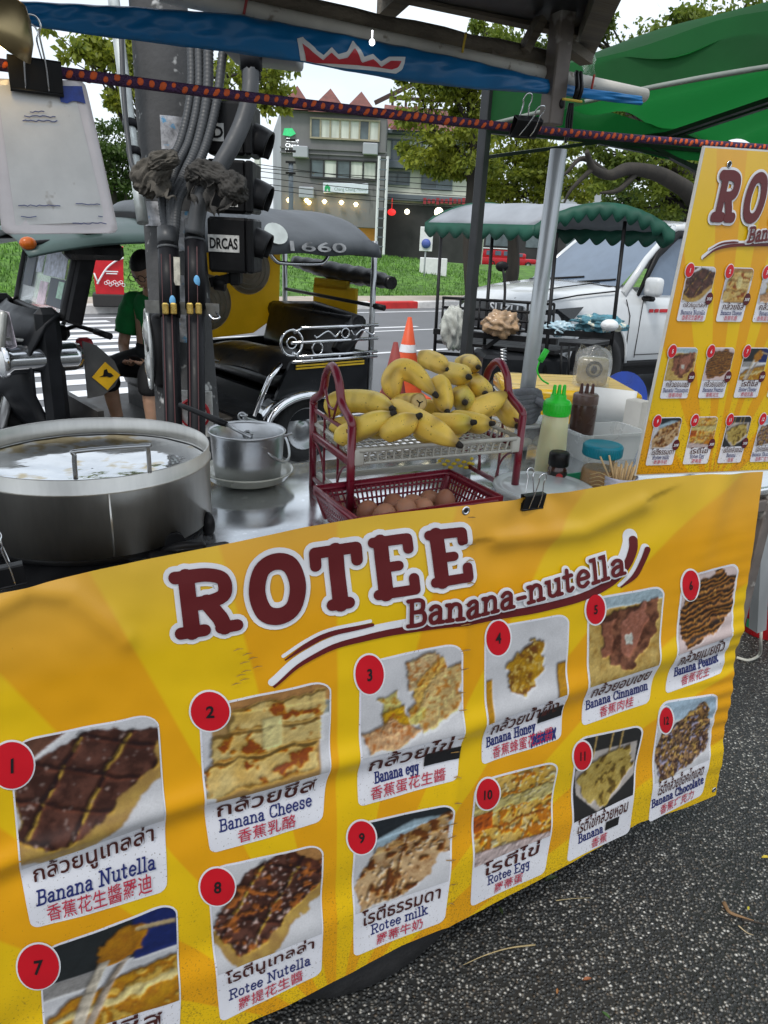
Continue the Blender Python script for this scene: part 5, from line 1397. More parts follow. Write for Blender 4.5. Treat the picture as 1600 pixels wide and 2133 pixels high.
def strip_fill(mb, pxs, off):                           # vertical strips so the mark follows the roll
    x0, x1 = min(p[0] for p in pxs), max(p[0] for p in pxs)
    n = len(pxs); rows = []
    for x in np.linspace(x0 + .5, x1 - .5, 90):
        ys = sorted(pxs[i][1] + (pxs[(i + 1) % n][1] - pxs[i][1]) * (x - pxs[i][0]) / (pxs[(i + 1) % n][0] - pxs[i][0]) for i in range(n) if (pxs[i][0] - x) * (pxs[(i + 1) % n][0] - x) < 0)
        if len(ys) < 2: continue
        rows.append(awn_shape([(x, ys[0] + (ys[-1] - ys[0]) * k / 5) for k in range(6)], off))
    mb.grid(rows)
m_ = MB(); strip_fill(m_, crown, .002)
m_.k = 1; cx_, cy_ = 725, 128
strip_fill(m_, [(634, 132), (622, 94), (652, 118), (668, 128), (683, 113), (699, 127), (716, 124), (729, 104), (747, 134), (768, 127), (786, 143), (803, 131), (826, 131), (820, 144), (808, 148), (740, 138)], .0035)
m_.build("emblem", [mat("emblem white", (.7, .72, .74), .4), mat("emblem red", (.50, .03, .045), .4)], t, True)
m_ = MB()
for x, c in ((1205, 0), (1197, 0)):
    m_.tube(catmull([pt(x + 4, li(top, x) - 28, .53), pt(x + 6, li(top, x) + 4, .49), pt(x, li(bot, x) + 2, .5)], 5), .006, 6)
m_.build("strap", M_blk, t, True)
for x, y, c, lb in ((968, 90, (.6, .42, .05), "yellow twine tied round the white pipe and bamboo pole"), (1235, 178, (.35, .04, .03), "red wire wrapped round the right end of the white pipe"), (1180, 208, (.55, .4, .05), "yellow twine under the blue roll beside the steel post"), (513, 10, (.35, .05, .05), "red wire loop near the top edge, above the blue roll")):
    m_ = MB()
    if x == 1180: P = [pt(1172, 206, .46), pt(1192, 209, .46), pt(1212, 212, .46)]
    else: P = [pt(x + 3, y - 22, .55), pt(x - 1, y - 2, .548), pt(x - 5, y + 20, .552)]
    m_.tube(catmull(P, 4), .0028, 5); o = m_.build("twine", mat("twine " + lb[:6], c, .7)); tag(o, lb, "twine")
m_ = MB()
for k in range(3): m_.tube(catmull([pt(1187 + k * 3, 215, .52), pt(1181 + k * 5, 250, .52), pt(1180 + k * 4, 275, .52), pt(1178 + k * 3, 298 - k * 6, .52)], 5), .0035, 5)
o = m_.build("hanging_straps", M_blk); tag(o, "black strap ends hanging beside the rusty post sleeve", "strap")
m_ = MB(); m_.grid([[pt(1226 + 7 * a + 3 * math.sin(b * 2 + a), 92 + b * 11, .7 + .02 * math.sin(a * 3 + b)) for a in range(-2, 3)] for b in range(7)]); o = m_.build("torn_plastic", M_bag); tag(o, "torn clear plastic hanging under the roof corner right of the post", "plastic")
m_ = MB(); m_.tube([(0, 0, .004), (0, 0, .02)], .0012, 5); m_.ell((0, 0, 0), (.0055, .005, .006), 12, 8); o = m_.build("indicator_bulb", mat("small cold bulb", (.95, .97, 1.0), .3, emit=6.0)); seat_on(o, pt(775, 88, .49)); tag(o, "tiny white bulb on a red wire in front of the white pipe", "lamp")
# rag round the post
m_ = MB(); rg = random.Random(3)
c = ROOTM[CART.name] @ cart(PS + .02, .55, 1.205)
for k in range(7):
    m_.tube([c + Vector((math.cos(a) * (.036 + .006 * math.sin(a * 3 + k)), math.sin(a) * .042, -.028 + k * .009 + .012 * math.sin(a + k * .5))) for a in np.linspace(0, 2 * pi, 20)[:-1]], .012, 7, closed=True)
for k in range(5): m_.tube(catmull([c + Vector((.02 + .01 * k, -.045, .02 - .006 * k)), c + Vector((.055 + .004 * k, -.055, .0 - .008 * k)), c + Vector((.05, -.05, -.05 - .006 * k))], 4), .010, 6)
o = m_.build("post_rag", mat("wet grey cloth", (.16, .165, .18), .85, var=.3, scale=25, bump=.5, bscale=80)); tag(o, "wet grey cloth wound round the foot of the steel post", "rag")

# ---- griddle, gas ring, handle
PC = (.165, .36); PR = .208
GP = W(PC[0], PC[1], TZ)
G = thing("griddle_pan", "round stainless griddle with a deep skirt and oily plate", "griddle", GP, CANG)
m_ = MB()
m_.lathe([(PR - .004, .022), (PR, .02), (PR, .128), (PR + .0025, .13), (PR, .132), (PR, .154), (PR - .001, .1555), (PR - .003, .154), (PR - .004, .125)], 96)
m_.tube([Vector((0, -PR - .0006, .022)), Vector((0, -PR - .0006, .13))], .0016, 6); m_.build("skirt", M_ss, G)
m_ = MB(); rows = [[Vector((r * math.cos(a), r * math.sin(a), .122 - .012 * (1 - (r / PR) ** 2) + .0007 * noise.noise((r * 25 * math.cos(a), r * 25 * math.sin(a), 1)))) for a in np.linspace(0, 2 * pi, 97)[:-1]] for r in np.linspace(.002, PR - .004, 26)]
m_.grid(rows, wrap=True)
M_oil = mat("oily griddle plate", (.74, .75, .76), .07, .95, var=.12, scale=12, rvar=.05, spots=(.52, .40, .20), spot_scale=9, spot_amt=.74, bump=.10, bscale=14)
m_.build("plate", M_oil, G)
Gi = ROOTM[G.name].inverted()
tf = PC[1] - PR + .004
hp_ = [pt(158, 998, tf), pt(155, 950, tf), pt(162, 940, tf), pt(300, 929, tf), pt(308, 934, tf + .004), pt(312, 984, tf + .008)]
m_ = MB(); m_.tube(catmull([Gi @ p for p in hp_], 5), .0036, 8); m_.build("handle", M_steel, G)
m_ = MB(); m_.tube([Gi @ W(PC[0] + .10, PC[1] - .19, TZ + .02), Gi @ W(PC[0] + .1, PC[1] - .178, TZ + .02)], .02, 12)
p = Gi @ pt(434, 1092, .245); m_.ell(p, (.012, .02, .024), 12, 8); m_.build("skirt_notch", M_blk, G)
t = thing("gas_ring", "black gas burner base under the griddle", "burner", GP, CANG)
m_ = MB(); m_.lathe([(0, 0), (.19, 0), (.195, .006), (.19, .018), (.1, .02), (0, .02)], 40); m_.build("base", M_blk, t)
m_ = MB()
for a in (0.3, 1.9, 3.5, 5.1): m_.box((.17 * math.cos(a), .17 * math.sin(a), .019), (.05, .02, .006), (0, 0, a), .002)
m_.build("pan_support", M_blk, t)
m_ = MB(); m_.tube(catmull([Vector((.08, -.20, .014)), Vector((.1, -.225, .03)), Vector((.13, -.23, .03)), Vector((.145, -.20, .012))], 5), .008, 7); m_.box((.12, -.215, .01), (.14, .03, .02), bev=.008, seg=2); m_.build("valve", M_blk, t)
m_ = MB(); m_.box((0, 0, .001), (.46, .28, .003), bev=.001); o = m_.build("black_mat", M_blk); seat_on(o, W(-.04, .19, TZ), CANG); tag(o, "black greasy sheet on the counter in front of the griddle", "mat")
# ---- pot on a dish
PP = st(pd(517, 1000, 1.62)); PPW = W(PP[0], PP[1], TZ)
M_alu = mat("dull aluminium", (.52, .53, .54), .33, .95, var=.16, scale=8, rvar=.09, bump=.1, bscale=40)
t = thing("dish", "cream enamel dish under the aluminium pot", "dish", PPW)
m_ = MB(); m_.lathe([(0, .004), (.06, .002), (.085, .012), (.1, .03), (.102, .031), (.1, .034), (.083, .018), (.06, .009), (0, .009)], 44); o = m_.build("bowl", mat("cream enamel", (.55, .55, .47), .25, var=.1, scale=6, coat=.4), t)
POT = thing("cooking_pot", "aluminium pot with a wire bail handle, standing on a dish right of the griddle", "pot", PPW + Vector((0, 0, .011)))
m_ = MB(); m_.lathe([(0, 0), (.066, 0), (.072, .006), (.077, .05), (.08, .1), (.084, .106), (.085, .108), (.083, .110), (.078, .104), (.074, .05), (.069, .008), (0, .006)], 56); m_.build("body", M_alu, POT)
def on(parent, pts): iv = ROOTM[parent.name].inverted(); return [iv @ p for p in pts]
dF = 1.54
for c, d in (((516, 906), 1.55), ((505, 868), 1.68)):
    m_ = MB(); p, = on(POT, [pd(*c, d)]); m_.tube(circle_pts(p, .009, 14), .0028, 6, closed=True); m_.tube(circle_pts(p + Vector((.004, -.002, .004)), .007, 14, (1, 0, 0), (0, 1, 0)), .0025, 6, closed=True); m_.build("ear", M_steel, POT)
m_ = MB(); p0, p1 = on(POT, [pd(500, 942, 1.535), pd(530, 942, 1.535)]); q = (p0 + p1) / 2
m_.box(q, (.04, .004, .02), bev=.002)
for pp in (p0, p1): m_.ell(pp + Vector((0, -.003, 0)), (.004, .003, .004), 8, 6)
m_.build("handle_plate", M_alu, POT)
m_ = MB(); m_.tube(catmull(on(POT, [pd(518, 906, 1.55), pd(545, 932, 1.54), pd(572, 954, 1.55), pd(592, 962, 1.6), pd(603, 945, 1.67), pd(590, 905, 1.74), pd(540, 880, 1.72), pd(507, 870, 1.68)]), 6), .0032, 7); m_.build("bail_handle", M_steel, POT)
t = thing("ladle", "steel ladle resting in the aluminium pot", "ladle", PPW + Vector((.02, 0, .06)))
m_ = MB(); m_.tube(on(t, [pd(530, 930, 1.62), pd(567, 916, 1.62), pd(609, 903, 1.62)]), .0035, 7, flat=.6); m_.build("handle", M_steel, t)
m_ = MB(); p, = on(t, [pd(525, 938, 1.62)]); m_.grid([[p + Vector((.022 * math.sin(ph) * math.cos(a), .022 * math.sin(ph) * math.sin(a), -.018 * math.cos(ph))) for a in np.linspace(0, 2 * pi, 15)[:-1]] for ph in np.linspace(.05, pi / 2, 6)], wrap=True); m_.build("bowl", M_steel, t)
t = thing("spatula", "black handled spatula laid from the griddle rim across the pot", "spatula", pd(420, 865, 1.58))
h0, h1, h2 = on(t, [pd(374, 843, 1.62), pd(472, 884, 1.56), pd(524, 912, 1.53)])
m_ = MB(); m_.tube([h0.lerp(h1, k) for k in np.linspace(0, 1, 8)], [.005, .006, .006, .0062, .0066, .0078, .0085, .006], 10); m_.build("handle", M_blk, t)
m_ = MB(); m_.tube([h1, h2], .0042, 8); m_.box(h2 + Vector((.012, 0, -.01)), (.04, .03, .002), (0, .5, .3)); m_.build("blade", M_steel, t)

# ---- red rack
M_red = mat("dark red plastic", (.16, .008, .022), .3, var=.12, scale=10, coat=.4)
M_gry = mat("beige grey plastic", (.46, .45, .40), .42, var=.1, scale=8)
RS0, RS1, RT0, RT1 = .622, 1.012, .205, .425
RK = thing("shelf_rack", "dark red plastic two-tier rack with a beige upper tray of bananas", "rack", W((RS0 + RS1) / 2, (RT0 + RT1) / 2, TZ), CANG - rad(3.2))
hw, hd_ = (RS1 - RS0) / 2, (RT1 - RT0) / 2
for sx in (-1, 1):
    x = sx * hw
    for y in (-hd_, hd_):
        m_ = MB(); m_.tube([(x, y, 0), (x, y, .19)], .0085, 12); m_.build("post", M_red, RK)
    m_ = MB(); m_.tube(catmull([(x, -hd_, .185), (x, -hd_ + .006, .198), (x, -hd_ + .055, .222), (x, -hd_ + .075, .262), (x, 0, .285), (x, hd_ - .075, .262), (x, hd_ - .055, .222), (x, hd_ - .006, .198), (x, hd_, .185)], 5), .0085, 12); m_.build("arch", M_red, RK)
    m_ = MB()
    m_.box((x, 0, .118), (.012, hd_ * 2 - .01, .018), bev=.004, seg=2); m_.box((x, 0, .02), (.008, hd_ * 2, .012), bev=.002); m_.box((x, 0, .175), (.005, hd_ * 2, .007))
    for y in (-.04, .04): m_.box((x, y, .148), (.004, .004, .06)); m_.box((x, y, .065), (.004, .004, .1))
    m_.tube(catmull([(x, -.045, .235), (x, -.02, .205), (x, .0, .2), (x, .02, .205), (x, .045, .235)], 4), .003, 6)
    m_.tube([(x, -.01, .18), (x, -.04, .24)], .0025, 5); m_.tube([(x, .01, .18), (x, .04, .24)], .0025, 5)
    m_.tube([Vector((x, -hd_ + .005 + .07 * math.sin(a), .025 + .08 * math.cos(a))) for a in np.linspace(0, pi / 2, 9)], .0028, 6); m_.tube([Vector((x, hd_ - .005 - .07 * math.sin(a), .025 + .08 * math.cos(a))) for a in np.linspace(0, pi / 2, 9)], .0028, 6)
    m_.build("end_lattice", M_red, RK)
def tray(parent, w, d, z0, z1, mm, name, fl, nx, ny, nz=0):
    """an open lattice tray: rim, slatted walls and a slatted floor"""
    m_ = MB()
    loop = [Vector((sx * (w - .012 * (1 if c else 0)), sy * (d - .012 * (0 if c else 1)), z1)) for sx, sy, c in ((-1, -1, 1), (1, -1, 1), (1, -1, 0), (1, 1, 0), (1, 1, 1), (-1, 1, 1), (-1, 1, 0), (-1, -1, 0))]
    m_.tube(loop, .005, 6, closed=True)
    lo = [Vector((p.x * fl, p.y * fl, z0)) for p in loop]; m_.tube(lo, .0035, 6, closed=True)
    for lvl in range(nz): m_.tube([lo[i].lerp(loop[i], (lvl + 1) / (nz + 1)) for i in range(8)], .0022, 5, closed=True)
    for i in range(nx + 1):
        x = -w + .012 + (2 * w - .024) * i / nx
        for sy in (-1, 1): m_.beam((x * fl, sy * d * fl, z0), (x, sy * d, z1), .003, .0035, up=(0, 1, 0))
        m_.box((x * fl, 0, z0), (.0035, d * 2 * fl, .003))
    for i in range(ny + 1):
        y = -d + .012 + (2 * d - .024) * i / ny
        for sx in (-1, 1): m_.beam((sx * w * fl, y * fl, z0), (sx * w, y, z1), .003, .0035, up=(1, 0, 0))
        m_.box((0, y * fl, z0 + .0005), (w * 2 * fl, .0035, .003))
    return m_.build(name, mm, parent)
tray(RK, hw - .004, hd_ + .006, .115, .142, M_gry, "upper_tray", .97, 20, 9)
m_ = MB(); m_.box((0, -hd_ - .004, .142), (2 * hw - .02, .008, .007), bev=.003, seg=2)
for sx in (-1, 1): m_.box((sx * (hw - .014), -hd_ - .003, .128), (.022, .01, .034), bev=.004, seg=2)
m_.build("tray_lip", M_gry, RK)
m_ = MB(); m_.box((-hw + .006, 0, .028), (.012, hd_ * 1.6, .02), bev=.003); m_.box((0, hd_ - .004, .02), (2 * hw - .02, .008, .014), bev=.003); m_.build("lower_tray", M_gry, RK)
BK = thing("egg_basket", "dark red plastic basket of brown eggs on the rack's lower tier", "basket", W(.70, .135, TZ + .006), CANG + rad(1))
tray(BK, .155, .092, .004, .062, M_red, "lattice", .86, 26, 15, 3)
m_ = MB(); L_ = [(-.155, -.092), (.155, -.092), (.155, .092), (-.155, .092)]
for i in range(4):
    a, b = L_[i], L_[(i + 1) % 4]; m_.beam((*a, .062), (*b, .062), .004, .018, up=(0, 0, 1))
for sx in (-1, 1):
    for sy in (-1, 1): m_.beam((sx * .133, sy * .079, .004), (sx * .15, sy * .087, .06), .012, .012, bev=.003)
m_.build("rim", M_red, BK)
M_egg = mat("brown egg shell", (.40, .19, .11), .5, var=.14, scale=18, sub=.08)
M_egg2 = mat("darker egg shell", (.33, .14, .08), .5, var=.16, scale=18, sub=.08)
eg = [((820, 1050), 1.43, "large brown egg in the middle of the basket"), ((862, 1052), 1.43, "brown egg right of the large middle one"), ((896, 1042), 1.50, "dark brown egg at the back of the basket"), ((927, 1046), 1.46, "brown egg standing upright at the right of the basket"), ((800, 1074), 1.37, "brown egg at the front left, beside the red post"), ((845, 1064), 1.38, "brown egg in the front row under the large one"), ((765, 1068), 1.40, "brown egg behind the red post"), ((880, 1062), 1.40, "small brown egg at the front right"), ((725, 1055), 1.45, "brown egg seen between the two left posts")]
for i, (c, d, lb) in enumerate(eg):
    m_ = MB(); m_.grid([[Vector(((.0215 + .0015 * math.cos(ph)) * math.sin(ph) * math.cos(a), (.0215 + .0015 * math.cos(ph)) * math.sin(ph) * math.sin(a), -.0275 * math.cos(ph) * (1 if ph > pi / 2 else .92))) for a in np.linspace(0, 2 * pi, 25)[:-1]] for ph in np.linspace(0, pi, 15)], wrap=True)
    o = m_.build("egg", M_egg if i % 3 else M_egg2); p = pd(*c, d); o.matrix_world = Matrix.Translation(p) @ Euler((1.35 + i * .3, .35 * math.sin(i * 2.3), i * 1.1)).to_matrix().to_4x4() if i != 3 else Matrix.Translation(p)
    tag(o, lb, "egg", "brown eggs in the red basket")

# ---- bananas
def ban_mat():
    m, nt, b = new_mat("banana peel"); L = nt.links.new
    t = N(nt, "ShaderNodeTexCoord"); a = N(nt, "ShaderNodeVertexColor"); a.layer_name = "Col"
    n1 = N(nt, "ShaderNodeTexNoise", Scale=26.0, Detail=4.0); L(t.outputs["Object"], n1.inputs["Vector"])
    mr = N(nt, "ShaderNodeMapRange"); mr.inputs["To Min"].default_value, mr.inputs["To Max"].default_value = .72, 1.28; L(n1.outputs["Fac"], mr.inputs["Value"])
    vm = N(nt, "ShaderNodeVectorMath", operation='SCALE'); L(a.outputs["Color"], vm.inputs[0]); L(mr.outputs[0], vm.inputs["Scale"])
    mp = N(nt, "ShaderNodeMapping", Scale=(1, 1, 1)); L(t.outputs["Object"], mp.inputs["Vector"])
    n2 = N(nt, "ShaderNodeTexNoise", Scale=55.0, Detail=2.0, Roughness=.7); L(mp.outputs[0], n2.inputs["Vector"])
    n3 = N(nt, "ShaderNodeTexNoise", Scale=240.0, Detail=1.0); L(mp.outputs[0], n3.inputs["Vector"])
    mxm = N(nt, "ShaderNodeMath", operation='MULTIPLY'); L(n2.outputs["Fac"], mxm.inputs[0]); L(n3.outputs["Fac"], mxm.inputs[1])
    r2 = N(nt, "ShaderNodeMapRange"); r2.inputs["From Min"].default_value, r2.inputs["From Max"].default_value = .40, .45; L(mxm.outputs[0], r2.inputs["Value"])
    mx = N(nt, "ShaderNodeMix", data_type='RGBA'); L(r2.outputs[0], mx.inputs["Factor"]); L(vm.outputs[0], mx.inputs["A"]); mx.inputs["B"].default_value = (.09, .045, .012, 1)
    L(mx.outputs["Result"], b.inputs["Base Color"]); b.inputs["Roughness"].default_value = .46
    bq = N(nt, "ShaderNodeBump", Strength=.22, Distance=.003); L(n1.outputs["Fac"], bq.inputs["Height"]); L(bq.outputs[0], b.inputs["Normal"])
    b.inputs["Subsurface Weight"].default_value = .06; b.inputs["Subsurface Scale"].default_value = .004
    return m
M_ban = ban_mat()
M_tip = mat("dry banana tip", (.022, .017, .012), .8, var=.4, scale=60, bump=.6, bscale=200)
M_flesh = mat("banana flesh", (.55, .40, .17), .6, var=.2, scale=60, spots=(.28, .15, .05), spot_scale=90, spot_amt=.45)
def cr6(x, y): return (600 + x / 2.909, 700 + y / 2.909)
def banana(lb, pts, r, green=0.0, cut=False, base="round", seed=0):
    P = catmull([pd(*cr6(x, y), d) for x, y, d in pts], 8)
    n = len(P); R_ = []
    for i in range(n):
        k = i / (n - 1)
        q = math.sin(min(1, k / .22) * pi / 2) ** .6 if base == "round" else (.75 + .25 * min(1, k / .2))
        e = 1.0 if cut else (1 - max(0, (k - .62) / .38) ** 2 * .72)
        R_.append(max(r * q * e, r * .12))
    c0 = P[n // 2]
    m_ = MB(); nn = 20; v = []; f = []; cols = []
    T = [(P[min(i + 1, n - 1)] - P[max(i - 1, 0)]).normalized() for i in range(n)]
    x = T[0].orthogonal().normalized()
    for i in range(n):
        x = (x - T[i] * x.dot(T[i])).normalized(); y = T[i].cross(x); k = i / (n - 1)
        for j in range(nn):
            a = 2 * pi * j / nn + .3 * seed
            rr = R_[i] * 1.07 * (1 + .06 * math.cos(5 * a) * (1 - abs(2 * k - 1) * .3))
            v.append(P[i] + (x * math.cos(a) + y * math.sin(a)) * rr - c0)
            g_ = green * max(0, (k - .6) / .4) + .12 * max(0, .2 - k)
            base_c = Vector((.80 + .03 * math.sin(seed), .55, .085)); gc = Vector((.30, .33, .03)); c = base_c.lerp(gc, min(1, g_))
            w_ = max(0, math.cos(5 * a)) ** 4 * .22; c = c.lerp(Vector((.36, .25, .03)), w_); br = max(0, noise.noise(v[-1] * 32 + Vector((seed * 3.1, 0, 0))) - .12) * 1.5; c = c.lerp(Vector((.24, .13, .03)), min(.75, br)); c = c.lerp(Vector((.16, .10, .03)), max(0, (k - .9) / .1) * .8)
            cols.append((c.x, c.y, c.z, 1))
    for i in range(n - 1):
        for j in range(nn): f.append((i * nn + j, i * nn + (j + 1) % nn, (i + 1) * nn + (j + 1) % nn, (i + 1) * nn + j))
    m_.add(v, f, True); m_.f.append(list(range(nn))[::-1]); m_.mi.append(0); m_.sm.append(True)
    m_.f.append([(n - 1) * nn + j for j in range(nn)]); m_.mi.append(0); m_.sm.append(False)
    m_.colors = cols
    t = thing("banana", lb, "banana", c0, 0, "bananas on the rack's upper tray")
    m_.build("peel", M_ban, t)
    if cut:
        m_ = MB(); d = T[-1]; M = frame_M(P[-1] - c0, d); m_.lathe([(R_[-1] * .93, 0.0), (R_[-1] * .9, .002), (R_[-1] * .5, .0028), (0, .002)], 22, M); m_.build("cut_face", M_flesh, t)
        m_ = MB()
        for k in range(3): a = k * 2.1 + .4; m_.tube([M @ Vector((.001, 0, .003)), M @ Vector((R_[-1] * .45 * math.cos(a), R_[-1] * .45 * math.sin(a), .003))], .0012, 5)
        m_.build("seed_core", M_tip, t)
    else:
        m_ = MB(); d = T[-1]; e = P[-1] - c0; rr = R_[-1]
        m_.tube([e - d * .006, e - d * .001, e + d * .004, e + d * .009, e + d * .011], [rr * 1.12, rr * 1.12, rr * 1.0, rr * .85, rr * .4], 10); m_.build("stem_tip", M_tip, t)
    return t
banana("big curved banana arching over the left of the heap", [(648, 385, 1.52), (632, 270, 1.53), (690, 205, 1.53), (780, 240, 1.52), (890, 352, 1.47)], .0215, seed=1)
banana("banana lying at the very top centre of the heap", [(785, 150, 1.66), (840, 140, 1.65), (905, 165, 1.62), (968, 204, 1.58)], .0205, seed=2)
banana("topmost right banana, its dark tip facing the buyer", [(1030, 190, 1.72), (1070, 165, 1.70), (1110, 170, 1.66), (1152, 188, 1.60)], .0195, seed=3)
banana("banana under the topmost right one, dark tip pointing right", [(925, 220, 1.63), (980, 220, 1.61), (1040, 232, 1.57), (1093, 247, 1.53)], .0225, seed=4)
banana("banana seen end-on with a greenish tip in the right half of the heap", [(1050, 350, 1.60), (1056, 365, 1.56), (1064, 385, 1.52), (1072, 402, 1.48)], .0225, green=.5, seed=5)
banana("banana behind the end-on one, tip pointing down right", [(1110, 280, 1.68), (1140, 300, 1.63), (1170, 325, 1.58), (1195, 350, 1.54)], .0235, seed=6)
banana("pointed banana lying to the right with its tip raised", [(1060, 470, 1.52), (1130, 450, 1.53), (1220, 410, 1.54), (1320, 352, 1.56)], .023, green=.25, seed=7)
banana("spotted banana at the far right end over the tray corner", [(1275, 415, 1.63), (1310, 440, 1.61), (1350, 490, 1.58), (1388, 544, 1.55)], .021, seed=8)
banana("banana pointing straight down in the centre of the heap", [(900, 260, 1.54), (925, 310, 1.52), (940, 380, 1.50), (964, 455, 1.47)], .0205, seed=9)
banana("half banana with its cut face showing, under the big curved one", [(640, 430, 1.54), (690, 405, 1.52), (740, 402, 1.49), (792, 404, 1.46)], .0185, cut=True, seed=10)
banana("large banana at the left end behind the red arch", [(255, 490, 1.52), (300, 405, 1.51), (420, 390, 1.48), (540, 410, 1.44), (628, 440, 1.40)], .0225, seed=11)
banana("front left banana rising from the tray beside the red post", [(280, 630, 1.42), (380, 585, 1.41), (500, 530, 1.38), (628, 474, 1.36)], .021, seed=12)
banana("banana tucked between the front left one and the long front one", [(560, 590, 1.39), (640, 560, 1.37), (710, 530, 1.36), (784, 490, 1.35)], .0215, seed=13)
banana("long banana pointing down over the front lip of the tray", [(590, 420, 1.46), (720, 480, 1.41), (880, 570, 1.36), (1030, 655, 1.33)], .022, seed=14)
banana("banana with a greenish tip resting along the front of the tray", [(840, 520, 1.46), (940, 530, 1.44), (1040, 530, 1.42), (1115, 524, 1.40)], .0205, green=.6, seed=15)
banana("banana beside the greenish-tipped one, its tip by the tray corner", [(960, 500, 1.49), (1070, 510, 1.47), (1160, 530, 1.45), (1228, 530, 1.43)], .0195, seed=16)
banana("banana mostly hidden at the back of the heap behind the big curved one", [(560, 500, 1.58), (700, 450, 1.60), (850, 440, 1.58), (960, 470, 1.55)], .02, seed=17)

banana("banana lying flat on the tray behind the front left one", [(250, 560, 1.52), (370, 540, 1.50), (500, 560, 1.46), (590, 600, 1.43)], .019, seed=18)
banana("banana on the tray floor under the greenish-tipped one", [(760, 600, 1.47), (860, 590, 1.46), (960, 590, 1.45), (1060, 580, 1.44)], .0175, seed=19)

# ---- bottles, jars and tubs on the right of the counter
M_clear = mat("clear plastic", (.80, .83, .85), .12, alpha=.38, trans=.3, var=.05, rvar=.05)
M_frost = mat("frosted plastic", (.72, .74, .74), .3, alpha=.72, trans=.2, var=.06)
def base_at(px, py): p = pz(px, py, TZ); return p
p = pd(1146, 958, 1.72); p.z = TZ
t = thing("squeeze_bottle", "cream squeeze bottle with a bright green three-spout cap", "bottle", p)
Hb = .165
m_ = MB(); m_.lathe([(0, 0), (.032, 0), (.0345, .004), (.034, .08), (.031, .13), (.0295, Hb), (.0, Hb)], 36); m_.build("body", mat("cream sauce bottle", (.66, .64, .38), .4, var=.05, scale=6, sub=.2), t)
M_gcap = mat("bright green plastic", (.03, .62, .04), .35, var=.04)
m_ = MB(); m_.lathe([(.0305, Hb - .004), (.0315, Hb), (.031, Hb + .026), (.028, Hb + .03), (.019, Hb + .034), (.018, Hb + .042), (0, Hb + .043)], 32)
for i in range(28): a = i * 2 * pi / 28; m_.box((.0314 * math.cos(a), .0314 * math.sin(a), Hb + .012), (.0016, .003, .022), (0, 0, a))
for dx in (-.012, 0, .012): m_.lathe([(.0055, Hb + .038), (.004, Hb + .062), (.003, Hb + .066), (0, Hb + .066)], 10, Matrix.Translation((dx, .3 * dx, 0)))
m_.build("cap", M_gcap, t)
m_ = MB(); m_.tube(catmull(on(t, [pd(1143, 800, 1.7), pd(1128, 790, 1.7), pd(1119, 772, 1.7), pd(1124, 752, 1.7)]), 6), .0022, 6); a, b = on(t, [pd(1125, 752, 1.7), pd(1139, 729, 1.7)]); m_.tube([a, b], .0075, 10); m_.build("stopper", M_gcap, t)
p = pd(1210, 900, 1.98); p.z = TZ
t = thing("squeeze_bottle", "brown sauce squeeze bottle with a brown three-spout cap", "bottle", p)
m_ = MB(); m_.lathe([(0, 0), (.033, 0), (.034, .004), (.034, .125), (.032, .135), (.031, .14), (0, .14)], 32); m_.build("body", mat("brown sauce", (.07, .032, .022), .3, var=.2, coat=.3), t)
m_ = MB(); m_.lathe([(.033, .134), (.034, .138), (.034, .158), (.031, .162), (0, .164)], 30); m_.build("collar", mat("smoky brown cap", (.16, .1, .085), .35), t)
m_ = MB()
for dx in (-.015, 0, .015): m_.lathe([(.006, .162), (.0035, .188), (0, .19)], 9, Matrix.Translation((dx, 0, 0)))
m_.build("spout", mat("dark brown spout", (.09, .03, .02), .4), t)
p = pd(1163, 968, 1.66); p.z = TZ
t = thing("spice_jar", "small dark spice jar with a black cap in front of the cream bottle", "jar", p)
m_ = MB(); m_.lathe([(0, 0), (.021, 0), (.0225, .003), (.0225, .05), (.02, .054), (.02, .058), (0, .058)], 26); m_.build("glass", mat("dark spice", (.05, .02, .014), .2, var=.4, scale=40, coat=.6), t)
m_ = MB(); m_.lathe([(.021, .056), (.0235, .058), (.0235, .084), (.021, .088), (0, .088)], 26); m_.build("cap", M_blk, t)
m_ = MB(); m_.lathe([(.0229, .012), (.0229, .046)], 14, arc=(-2.5, -.6)); m_.k = 1; m_.lathe([(.0232, .03), (.0232, .033)], 14, arc=(-2.4, -.7)); m_.lathe([(0, 0), (.008, 0)], 14, frame_M((0, -.0236, .036), (0, -1, 0))); m_.build("label", [mat("dark label", (.02, .018, .016), .4), mat("red label mark", (.45, .04, .04), .4)], t)
p = pd(1248, 985, 1.63); p.z = TZ + .006
t = thing("peanut_butter_jar", "clear jar of peanut butter with a teal lid", "jar", p)
m_ = MB(); m_.lathe([(0, 0), (.036, 0), (.04, .004), (.0425, .03), (.042, .07), (.036, .084), (.036, .09), (.034, .09), (.034, .084), (.040, .07), (.0405, .03), (.038, .006), (0, .004)], 36); m_.build("glass", mat("jar glass", (.85, .85, .8), .08, alpha=.07, trans=.4, var=.03), t)
m_ = MB(); m_.lathe([(0, .005), (.0365, .005), (.0395, .03), (.0392, .052 ), (.036, .06), (.02, .055), (0, .058)], 30); m_.build("contents", mat("peanut butter", (.30, .15, .035), .45, var=.25, scale=30, bump=.4, bscale=60, spots=(.12, .06, .02), spot_scale=35, spot_amt=.4), t)
m_ = MB()
for k in range(5): m_.tube([Vector((.0432 * math.cos(a), .0432 * math.sin(a), .02 + k * .009 + .004 * math.sin(a * 6))) for a in np.linspace(-2.3, -1.0, 16)], .0009, 4)
m_.build("label_print", mat("gold label lines", (.55, .42, .2), .4), t)
m_ = MB(); m_.lathe([(.041, .088), (.0435, .09), (.0435, .112), (.041, .115), (.036, .1155), (.034, .1145), (0, .1145)], 40)
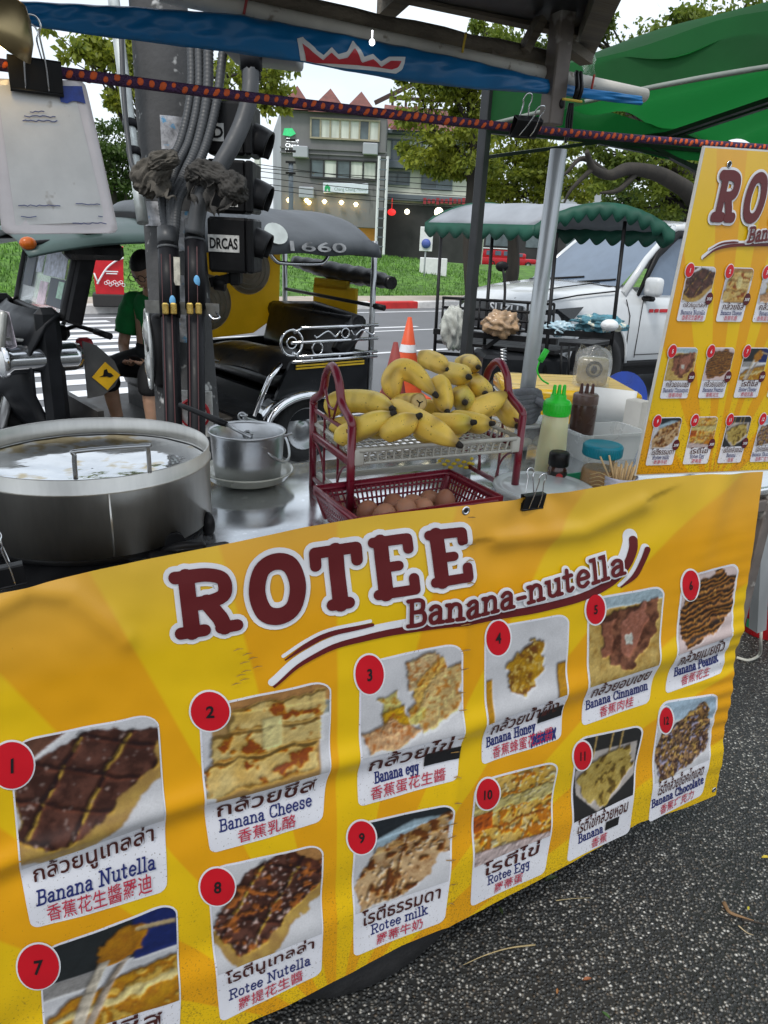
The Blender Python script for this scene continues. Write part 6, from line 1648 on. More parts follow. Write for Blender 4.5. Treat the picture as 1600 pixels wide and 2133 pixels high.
for i in range(44): a = i * 2 * pi / 44; m_.box((.0436 * math.cos(a), .0436 * math.sin(a), .101), (.0012, .0024, .019), (0, 0, a))
m_.build("lid", mat("teal lid plastic", (.0, .19, .26), .4), t)
c = pd(1215, 990, 1.66); c.z = TZ
t = thing("green_tray", "low green plastic tray under the teal-lidded jar", "tray", c, CANG)
m_ = MB(); w, d, h = .075, .05, .024
m_.grid([[Vector((sx * (w + k), sy * (d + k), z)) for sx, sy in ((-1, -1), (1, -1), (1, 1), (-1, 1))] for k, z in ((-.006, .001), (0, h), (.004, h), (.004, h - .004))], False, True); m_.poly([(-w + .006, -d + .006, .002), (w - .006, -d + .006, .002), (w - .006, d - .006, .002), (-w + .006, d - .006, .002)]); m_.build("body", mat("green plastic tray", (.01, .32, .16), .35), t, solid=.002)
c = pd(1292, 1000, 1.60); c.z = TZ
t = thing("skewer_cup", "cup with a printed label full of wooden skewers beside the menu board", "cup", c)
m_ = MB(); m_.lathe([(0, .001), (.033, .001), (.038, .06), (.0365, .06), (.032, .003), (0, .003)], 28); m_.build("cup", mat("printed cup", (.45, .46, .55), .5, var=.4, scale=40, stretch=(1, 1, 4)), t)
m_ = MB(); rg = random.Random(2)
for i in range(26):
    a, q = rg.uniform(0, 6.28), rg.uniform(0, .028); b_ = Vector((q * math.cos(a) * .7, q * math.sin(a) * .7, .006)); e = Vector((q * math.cos(a) * 1.25, q * math.sin(a) * 1.25, rg.uniform(.078, .092))); m_.tube([b_, e], .0021, 5)
m_.tube([Vector((0, 0, .01)), Vector((-.055, -.01, .103))], .0021, 5); m_.tube([Vector((0, 0, .01)), Vector((-.038, -.015, .108))], .0021, 5)
sk = m_.build("skewers", mat("bamboo skewer", (.55, .38, .19), .6, var=.25, scale=30)); sk.matrix_world = ROOTM[t.name]
sk.name = "wooden_skewers"; tag(sk, "bundle of pale wooden skewers standing in the printed cup", "skewers")
c = pd(1133, 1012, 1.58); c.z = TZ
t = thing("round_tub", "round white tub with a clear raised lid behind the banner's binder clip", "tub", c)
m_ = MB(); m_.lathe([(0, 0), (.098, 0), (.106, .028)], 44); m_.build("bowl", M_frost, t)
m_ = MB(); m_.lathe([(.108, .026), (.111, .03), (.110, .035), (.104, .036), (.098, .033), (.09, .033), (.086, .036), (0, .037)], 52); m_.build("lid", mat("translucent lid", (.66, .70, .70), .18, alpha=.8, var=.05), t)
c = pd(945, 985, 1.78); c.z = TZ
t = thing("printed_tub", "small clear tub printed with yellow flowers behind the rack", "tub", c)
m_ = MB(); m_.lathe([(0, 0), (.042, 0), (.048, .055), (.05, .056), (.047, .055), (.041, .002), (0, .002)], 32); m_.build("body", M_frost, t)
m_ = MB(); rg = random.Random(6)
for i in range(14): a = -2.7 + i * .17; z = .02 + .025 * ((i * 7) % 5) / 5; m_.ell((.0455 * math.cos(a), .0455 * math.sin(a), z), (.007, .004, .004), 8, 5)
m_.build("flower_print", mat("yellow print", (.75, .55, .03), .5), t)
c = pd(1098, 905, 2.02); c.z = TZ
t = thing("flour_box", "clear lidded box of dough balls behind the rack's right end", "box", c, CANG)
m_ = MB(); m_.box((0, 0, .035), (.15, .12, .066), bev=.012, seg=2); m_.build("body", M_clear, t)
m_ = MB(); m_.box((0, 0, .071), (.162, .13, .008), bev=.003, seg=2); m_.build("lid", M_frost, t)
for i, (x, y) in enumerate(((-.03, -.02), (.02, -.025), (-.01, .02), (.04, .02))):
    m_ = MB(); m_.grid(lumpy((0, 0, .018), (.026, .024, .016), i, 16, 10, .12), wrap=True); o = m_.build("dough_ball", mat("pale dough", (.66, .6, .45), .6, var=.1)); o.matrix_world = ROOTM[t.name] @ Matrix.Translation((x, y, .003)); tag(o, "pale dough ball inside the clear lidded box", "dough ball", "dough balls in the clear box")
c = pd(1255, 905, 1.95); c.z = TZ
t = thing("clear_tub", "frosted oblong tub standing behind the teal-lidded jar", "tub", c, CANG - .1)
w, d, h = .1, .06, .075
m_ = MB(); m_.grid([[Vector((sx * w * k, sy * d * k, z)) for sx, sy in ((-1, -.8), (-.9, -1), (.9, -1), (1, -.8), (1, .8), (.9, 1), (-.9, 1), (-1, .8))] for k, z in ((.84, 0), (1, h), (1.06, h), (1.06, h - .006))], False, True); m_.poly([(-w * .84, -d * .8, .001), (w * .84, -d * .8, .001), (w * .84, d * .8, .001), (-w * .84, d * .8, .001)]); m_.build("body", M_frost, t, solid=.002)
c = pd(1275, 850, 2.08); c.z = TZ + .04
t = thing("napkin_holder", "curved white plastic holder with a stack of paper slips", "holder", c, CANG)
m_ = MB(); P = []
for z in (0, .118): P.append([Vector((-.075 + .0 + .15 * k, .05 - .06 * (1 - math.cos(k * 1.3)) - .02 * k, z - (.01 * k if z else 0))) for k in np.linspace(0, 1, 14)])
m_.grid(P); m_.build("shell", mat("white plastic sheet", (.82, .83, .83), .4, var=.05), t, solid=.006)
m_ = MB()
for i in range(16): m_.box((.028 + i * .0025, -.052 + .001 * math.sin(i * 3), .045 + .001 * (i % 3)), (.0016, .05, .092), (0, 0, .25 + .01 * math.sin(i)))
pp = m_.build("paper_slips", mat("paper slips", (.64, .63, .6), .7, var=.08)); pp.matrix_world = ROOTM[t.name]; tag(pp, "stack of white paper slips in the curved white holder", "paper")
# ---- foam box on its stand, bag on top
fl, fr, bl = pd(1066, 778, 2.75), pd(1350, 786, 2.75), pd(1105, 752, 3.2)
fz = 1.10
ang = math.atan2(fr.y - fl.y + .02, fr.x - fl.x)
wid = (fr - fl).length
ctr = (fl + fr) / 2 + Vector((-math.sin(ang), math.cos(ang), 0)) * .19
FB = thing("foam_box", "yellow foam box wrapped in tape with a pale lid, behind the sauce bottles", "box", (ctr.x, ctr.y, fz - .33), ang)
M_tape = mat("yellow tape", (.60, .36, .012), .28, var=.3, scale=5, bump=.8, bscale=22, coat=.5, stretch=(.4, 1, 4), spots=(.66, .52, .2), spot_scale=14, spot_amt=.4)
M_tapel = mat("pale taped lid", (.68, .46, .11), .32, var=.25, scale=6, bump=.6, bscale=16, stretch=(.3, 4, 1), coat=.3)
m_ = MB(); m_.box((0, 0, .13), (wid - .015, .37, .26), bev=.018, seg=3); m_.build("body", M_tape, FB)
m_ = MB(); m_.k = 0; m_.box((0, 0, .295), (wid, .385, .058), bev=.016, seg=3); m_.k = 1; m_.box((0, 0, .3252), (wid - .03, .355, .004), bev=.0015); m_.build("lid", [M_tape, M_tapel], FB)
m_ = MB(); m_.box((0, 0, .262), (wid - .01, .374, .006)); m_.build("foam_edge", M_white, FB)
t = thing("box_stand", "dark low stand carrying the yellow foam box", "stand", (ctr.x, ctr.y, 0), ang)
m_ = MB(); m_.box((0, 0, fz - .35), (wid + .1, .45, .036), bev=.004)
m_.build("shelf", M_oldw, t)
for sx in (-1, 1):
    for sy in (-1, 1): m_ = MB(); m_.beam((sx * wid / 2, sy * .19, 0), (sx * wid / 2, sy * .19, fz - .368), .035); m_.build("leg", M_rust, t)
bp0 = pd(1234, 772, 2.86); bp0.z = fz
t = thing("product_bag", "clear plastic bag of dark packets with a round print, on the yellow foam box", "bag", bp0, -.1)
m_ = MB()
rows = []
for v_ in np.linspace(0, 1, 12):
    row = []
    for a in np.linspace(0, 2 * pi, 31)[:-1]:
        c_, s_ = math.cos(a), math.sin(a); q = (abs(c_) ** 5 + abs(s_) ** 5) ** (-.2); k = 1 - .0 * v_ + .05 * noise.noise((c_ * 2, s_ * 2, v_ * 4))
        row.append(Vector((.07 * c_ * q * k * (1 - .35 * max(0, v_ - .75) * 2), .045 * s_ * q * k * (1 - max(0, v_ - .7) * 2.6), .15 * v_ + .012 * math.sin(a * 3) * v_)))
    rows.append(row)
m_.grid(rows, wrap=True); m_.build("film", M_bag, t)
m_ = MB(); m_.box((0, 0, .058), (.118, .07, .112), bev=.018, seg=2); m_.build("packet", mat("khaki packet", (.20, .17, .10), .25, var=.4, scale=9, bump=.8, bscale=30, coat=.6, spots=(.05, .05, .05), spot_scale=12, spot_amt=.5), t)
m_ = MB(); m_.tube(circle_pts((0, -.0365, .07), .03, 22), .002, 5, closed=True); m_.tube(circle_pts((0, -.0365, .07), .024, 22), .0014, 5, closed=True); m_.ell((0, -.036, .068), (.012, .002, .016), 12, 8); m_.build("round_print", M_blk, t)
# ---- counter-end odds: red can and white cord past the banner
rc = pz(1592, 1312, 0); 
t = thing("red_can", "large printed red tin on the ground past the banner's right edge", "tin", rc)
m_ = MB(); m_.lathe([(0, 0), (.105, 0), (.108, .004), (.107, .2), (.108, .204), (.1, .206), (0, .2)], 36); m_.build("body", mat("red tin print", (.38, .008, .012), .3, var=.2, scale=6, coat=.4, spots=(.55, .5, .45), spot_scale=16, spot_amt=.32), t)
m_ = MB(); m_.lathe([(.1085, .15), (.1085, .165)], 36); m_.lathe([(.1083, .185), (.1083, .192)], 36); m_.k = 1; m_.lathe([(.1085, .03), (.1085, .07)], 10, arc=(-2.9, -2.3)); m_.build("print", [M_blk, mat("green print", (.02, .2, .08), .4)], t)
m_ = MB(); m_.tube(catmull([pz(1592, 1195, .22), pd(1590, 1240, 2.95), pd(1585, 1330, 2.9), pz(1583, 1362, .02), pz(1560, 1375, .008), pz(1536, 1370, .008), pz(1500, 1360, .008)], 8), .006, 8); o = m_.build("power_cord", mat("pale cord", (.5, .48, .42), .5)); tag(o, "pale cord hanging in a loop by the red tin", "cord")
m_ = MB(); m_.grid(lumpy((0, 0, .09), (.09, .08, .11), 4, 20, 14, .35, 5), wrap=True); o = m_.build("foil_bundle", mat("crumpled foil", (.6, .62, .63), .25, .9, bump=1.0, bscale=26)); seat_on(o, rc + Vector((.03, .0, .205))); tag(o, "crumpled silver foil lying on top of the red tin", "foil")
m_ = MB(); m_.beam(pd(1594, 990, 2.35), pd(1578, 1310, 2.6), .04, .04); o = m_.build("stall_leg", M_pipe); tag(o, "thin grey metal leg just past the banner's right edge", "post")
# ---- hanging lamp in the corner
c = pt(14, 50, .05)
t = thing("hanging_lamp", "lit lamp with a metal shade in the top left corner", "lamp", c)
m_ = MB(); m_.lathe([(.008, .028), (.018, .019), (.03, .0), (.036, -.02), (.035, -.02), (.028, 0), (.012, .019)], 28, Matrix.Rotation(rad(35), 4, 'Y')); m_.build("lamp_shade", mat("brassy shade", (.35, .27, .14), .3, .8), t)
m_ = MB(); m_.ell((-.01, -.006, -.016), (.011, .011, .014), 14, 9); m_.build("bulb", mat("warm bulb", (1.0, .72, .3), .4, emit=9.0), t)
m_ = MB(); m_.tube([(.014, 0, .024), (.02, 0, .3)], .003, 5); m_.build("cord", M_blk, t)
# ---- rope and clips
RT = .1
ra, rb = pt(-60, 127, RT), pt(1660, 312, RT)
RL = (rb - ra).length; M = frame_M(ra, rb - ra, (0, 0, 1))
m_ = MB(M); m_.tube([(-.012 * math.sin(k * pi), 0, RL * k) for k in np.linspace(0, 1, 60)], .0068, 12)
m_.k = 1; nd = int(RL / .0070)
for i in range(nd):
    a = (pi / 2 if i % 2 else -pi / 2) + .35 * math.sin(i * 1.3); z = RL * i / nd; off = -.012 * math.sin(i / nd * pi)
    m_.ell((0, 0, 0), (.0020, .0040 * rnd.uniform(.75, 1.15), .0052 * rnd.uniform(.7, 1.3)), 9, 6, Matrix.Translation((off + .0056 * math.cos(a), .0056 * math.sin(a), z)) @ Matrix.Rotation(a, 4, 'Z') @ Matrix.Rotation(.7, 4, 'X'))
o = m_.build("rope", [mat("purple rope", (.055, .02, .065), .8, var=.3, scale=60, bump=.6, bscale=300), mat("orange strand", (.55, .09, .02), .8, var=.2, scale=60)])
tag(o, "braided purple and orange rope strung across the front of the stall", "rope")
def binder(lb, p, w, up, face, open_=.0, flip=1, wire=(.028, .045)):
    """p: centre of the gripping edge; up: from the jaw to the spine; face: towards the viewer"""
    t = thing("binder_clip", lb, "clip", p, 0, "black binder clips", rot=frame_M((0, 0, 0), face, Vector(up).cross(Vector(face))).to_3x3())
    # local: x along the clip, y up, z to the viewer
    m_ = MB(); h = w * .6; dpt = w * .3
    prof = [(.0012, 0), (.003, .001), (dpt * .5, h * .93), (dpt * .42, h), (-dpt * .42, h), (-dpt * .5, h * .93), (-.003, .001), (-.0012, 0), (-dpt * .42, h * .93), (dpt * .42, h * .93)]
    M2 = Matrix(((0, 0, 1, -w / 2), (0, 1, 0, 0), (1, 0, 0, 0), (0, 0, 0, 1)))
    m_.prism(prof, w, M2); m_.tube([(-w / 2, 0, .002), (w / 2, 0, .002)], .0022, 6); m_.tube([(-w / 2, 0, -.002), (w / 2, 0, -.002)], .0022, 6); m_.build("body", M_blk, t)
    for sg in (1, -1):
        m_ = MB(); a, b = wire
        x0 = w * .22
        m_.tube(catmull([(-x0, .002, sg * .004), (-x0 * .9, a, sg * .012), (-x0 * .55, b + .012, sg * (.016 + open_)), (-x0 * .75, b + .02, sg * (.018 + open_)), (-x0 * .5, b + .028, sg * (.019 + open_)), (0, b + .03, sg * (.0195 + open_)), (x0 * .5, b + .028, sg * (.019 + open_)), (x0 * .75, b + .02, sg * (.018 + open_)), (x0 * .55, b + .012, sg * (.016 + open_)), (x0 * .9, a, sg * .012), (x0, .002, sg * .004)], 4), .0011, 6)
        m_.build("wire_handle", M_chrome, t)
    return t
# ---- payment card (its code left out)
cT = [pt(-30, 164, RT + .002), pt(176, 168, RT + .002), pt(247, 486, RT - .02), pt(4, 488, RT - .02)]
PCd = thing("payment_card", "worn laminated white card hanging from the rope at the left", "card", cT[0])
def quad_at(Q, u_, v_, off=0.0):
    p = (Q[0].lerp(Q[1], u_)).lerp(Q[3].lerp(Q[2], u_), v_); return p - Vector(CV) * off
m_ = MB()
def rr_rows(n, r, asp):                                 # rounded rectangle as rows of (v, u0, u1)
    rows = []
    for i in range(n + 1):
        v_ = .5 - .5 * math.cos(pi * i / n); dv = min(v_, 1 - v_) * asp
        ins = 0 if dv >= r else r - math.sqrt(max(0, r * r - (r - dv) ** 2)); rows.append((v_, ins, 1 - ins))
    return rows
m_.grid([[quad_at(cT, u0 + (u1 - u0) * k / 14, v_, .004 * math.sin(v_ * 3) + .002 * math.sin(k * .6)) for k in range(15)] for v_, u0, u1 in rr_rows(18, .07, 1.5)])
m_.build("laminate", mat("cloudy laminate", (.70, .64, .64), .22, var=.15, scale=9, coat=.6), PCd, True, solid=.0012)
m_ = MB(); Qi = [quad_at(cT, *q) for q in ((.1, .04), (.86, .03), (.90, .92), (.12, .94))]
m_.grid([[quad_at(Qi, a / 10, b / 12, .0032 + .004 * math.sin(b / 12 * 3)) for a in range(11)] for b in range(13)]); m_.build("paper", mat("grey paper", (.70, .69, .67), .6, var=.12, scale=14, spots=(.45, .42, .38), spot_scale=30, spot_amt=.45), PCd, True)
m_ = MB(); rg = random.Random(9)
def squig(u0, u1, v_, mb, k=0):
    n = int((u1 - u0) * 40); P = [quad_at(cT, u0 + (u1 - u0) * i / n, v_ + rg.uniform(-.005, .005), .0085) for i in range(n + 1)]; mb.k = k; mb.tube(P, .0007, 4)
squig(.16, .52, .81, m_); squig(.66, .88, .80, m_); squig(.17, .3, .885, m_); squig(.6, .9, .93, m_); squig(.84, .88, .885, m_); squig(.32, .62, .235, m_); squig(.3, .63, .262, m_); squig(.38, .52, .205, m_)
m_.build("faded_print", mat("faded blue ink", (.10, .12, .26), .6, var=.3), PCd, True)
m_ = MB(); m_.grid([[quad_at(cT, .7 + .25 * a / 4, .04 + .1 * b / 4 + .01 * math.sin(a * 2) * (b == 4), .0075) for a in range(5)] for b in range(5)]); m_.build("blue_patch", mat("torn blue print", (.03, .06, .28), .5, var=.5, scale=60), PCd, True)
fv = -Vector(CV)
binder("open black binder clip holding the payment card on the rope", pt(78, 192, RT - .012), .058, (0, 0, 1), fv, .004)
binder("black binder clip hanging on the rope in front of the steel post", pt(1088, 284, RT - .012), .05, Vector((-.05, 0, 1)).normalized(), (fv + Vector((0, 0, -.6))).normalized(), .002, wire=(.018, .028))
# ================================================================== PRINTED SHEETS
def np_noise(h, w, cells, seed, octv=3):
    r = np.random.RandomState(seed); out = np.zeros((h, w)); amp = 1; tot = 0
    for o_ in range(octv):
        n = int(cells * 2 ** o_) + 2; g_ = r.rand(n + 1, n + 1)
        y, x = np.linspace(0, n - 1.001, h), np.linspace(0, n - 1.001, w); yi, xi = y.astype(int), x.astype(int); fy, fx = (y - yi)[:, None], (x - xi)[None]
        fy, fx = fy * fy * (3 - 2 * fy), fx * fx * (3 - 2 * fx)
        a = g_[yi][:, xi] * (1 - fx) + g_[yi][:, xi + 1] * fx; b = g_[yi + 1][:, xi] * (1 - fx) + g_[yi + 1][:, xi + 1] * fx
        out += amp * (a * (1 - fy) + b * fy); tot += amp; amp *= .55
    return out / tot
def inpoly(X, Y, P):
    m_ = np.zeros(X.shape, bool); n = len(P)
    for i in range(n):
        (x0, y0), (x1, y1) = P[i], P[(i + 1) % n]
        c = ((y0 > Y) != (y1 > Y)) & (X < (x1 - x0) * (Y - y0) / (y1 - y0 + 1e-9) + x0); m_ ^= c
    return m_
def food(kind, h=92, w=92):
    """the dish printed on one menu card, as a small grid of printed ink colours (row 0 at the top)"""
    Y, X = np.mgrid[0:h, 0:w]; X = X / (w - 1); Y = Y / (h - 1)
    N_ = lambda c, s, o=3: np_noise(h, w, c, kind * 31 + s, o)
    n1, n2, n3 = N_(5, 1), N_(10, 2, 4), N_(26, 3)
    Xw, Yw = X + (n1 - .5) * .12 + (n2 - .5) * .08, Y + (N_(5, 4) - .5) * .12 + (N_(10, 5, 4) - .5) * .08
    img = np.ones((h, w, 3)) * np.array((.62, .62, .64)) * (.86 + .2 * n1)[..., None]
    hgt = np.zeros((h, w))
    def blur(m_, k):
        for _ in range(k):
            p = np.pad(m_, 1, mode='edge'); m_ = (p[1:-1, 1:-1] * 2 + p[:-2, 1:-1] + p[2:, 1:-1] + p[1:-1, :-2] + p[1:-1, 2:]) / 6
        return m_
    def lay(mask, c):
        m_ = np.asarray(mask, float); area = m_.mean(); s_ = blur(m_, 2); k = s_[..., None]
        img[:] = img * (1 - k) + (np.asarray(c) * np.ones((h, w, 3))) * k
        if area < .5: hgt[:] = hgt * (1 - s_ * .35) + blur(m_, 4) * (.10 if area > .04 else .035)
    def mixc(a, b, t): t = np.clip(t, 0, 1); t = (t * t * (3 - 2 * t))[..., None]; return np.array(a) * (1 - t) + np.array(b) * t
    if kind in (1, 8):
        lay(X + Y * 1.6 < .38, np.array((.14, .07, .05))) if kind == 1 else lay((X > .7) & (Y < .25), np.array((.45, .25, .12)))
        P = [(.02, .3), (.5, .06), (1.02, .18), (1.0, .5), (.62, .86), (.3, .98), (-.02, .8)] if kind == 1 else [(.28, .18), (.72, .02), (1.0, .3), (.95, .55), (.5, .92), (.22, 1.0), (.0, .6)]
        e = inpoly(Xw * .93 + .02, Yw * .93 - .02, P); lay(e, mixc((.5, .33, .08), (.3, .17, .05), n2))
        k = inpoly(Xw, Yw + .06, P); choc = mixc((.045, .015, .010), (.12, .045, .03), (n2 - .35) * 2.2)
        lay(k, choc)
        g1 = np.abs(((X * .9 + Y * .55) * 3.0 + .2 * n1) % 1 - .5); g2 = np.abs(((Y * 1.0 - X * .5) * 3.2 + .2 * n1) % 1 - .5)
        lay(k & (g1 < .045), mixc((.03, .012, .01), (.42, .28, .09), (N_(7, 8) - .46) * 5)); lay(k & (g2 < .04), np.array((.03, .012, .01)))
        lay(k & (n3 > (.77 if kind == 1 else .70)), np.array((.38, .28, .25) if kind == 1 else (.55, .42, .38)))
        if kind == 8: lay(k & (N_(14, 9) > .62), np.array((.32, .12, .05)))
    elif kind == 2:
        lay((X > .85) & (Y < .35), np.array((.3, .32, .3))); lay(Y < .1 + .1 * X, np.array((.45, .25, .12)))
        lay((X > .08) & (Y > .1) & (X < .93), np.array((.36, .22, .08)))
        for yc, hh, x0, x1 in ((.2, .22, .2, .97), (.48, .2, .06, .95), (.78, .24, .0, .9)):
            m_ = (np.abs(Yw - yc) < hh * .62) & (Xw > x0) & (Xw < x1)
            lay(m_, mixc((.60, .40, .15), (.72, .58, .30), n1 * 1.2)); lay(m_ & (n2 > .56), mixc((.45, .2, .05), (.28, .08, .02), (n2 - .56) * 8)); lay(m_ & (np.abs(Yw - yc) > hh * .52), np.array((.30, .18, .06)))
        lay((np.abs(X - .55) < .08) & (np.abs(Y - .42) < .16), np.array((.75, .66, .36)))
    elif kind == 3:
        for P, c in (([(.45, .08), (.75, .02), (.78, .3), (.5, .42)], (.68, .5, .3)), ([(.6, .3), (.78, .12), (.84, .3), (.6, .7), (.48, .68)], (.66, .42, .16)), ([(.72, .3), (1.0, .2), (.95, .75), (.6, .9), (.55, .7)], (.68, .5, .26)), ([(.18, .42), (.34, .36), (.4, .62), (.24, .66)], (.68, .6, .26)), ([(.2, .6), (.45, .55), (.48, .8), (.25, .85)], (.62, .38, .08)), ([(0, .75), (.3, .7), (.6, .86), (.5, .95), (.1, 1.0)], (.62, .4, .24)), ([(.45, .68), (.6, .64), (.62, .78), (.48, .8)], (.72, .62, .25))):
            m_ = inpoly(Xw, Yw, P); lay(m_, mixc(c, np.array(c) * .6, (n2 - .3) * 1.5)); lay(m_ & (n3 > .62), np.array(c) * np.array((.7, .45, .3))); lay(m_ & (n3 < .33), np.minimum(np.array(c) * 1.35, .8))
    elif kind == 4:
        lay((X < .08) & (Y > .55), np.array((.55, .3, .05))); lay((X > .9) & (Y > .6), np.array((.55, .3, .05)))
        m_ = inpoly(X + (n2 - .5) * .16, Y + (N_(11, 9) - .5) * .16, [(.3, .4), (.55, .22), (.72, .28), (.74, .6), (.6, .78), (.4, .86), (.25, .7)])
        lay(m_, mixc((.16, .06, .008), (.62, .38, .09), n2 * 1.5 - .25)); lay(m_ & (n3 > .64), np.array((.68, .5, .2)))
    elif kind == 5:
        img[:] = mixc((.35, .2, .06), (.6, .45, .2), n2 * 1.3); lay(Y < .12 + .06 * n1, np.array((.45, .55, .6)))
        lay(inpoly(Xw, Yw, [(.1, .25), (.95, .1), (.95, .6), (.6, .95), (.3, .85)]), mixc((.07, .025, .015), (.3, .14, .09), n2 * 1.6 - .3))
        lay(inpoly(Xw, Yw, [(.45, .3), (.75, .12), (.8, .4), (.6, .8), (.45, .7)]), mixc((.45, .22, .17), (.3, .13, .09), n3 * 1.2)); lay(inpoly(Xw, Yw, [(.15, .3), (.35, .25), (.3, .7), (.2, .7)]), mixc((.36, .17, .12), (.2, .08, .05), n3)); lay(inpoly(Xw, Yw, [(.52, .5), (.6, .48), (.6, .66), (.52, .64)]), np.array((.65, .66, .6)))
    elif kind == 6:
        img[:] = np.array((.62, .5, .48)) * (.9 + .2 * n1)[..., None]
        m_ = inpoly(Xw, Yw, [(.1, .1), (.7, .04), (1.0, .2), (.98, .65), (.7, .85), (.15, .98), (.0, .6)]); lay(m_, mixc((.36, .17, .06), (.22, .09, .03), n1))
        s_ = np.sin((Y * 1.0 + X * .12 + (n1 - .5) * .10 + (n2 - .5) * .05) * 92); lay(m_ & (s_ > .0), np.array((.035, .018, .012))); lay(m_ & (n3 > .72), np.array((.45, .25, .1)))
    elif kind == 7:
        lay(Y < .42, np.array((.02, .024, .026))); lay((Y < .45) & (X > .68), np.array((.02, .03, .12))); lay((Y > .42) & (Y < .6) & (X < .4), np.array((.35, .34, .33)))
        m_ = inpoly(Xw, Yw, [(.02, .8), (.2, .66), (.6, .6), (1.05, .55), (1.05, 1.05), (0, 1.05)]); lay(m_, mixc((.5, .28, .06), (.34, .13, .03), n2 * 1.6 - .3)); lay(m_ & (n2 > .62), np.array((.62, .42, .14))); lay(np.abs(Yw - (.86 - .12 * X)) < .03, np.array((.66, .56, .3)))
        lay(inpoly(Xw, Yw, [(.42, .18), (.6, .06), (.78, .1), (.76, .32), (.55, .46), (.42, .4)]), mixc((.5, .26, .05), (.3, .12, .02), n2))
        lay(inpoly(X, Y, [(.42, .35), (.5, .36), (.28, .98), (.16, 1.0)]), np.array((.55, .5, .42))); lay(inpoly(X, Y, [(.58, .42), (.66, .38), (.34, 1.0), (.26, 1.0)]), np.array((.42, .36, .3))); lay(inpoly(X, Y, [(.7, .1), (1, .16), (1, .2), (.7, .14)]), np.array((.5, .4, .25)))
    elif kind == 9:
        lay(Y < .12 + .15 * (1 - X), np.array((.02, .025, .03))); lay(inpoly(X, Y, [(.2, .22), (.6, .08), (1, .1), (1, .3), (.2, .4)]), np.array((.4, .5, .56)))
        m_ = inpoly(Xw, Yw, [(.0, .7), (.25, .3), (.6, .22), (1.0, .05), (1.0, .6), (.55, .98), (.05, .98)]); lay(m_, mixc((.26, .12, .04), (.55, .38, .2), n2 * 1.6 - .3)); lay(m_ & (n3 > .68), np.array((.68, .56, .44))); lay(m_ & (n2 < .36), np.array((.14, .05, .02))); lay(m_ & (np.abs(X - .5 + .2 * (Y - .5)) < .012), np.array((.16, .07, .03)))
    elif kind == 10:
        img[:] = mixc((.62, .38, .1), (.68, .5, .22), n1); lay(n2 > .57, np.array((.5, .2, .04))); lay((Yw > .28) & (Yw < .45), mixc((.62, .56, .3), (.6, .48, .2), n2)); lay((Yw > .60) & (Yw < .63), np.array((.28, .1, .02))); lay(n3 > .68, np.array((.72, .64, .42))); lay((X < .25) & (Y > .42) & (Y < .62), np.array((.42, .12, .03))); lay(Y > .93 - .1 * (1 - X), np.array((.62, .52, .5)))
    elif kind == 11:
        img[:] = np.array((.02, .02, .02)); lay(inpoly(X, Y, [(.0, .4), (.25, .2), (.95, .2), (1.0, .7), (.75, .85), (.4, 1.0), (.05, .7)]), mixc((.5, .46, .42), (.36, .32, .3), n1))
        m_ = inpoly(Xw, Yw, [(.05, .55), (.3, .3), (.85, .25), (.95, .6), (.55, .95), (.25, .85)]); lay(m_, mixc((.28, .19, .05), (.56, .44, .18), n2 * 1.5 - .2)); lay(m_ & (n2 < .38), np.array((.14, .09, .03)))
        for x in (.3, .55, .7): lay((np.abs(X - x + .1 * Y) < .012) & (Y < .28), np.array((.45, .32, .14)))
    else:
        lay(Y < .25 + .2 * n1 * X, np.array((.5, .62, .72))); m_ = inpoly(Xw, Yw, [(.1, .35), (.5, .25), (.75, .05), (.95, .3), (1.0, .75), (.7, .95), (.05, 1.0), (0, .5)]); lay(m_, mixc((.045, .02, .02), (.34, .2, .09), n3 * 1.8 - .45)); lay(m_ & (N_(18, 9) > .64), np.array((.5, .34, .14))); lay(m_ & (N_(18, 10) > .67), np.array((.35, .33, .42)))
    fm = np.clip(blur((hgt > .012).astype(float), 5), 0, 1) if kind not in (5, 10) else np.ones((h, w)); hh_ = hgt + (.045 * N_(14, 21, 4) + .022 * n3) * fm; gy, gx = np.gradient(hh_)
    lit = np.clip(1 + (-gx * .6 - gy) * h * .22, .45, 1.7)       # the picture was taken in its own light
    img = img * (1 + (.30 * (N_(30, 22, 2) - .5)) * fm)[..., None] * lit[..., None]; lum = img.mean(axis=2, keepdims=True); img = lum + (img - lum) * (1 + .28 * fm[..., None]); return np.clip(img * (.86 - .20 * fm)[..., None], .005, .62)

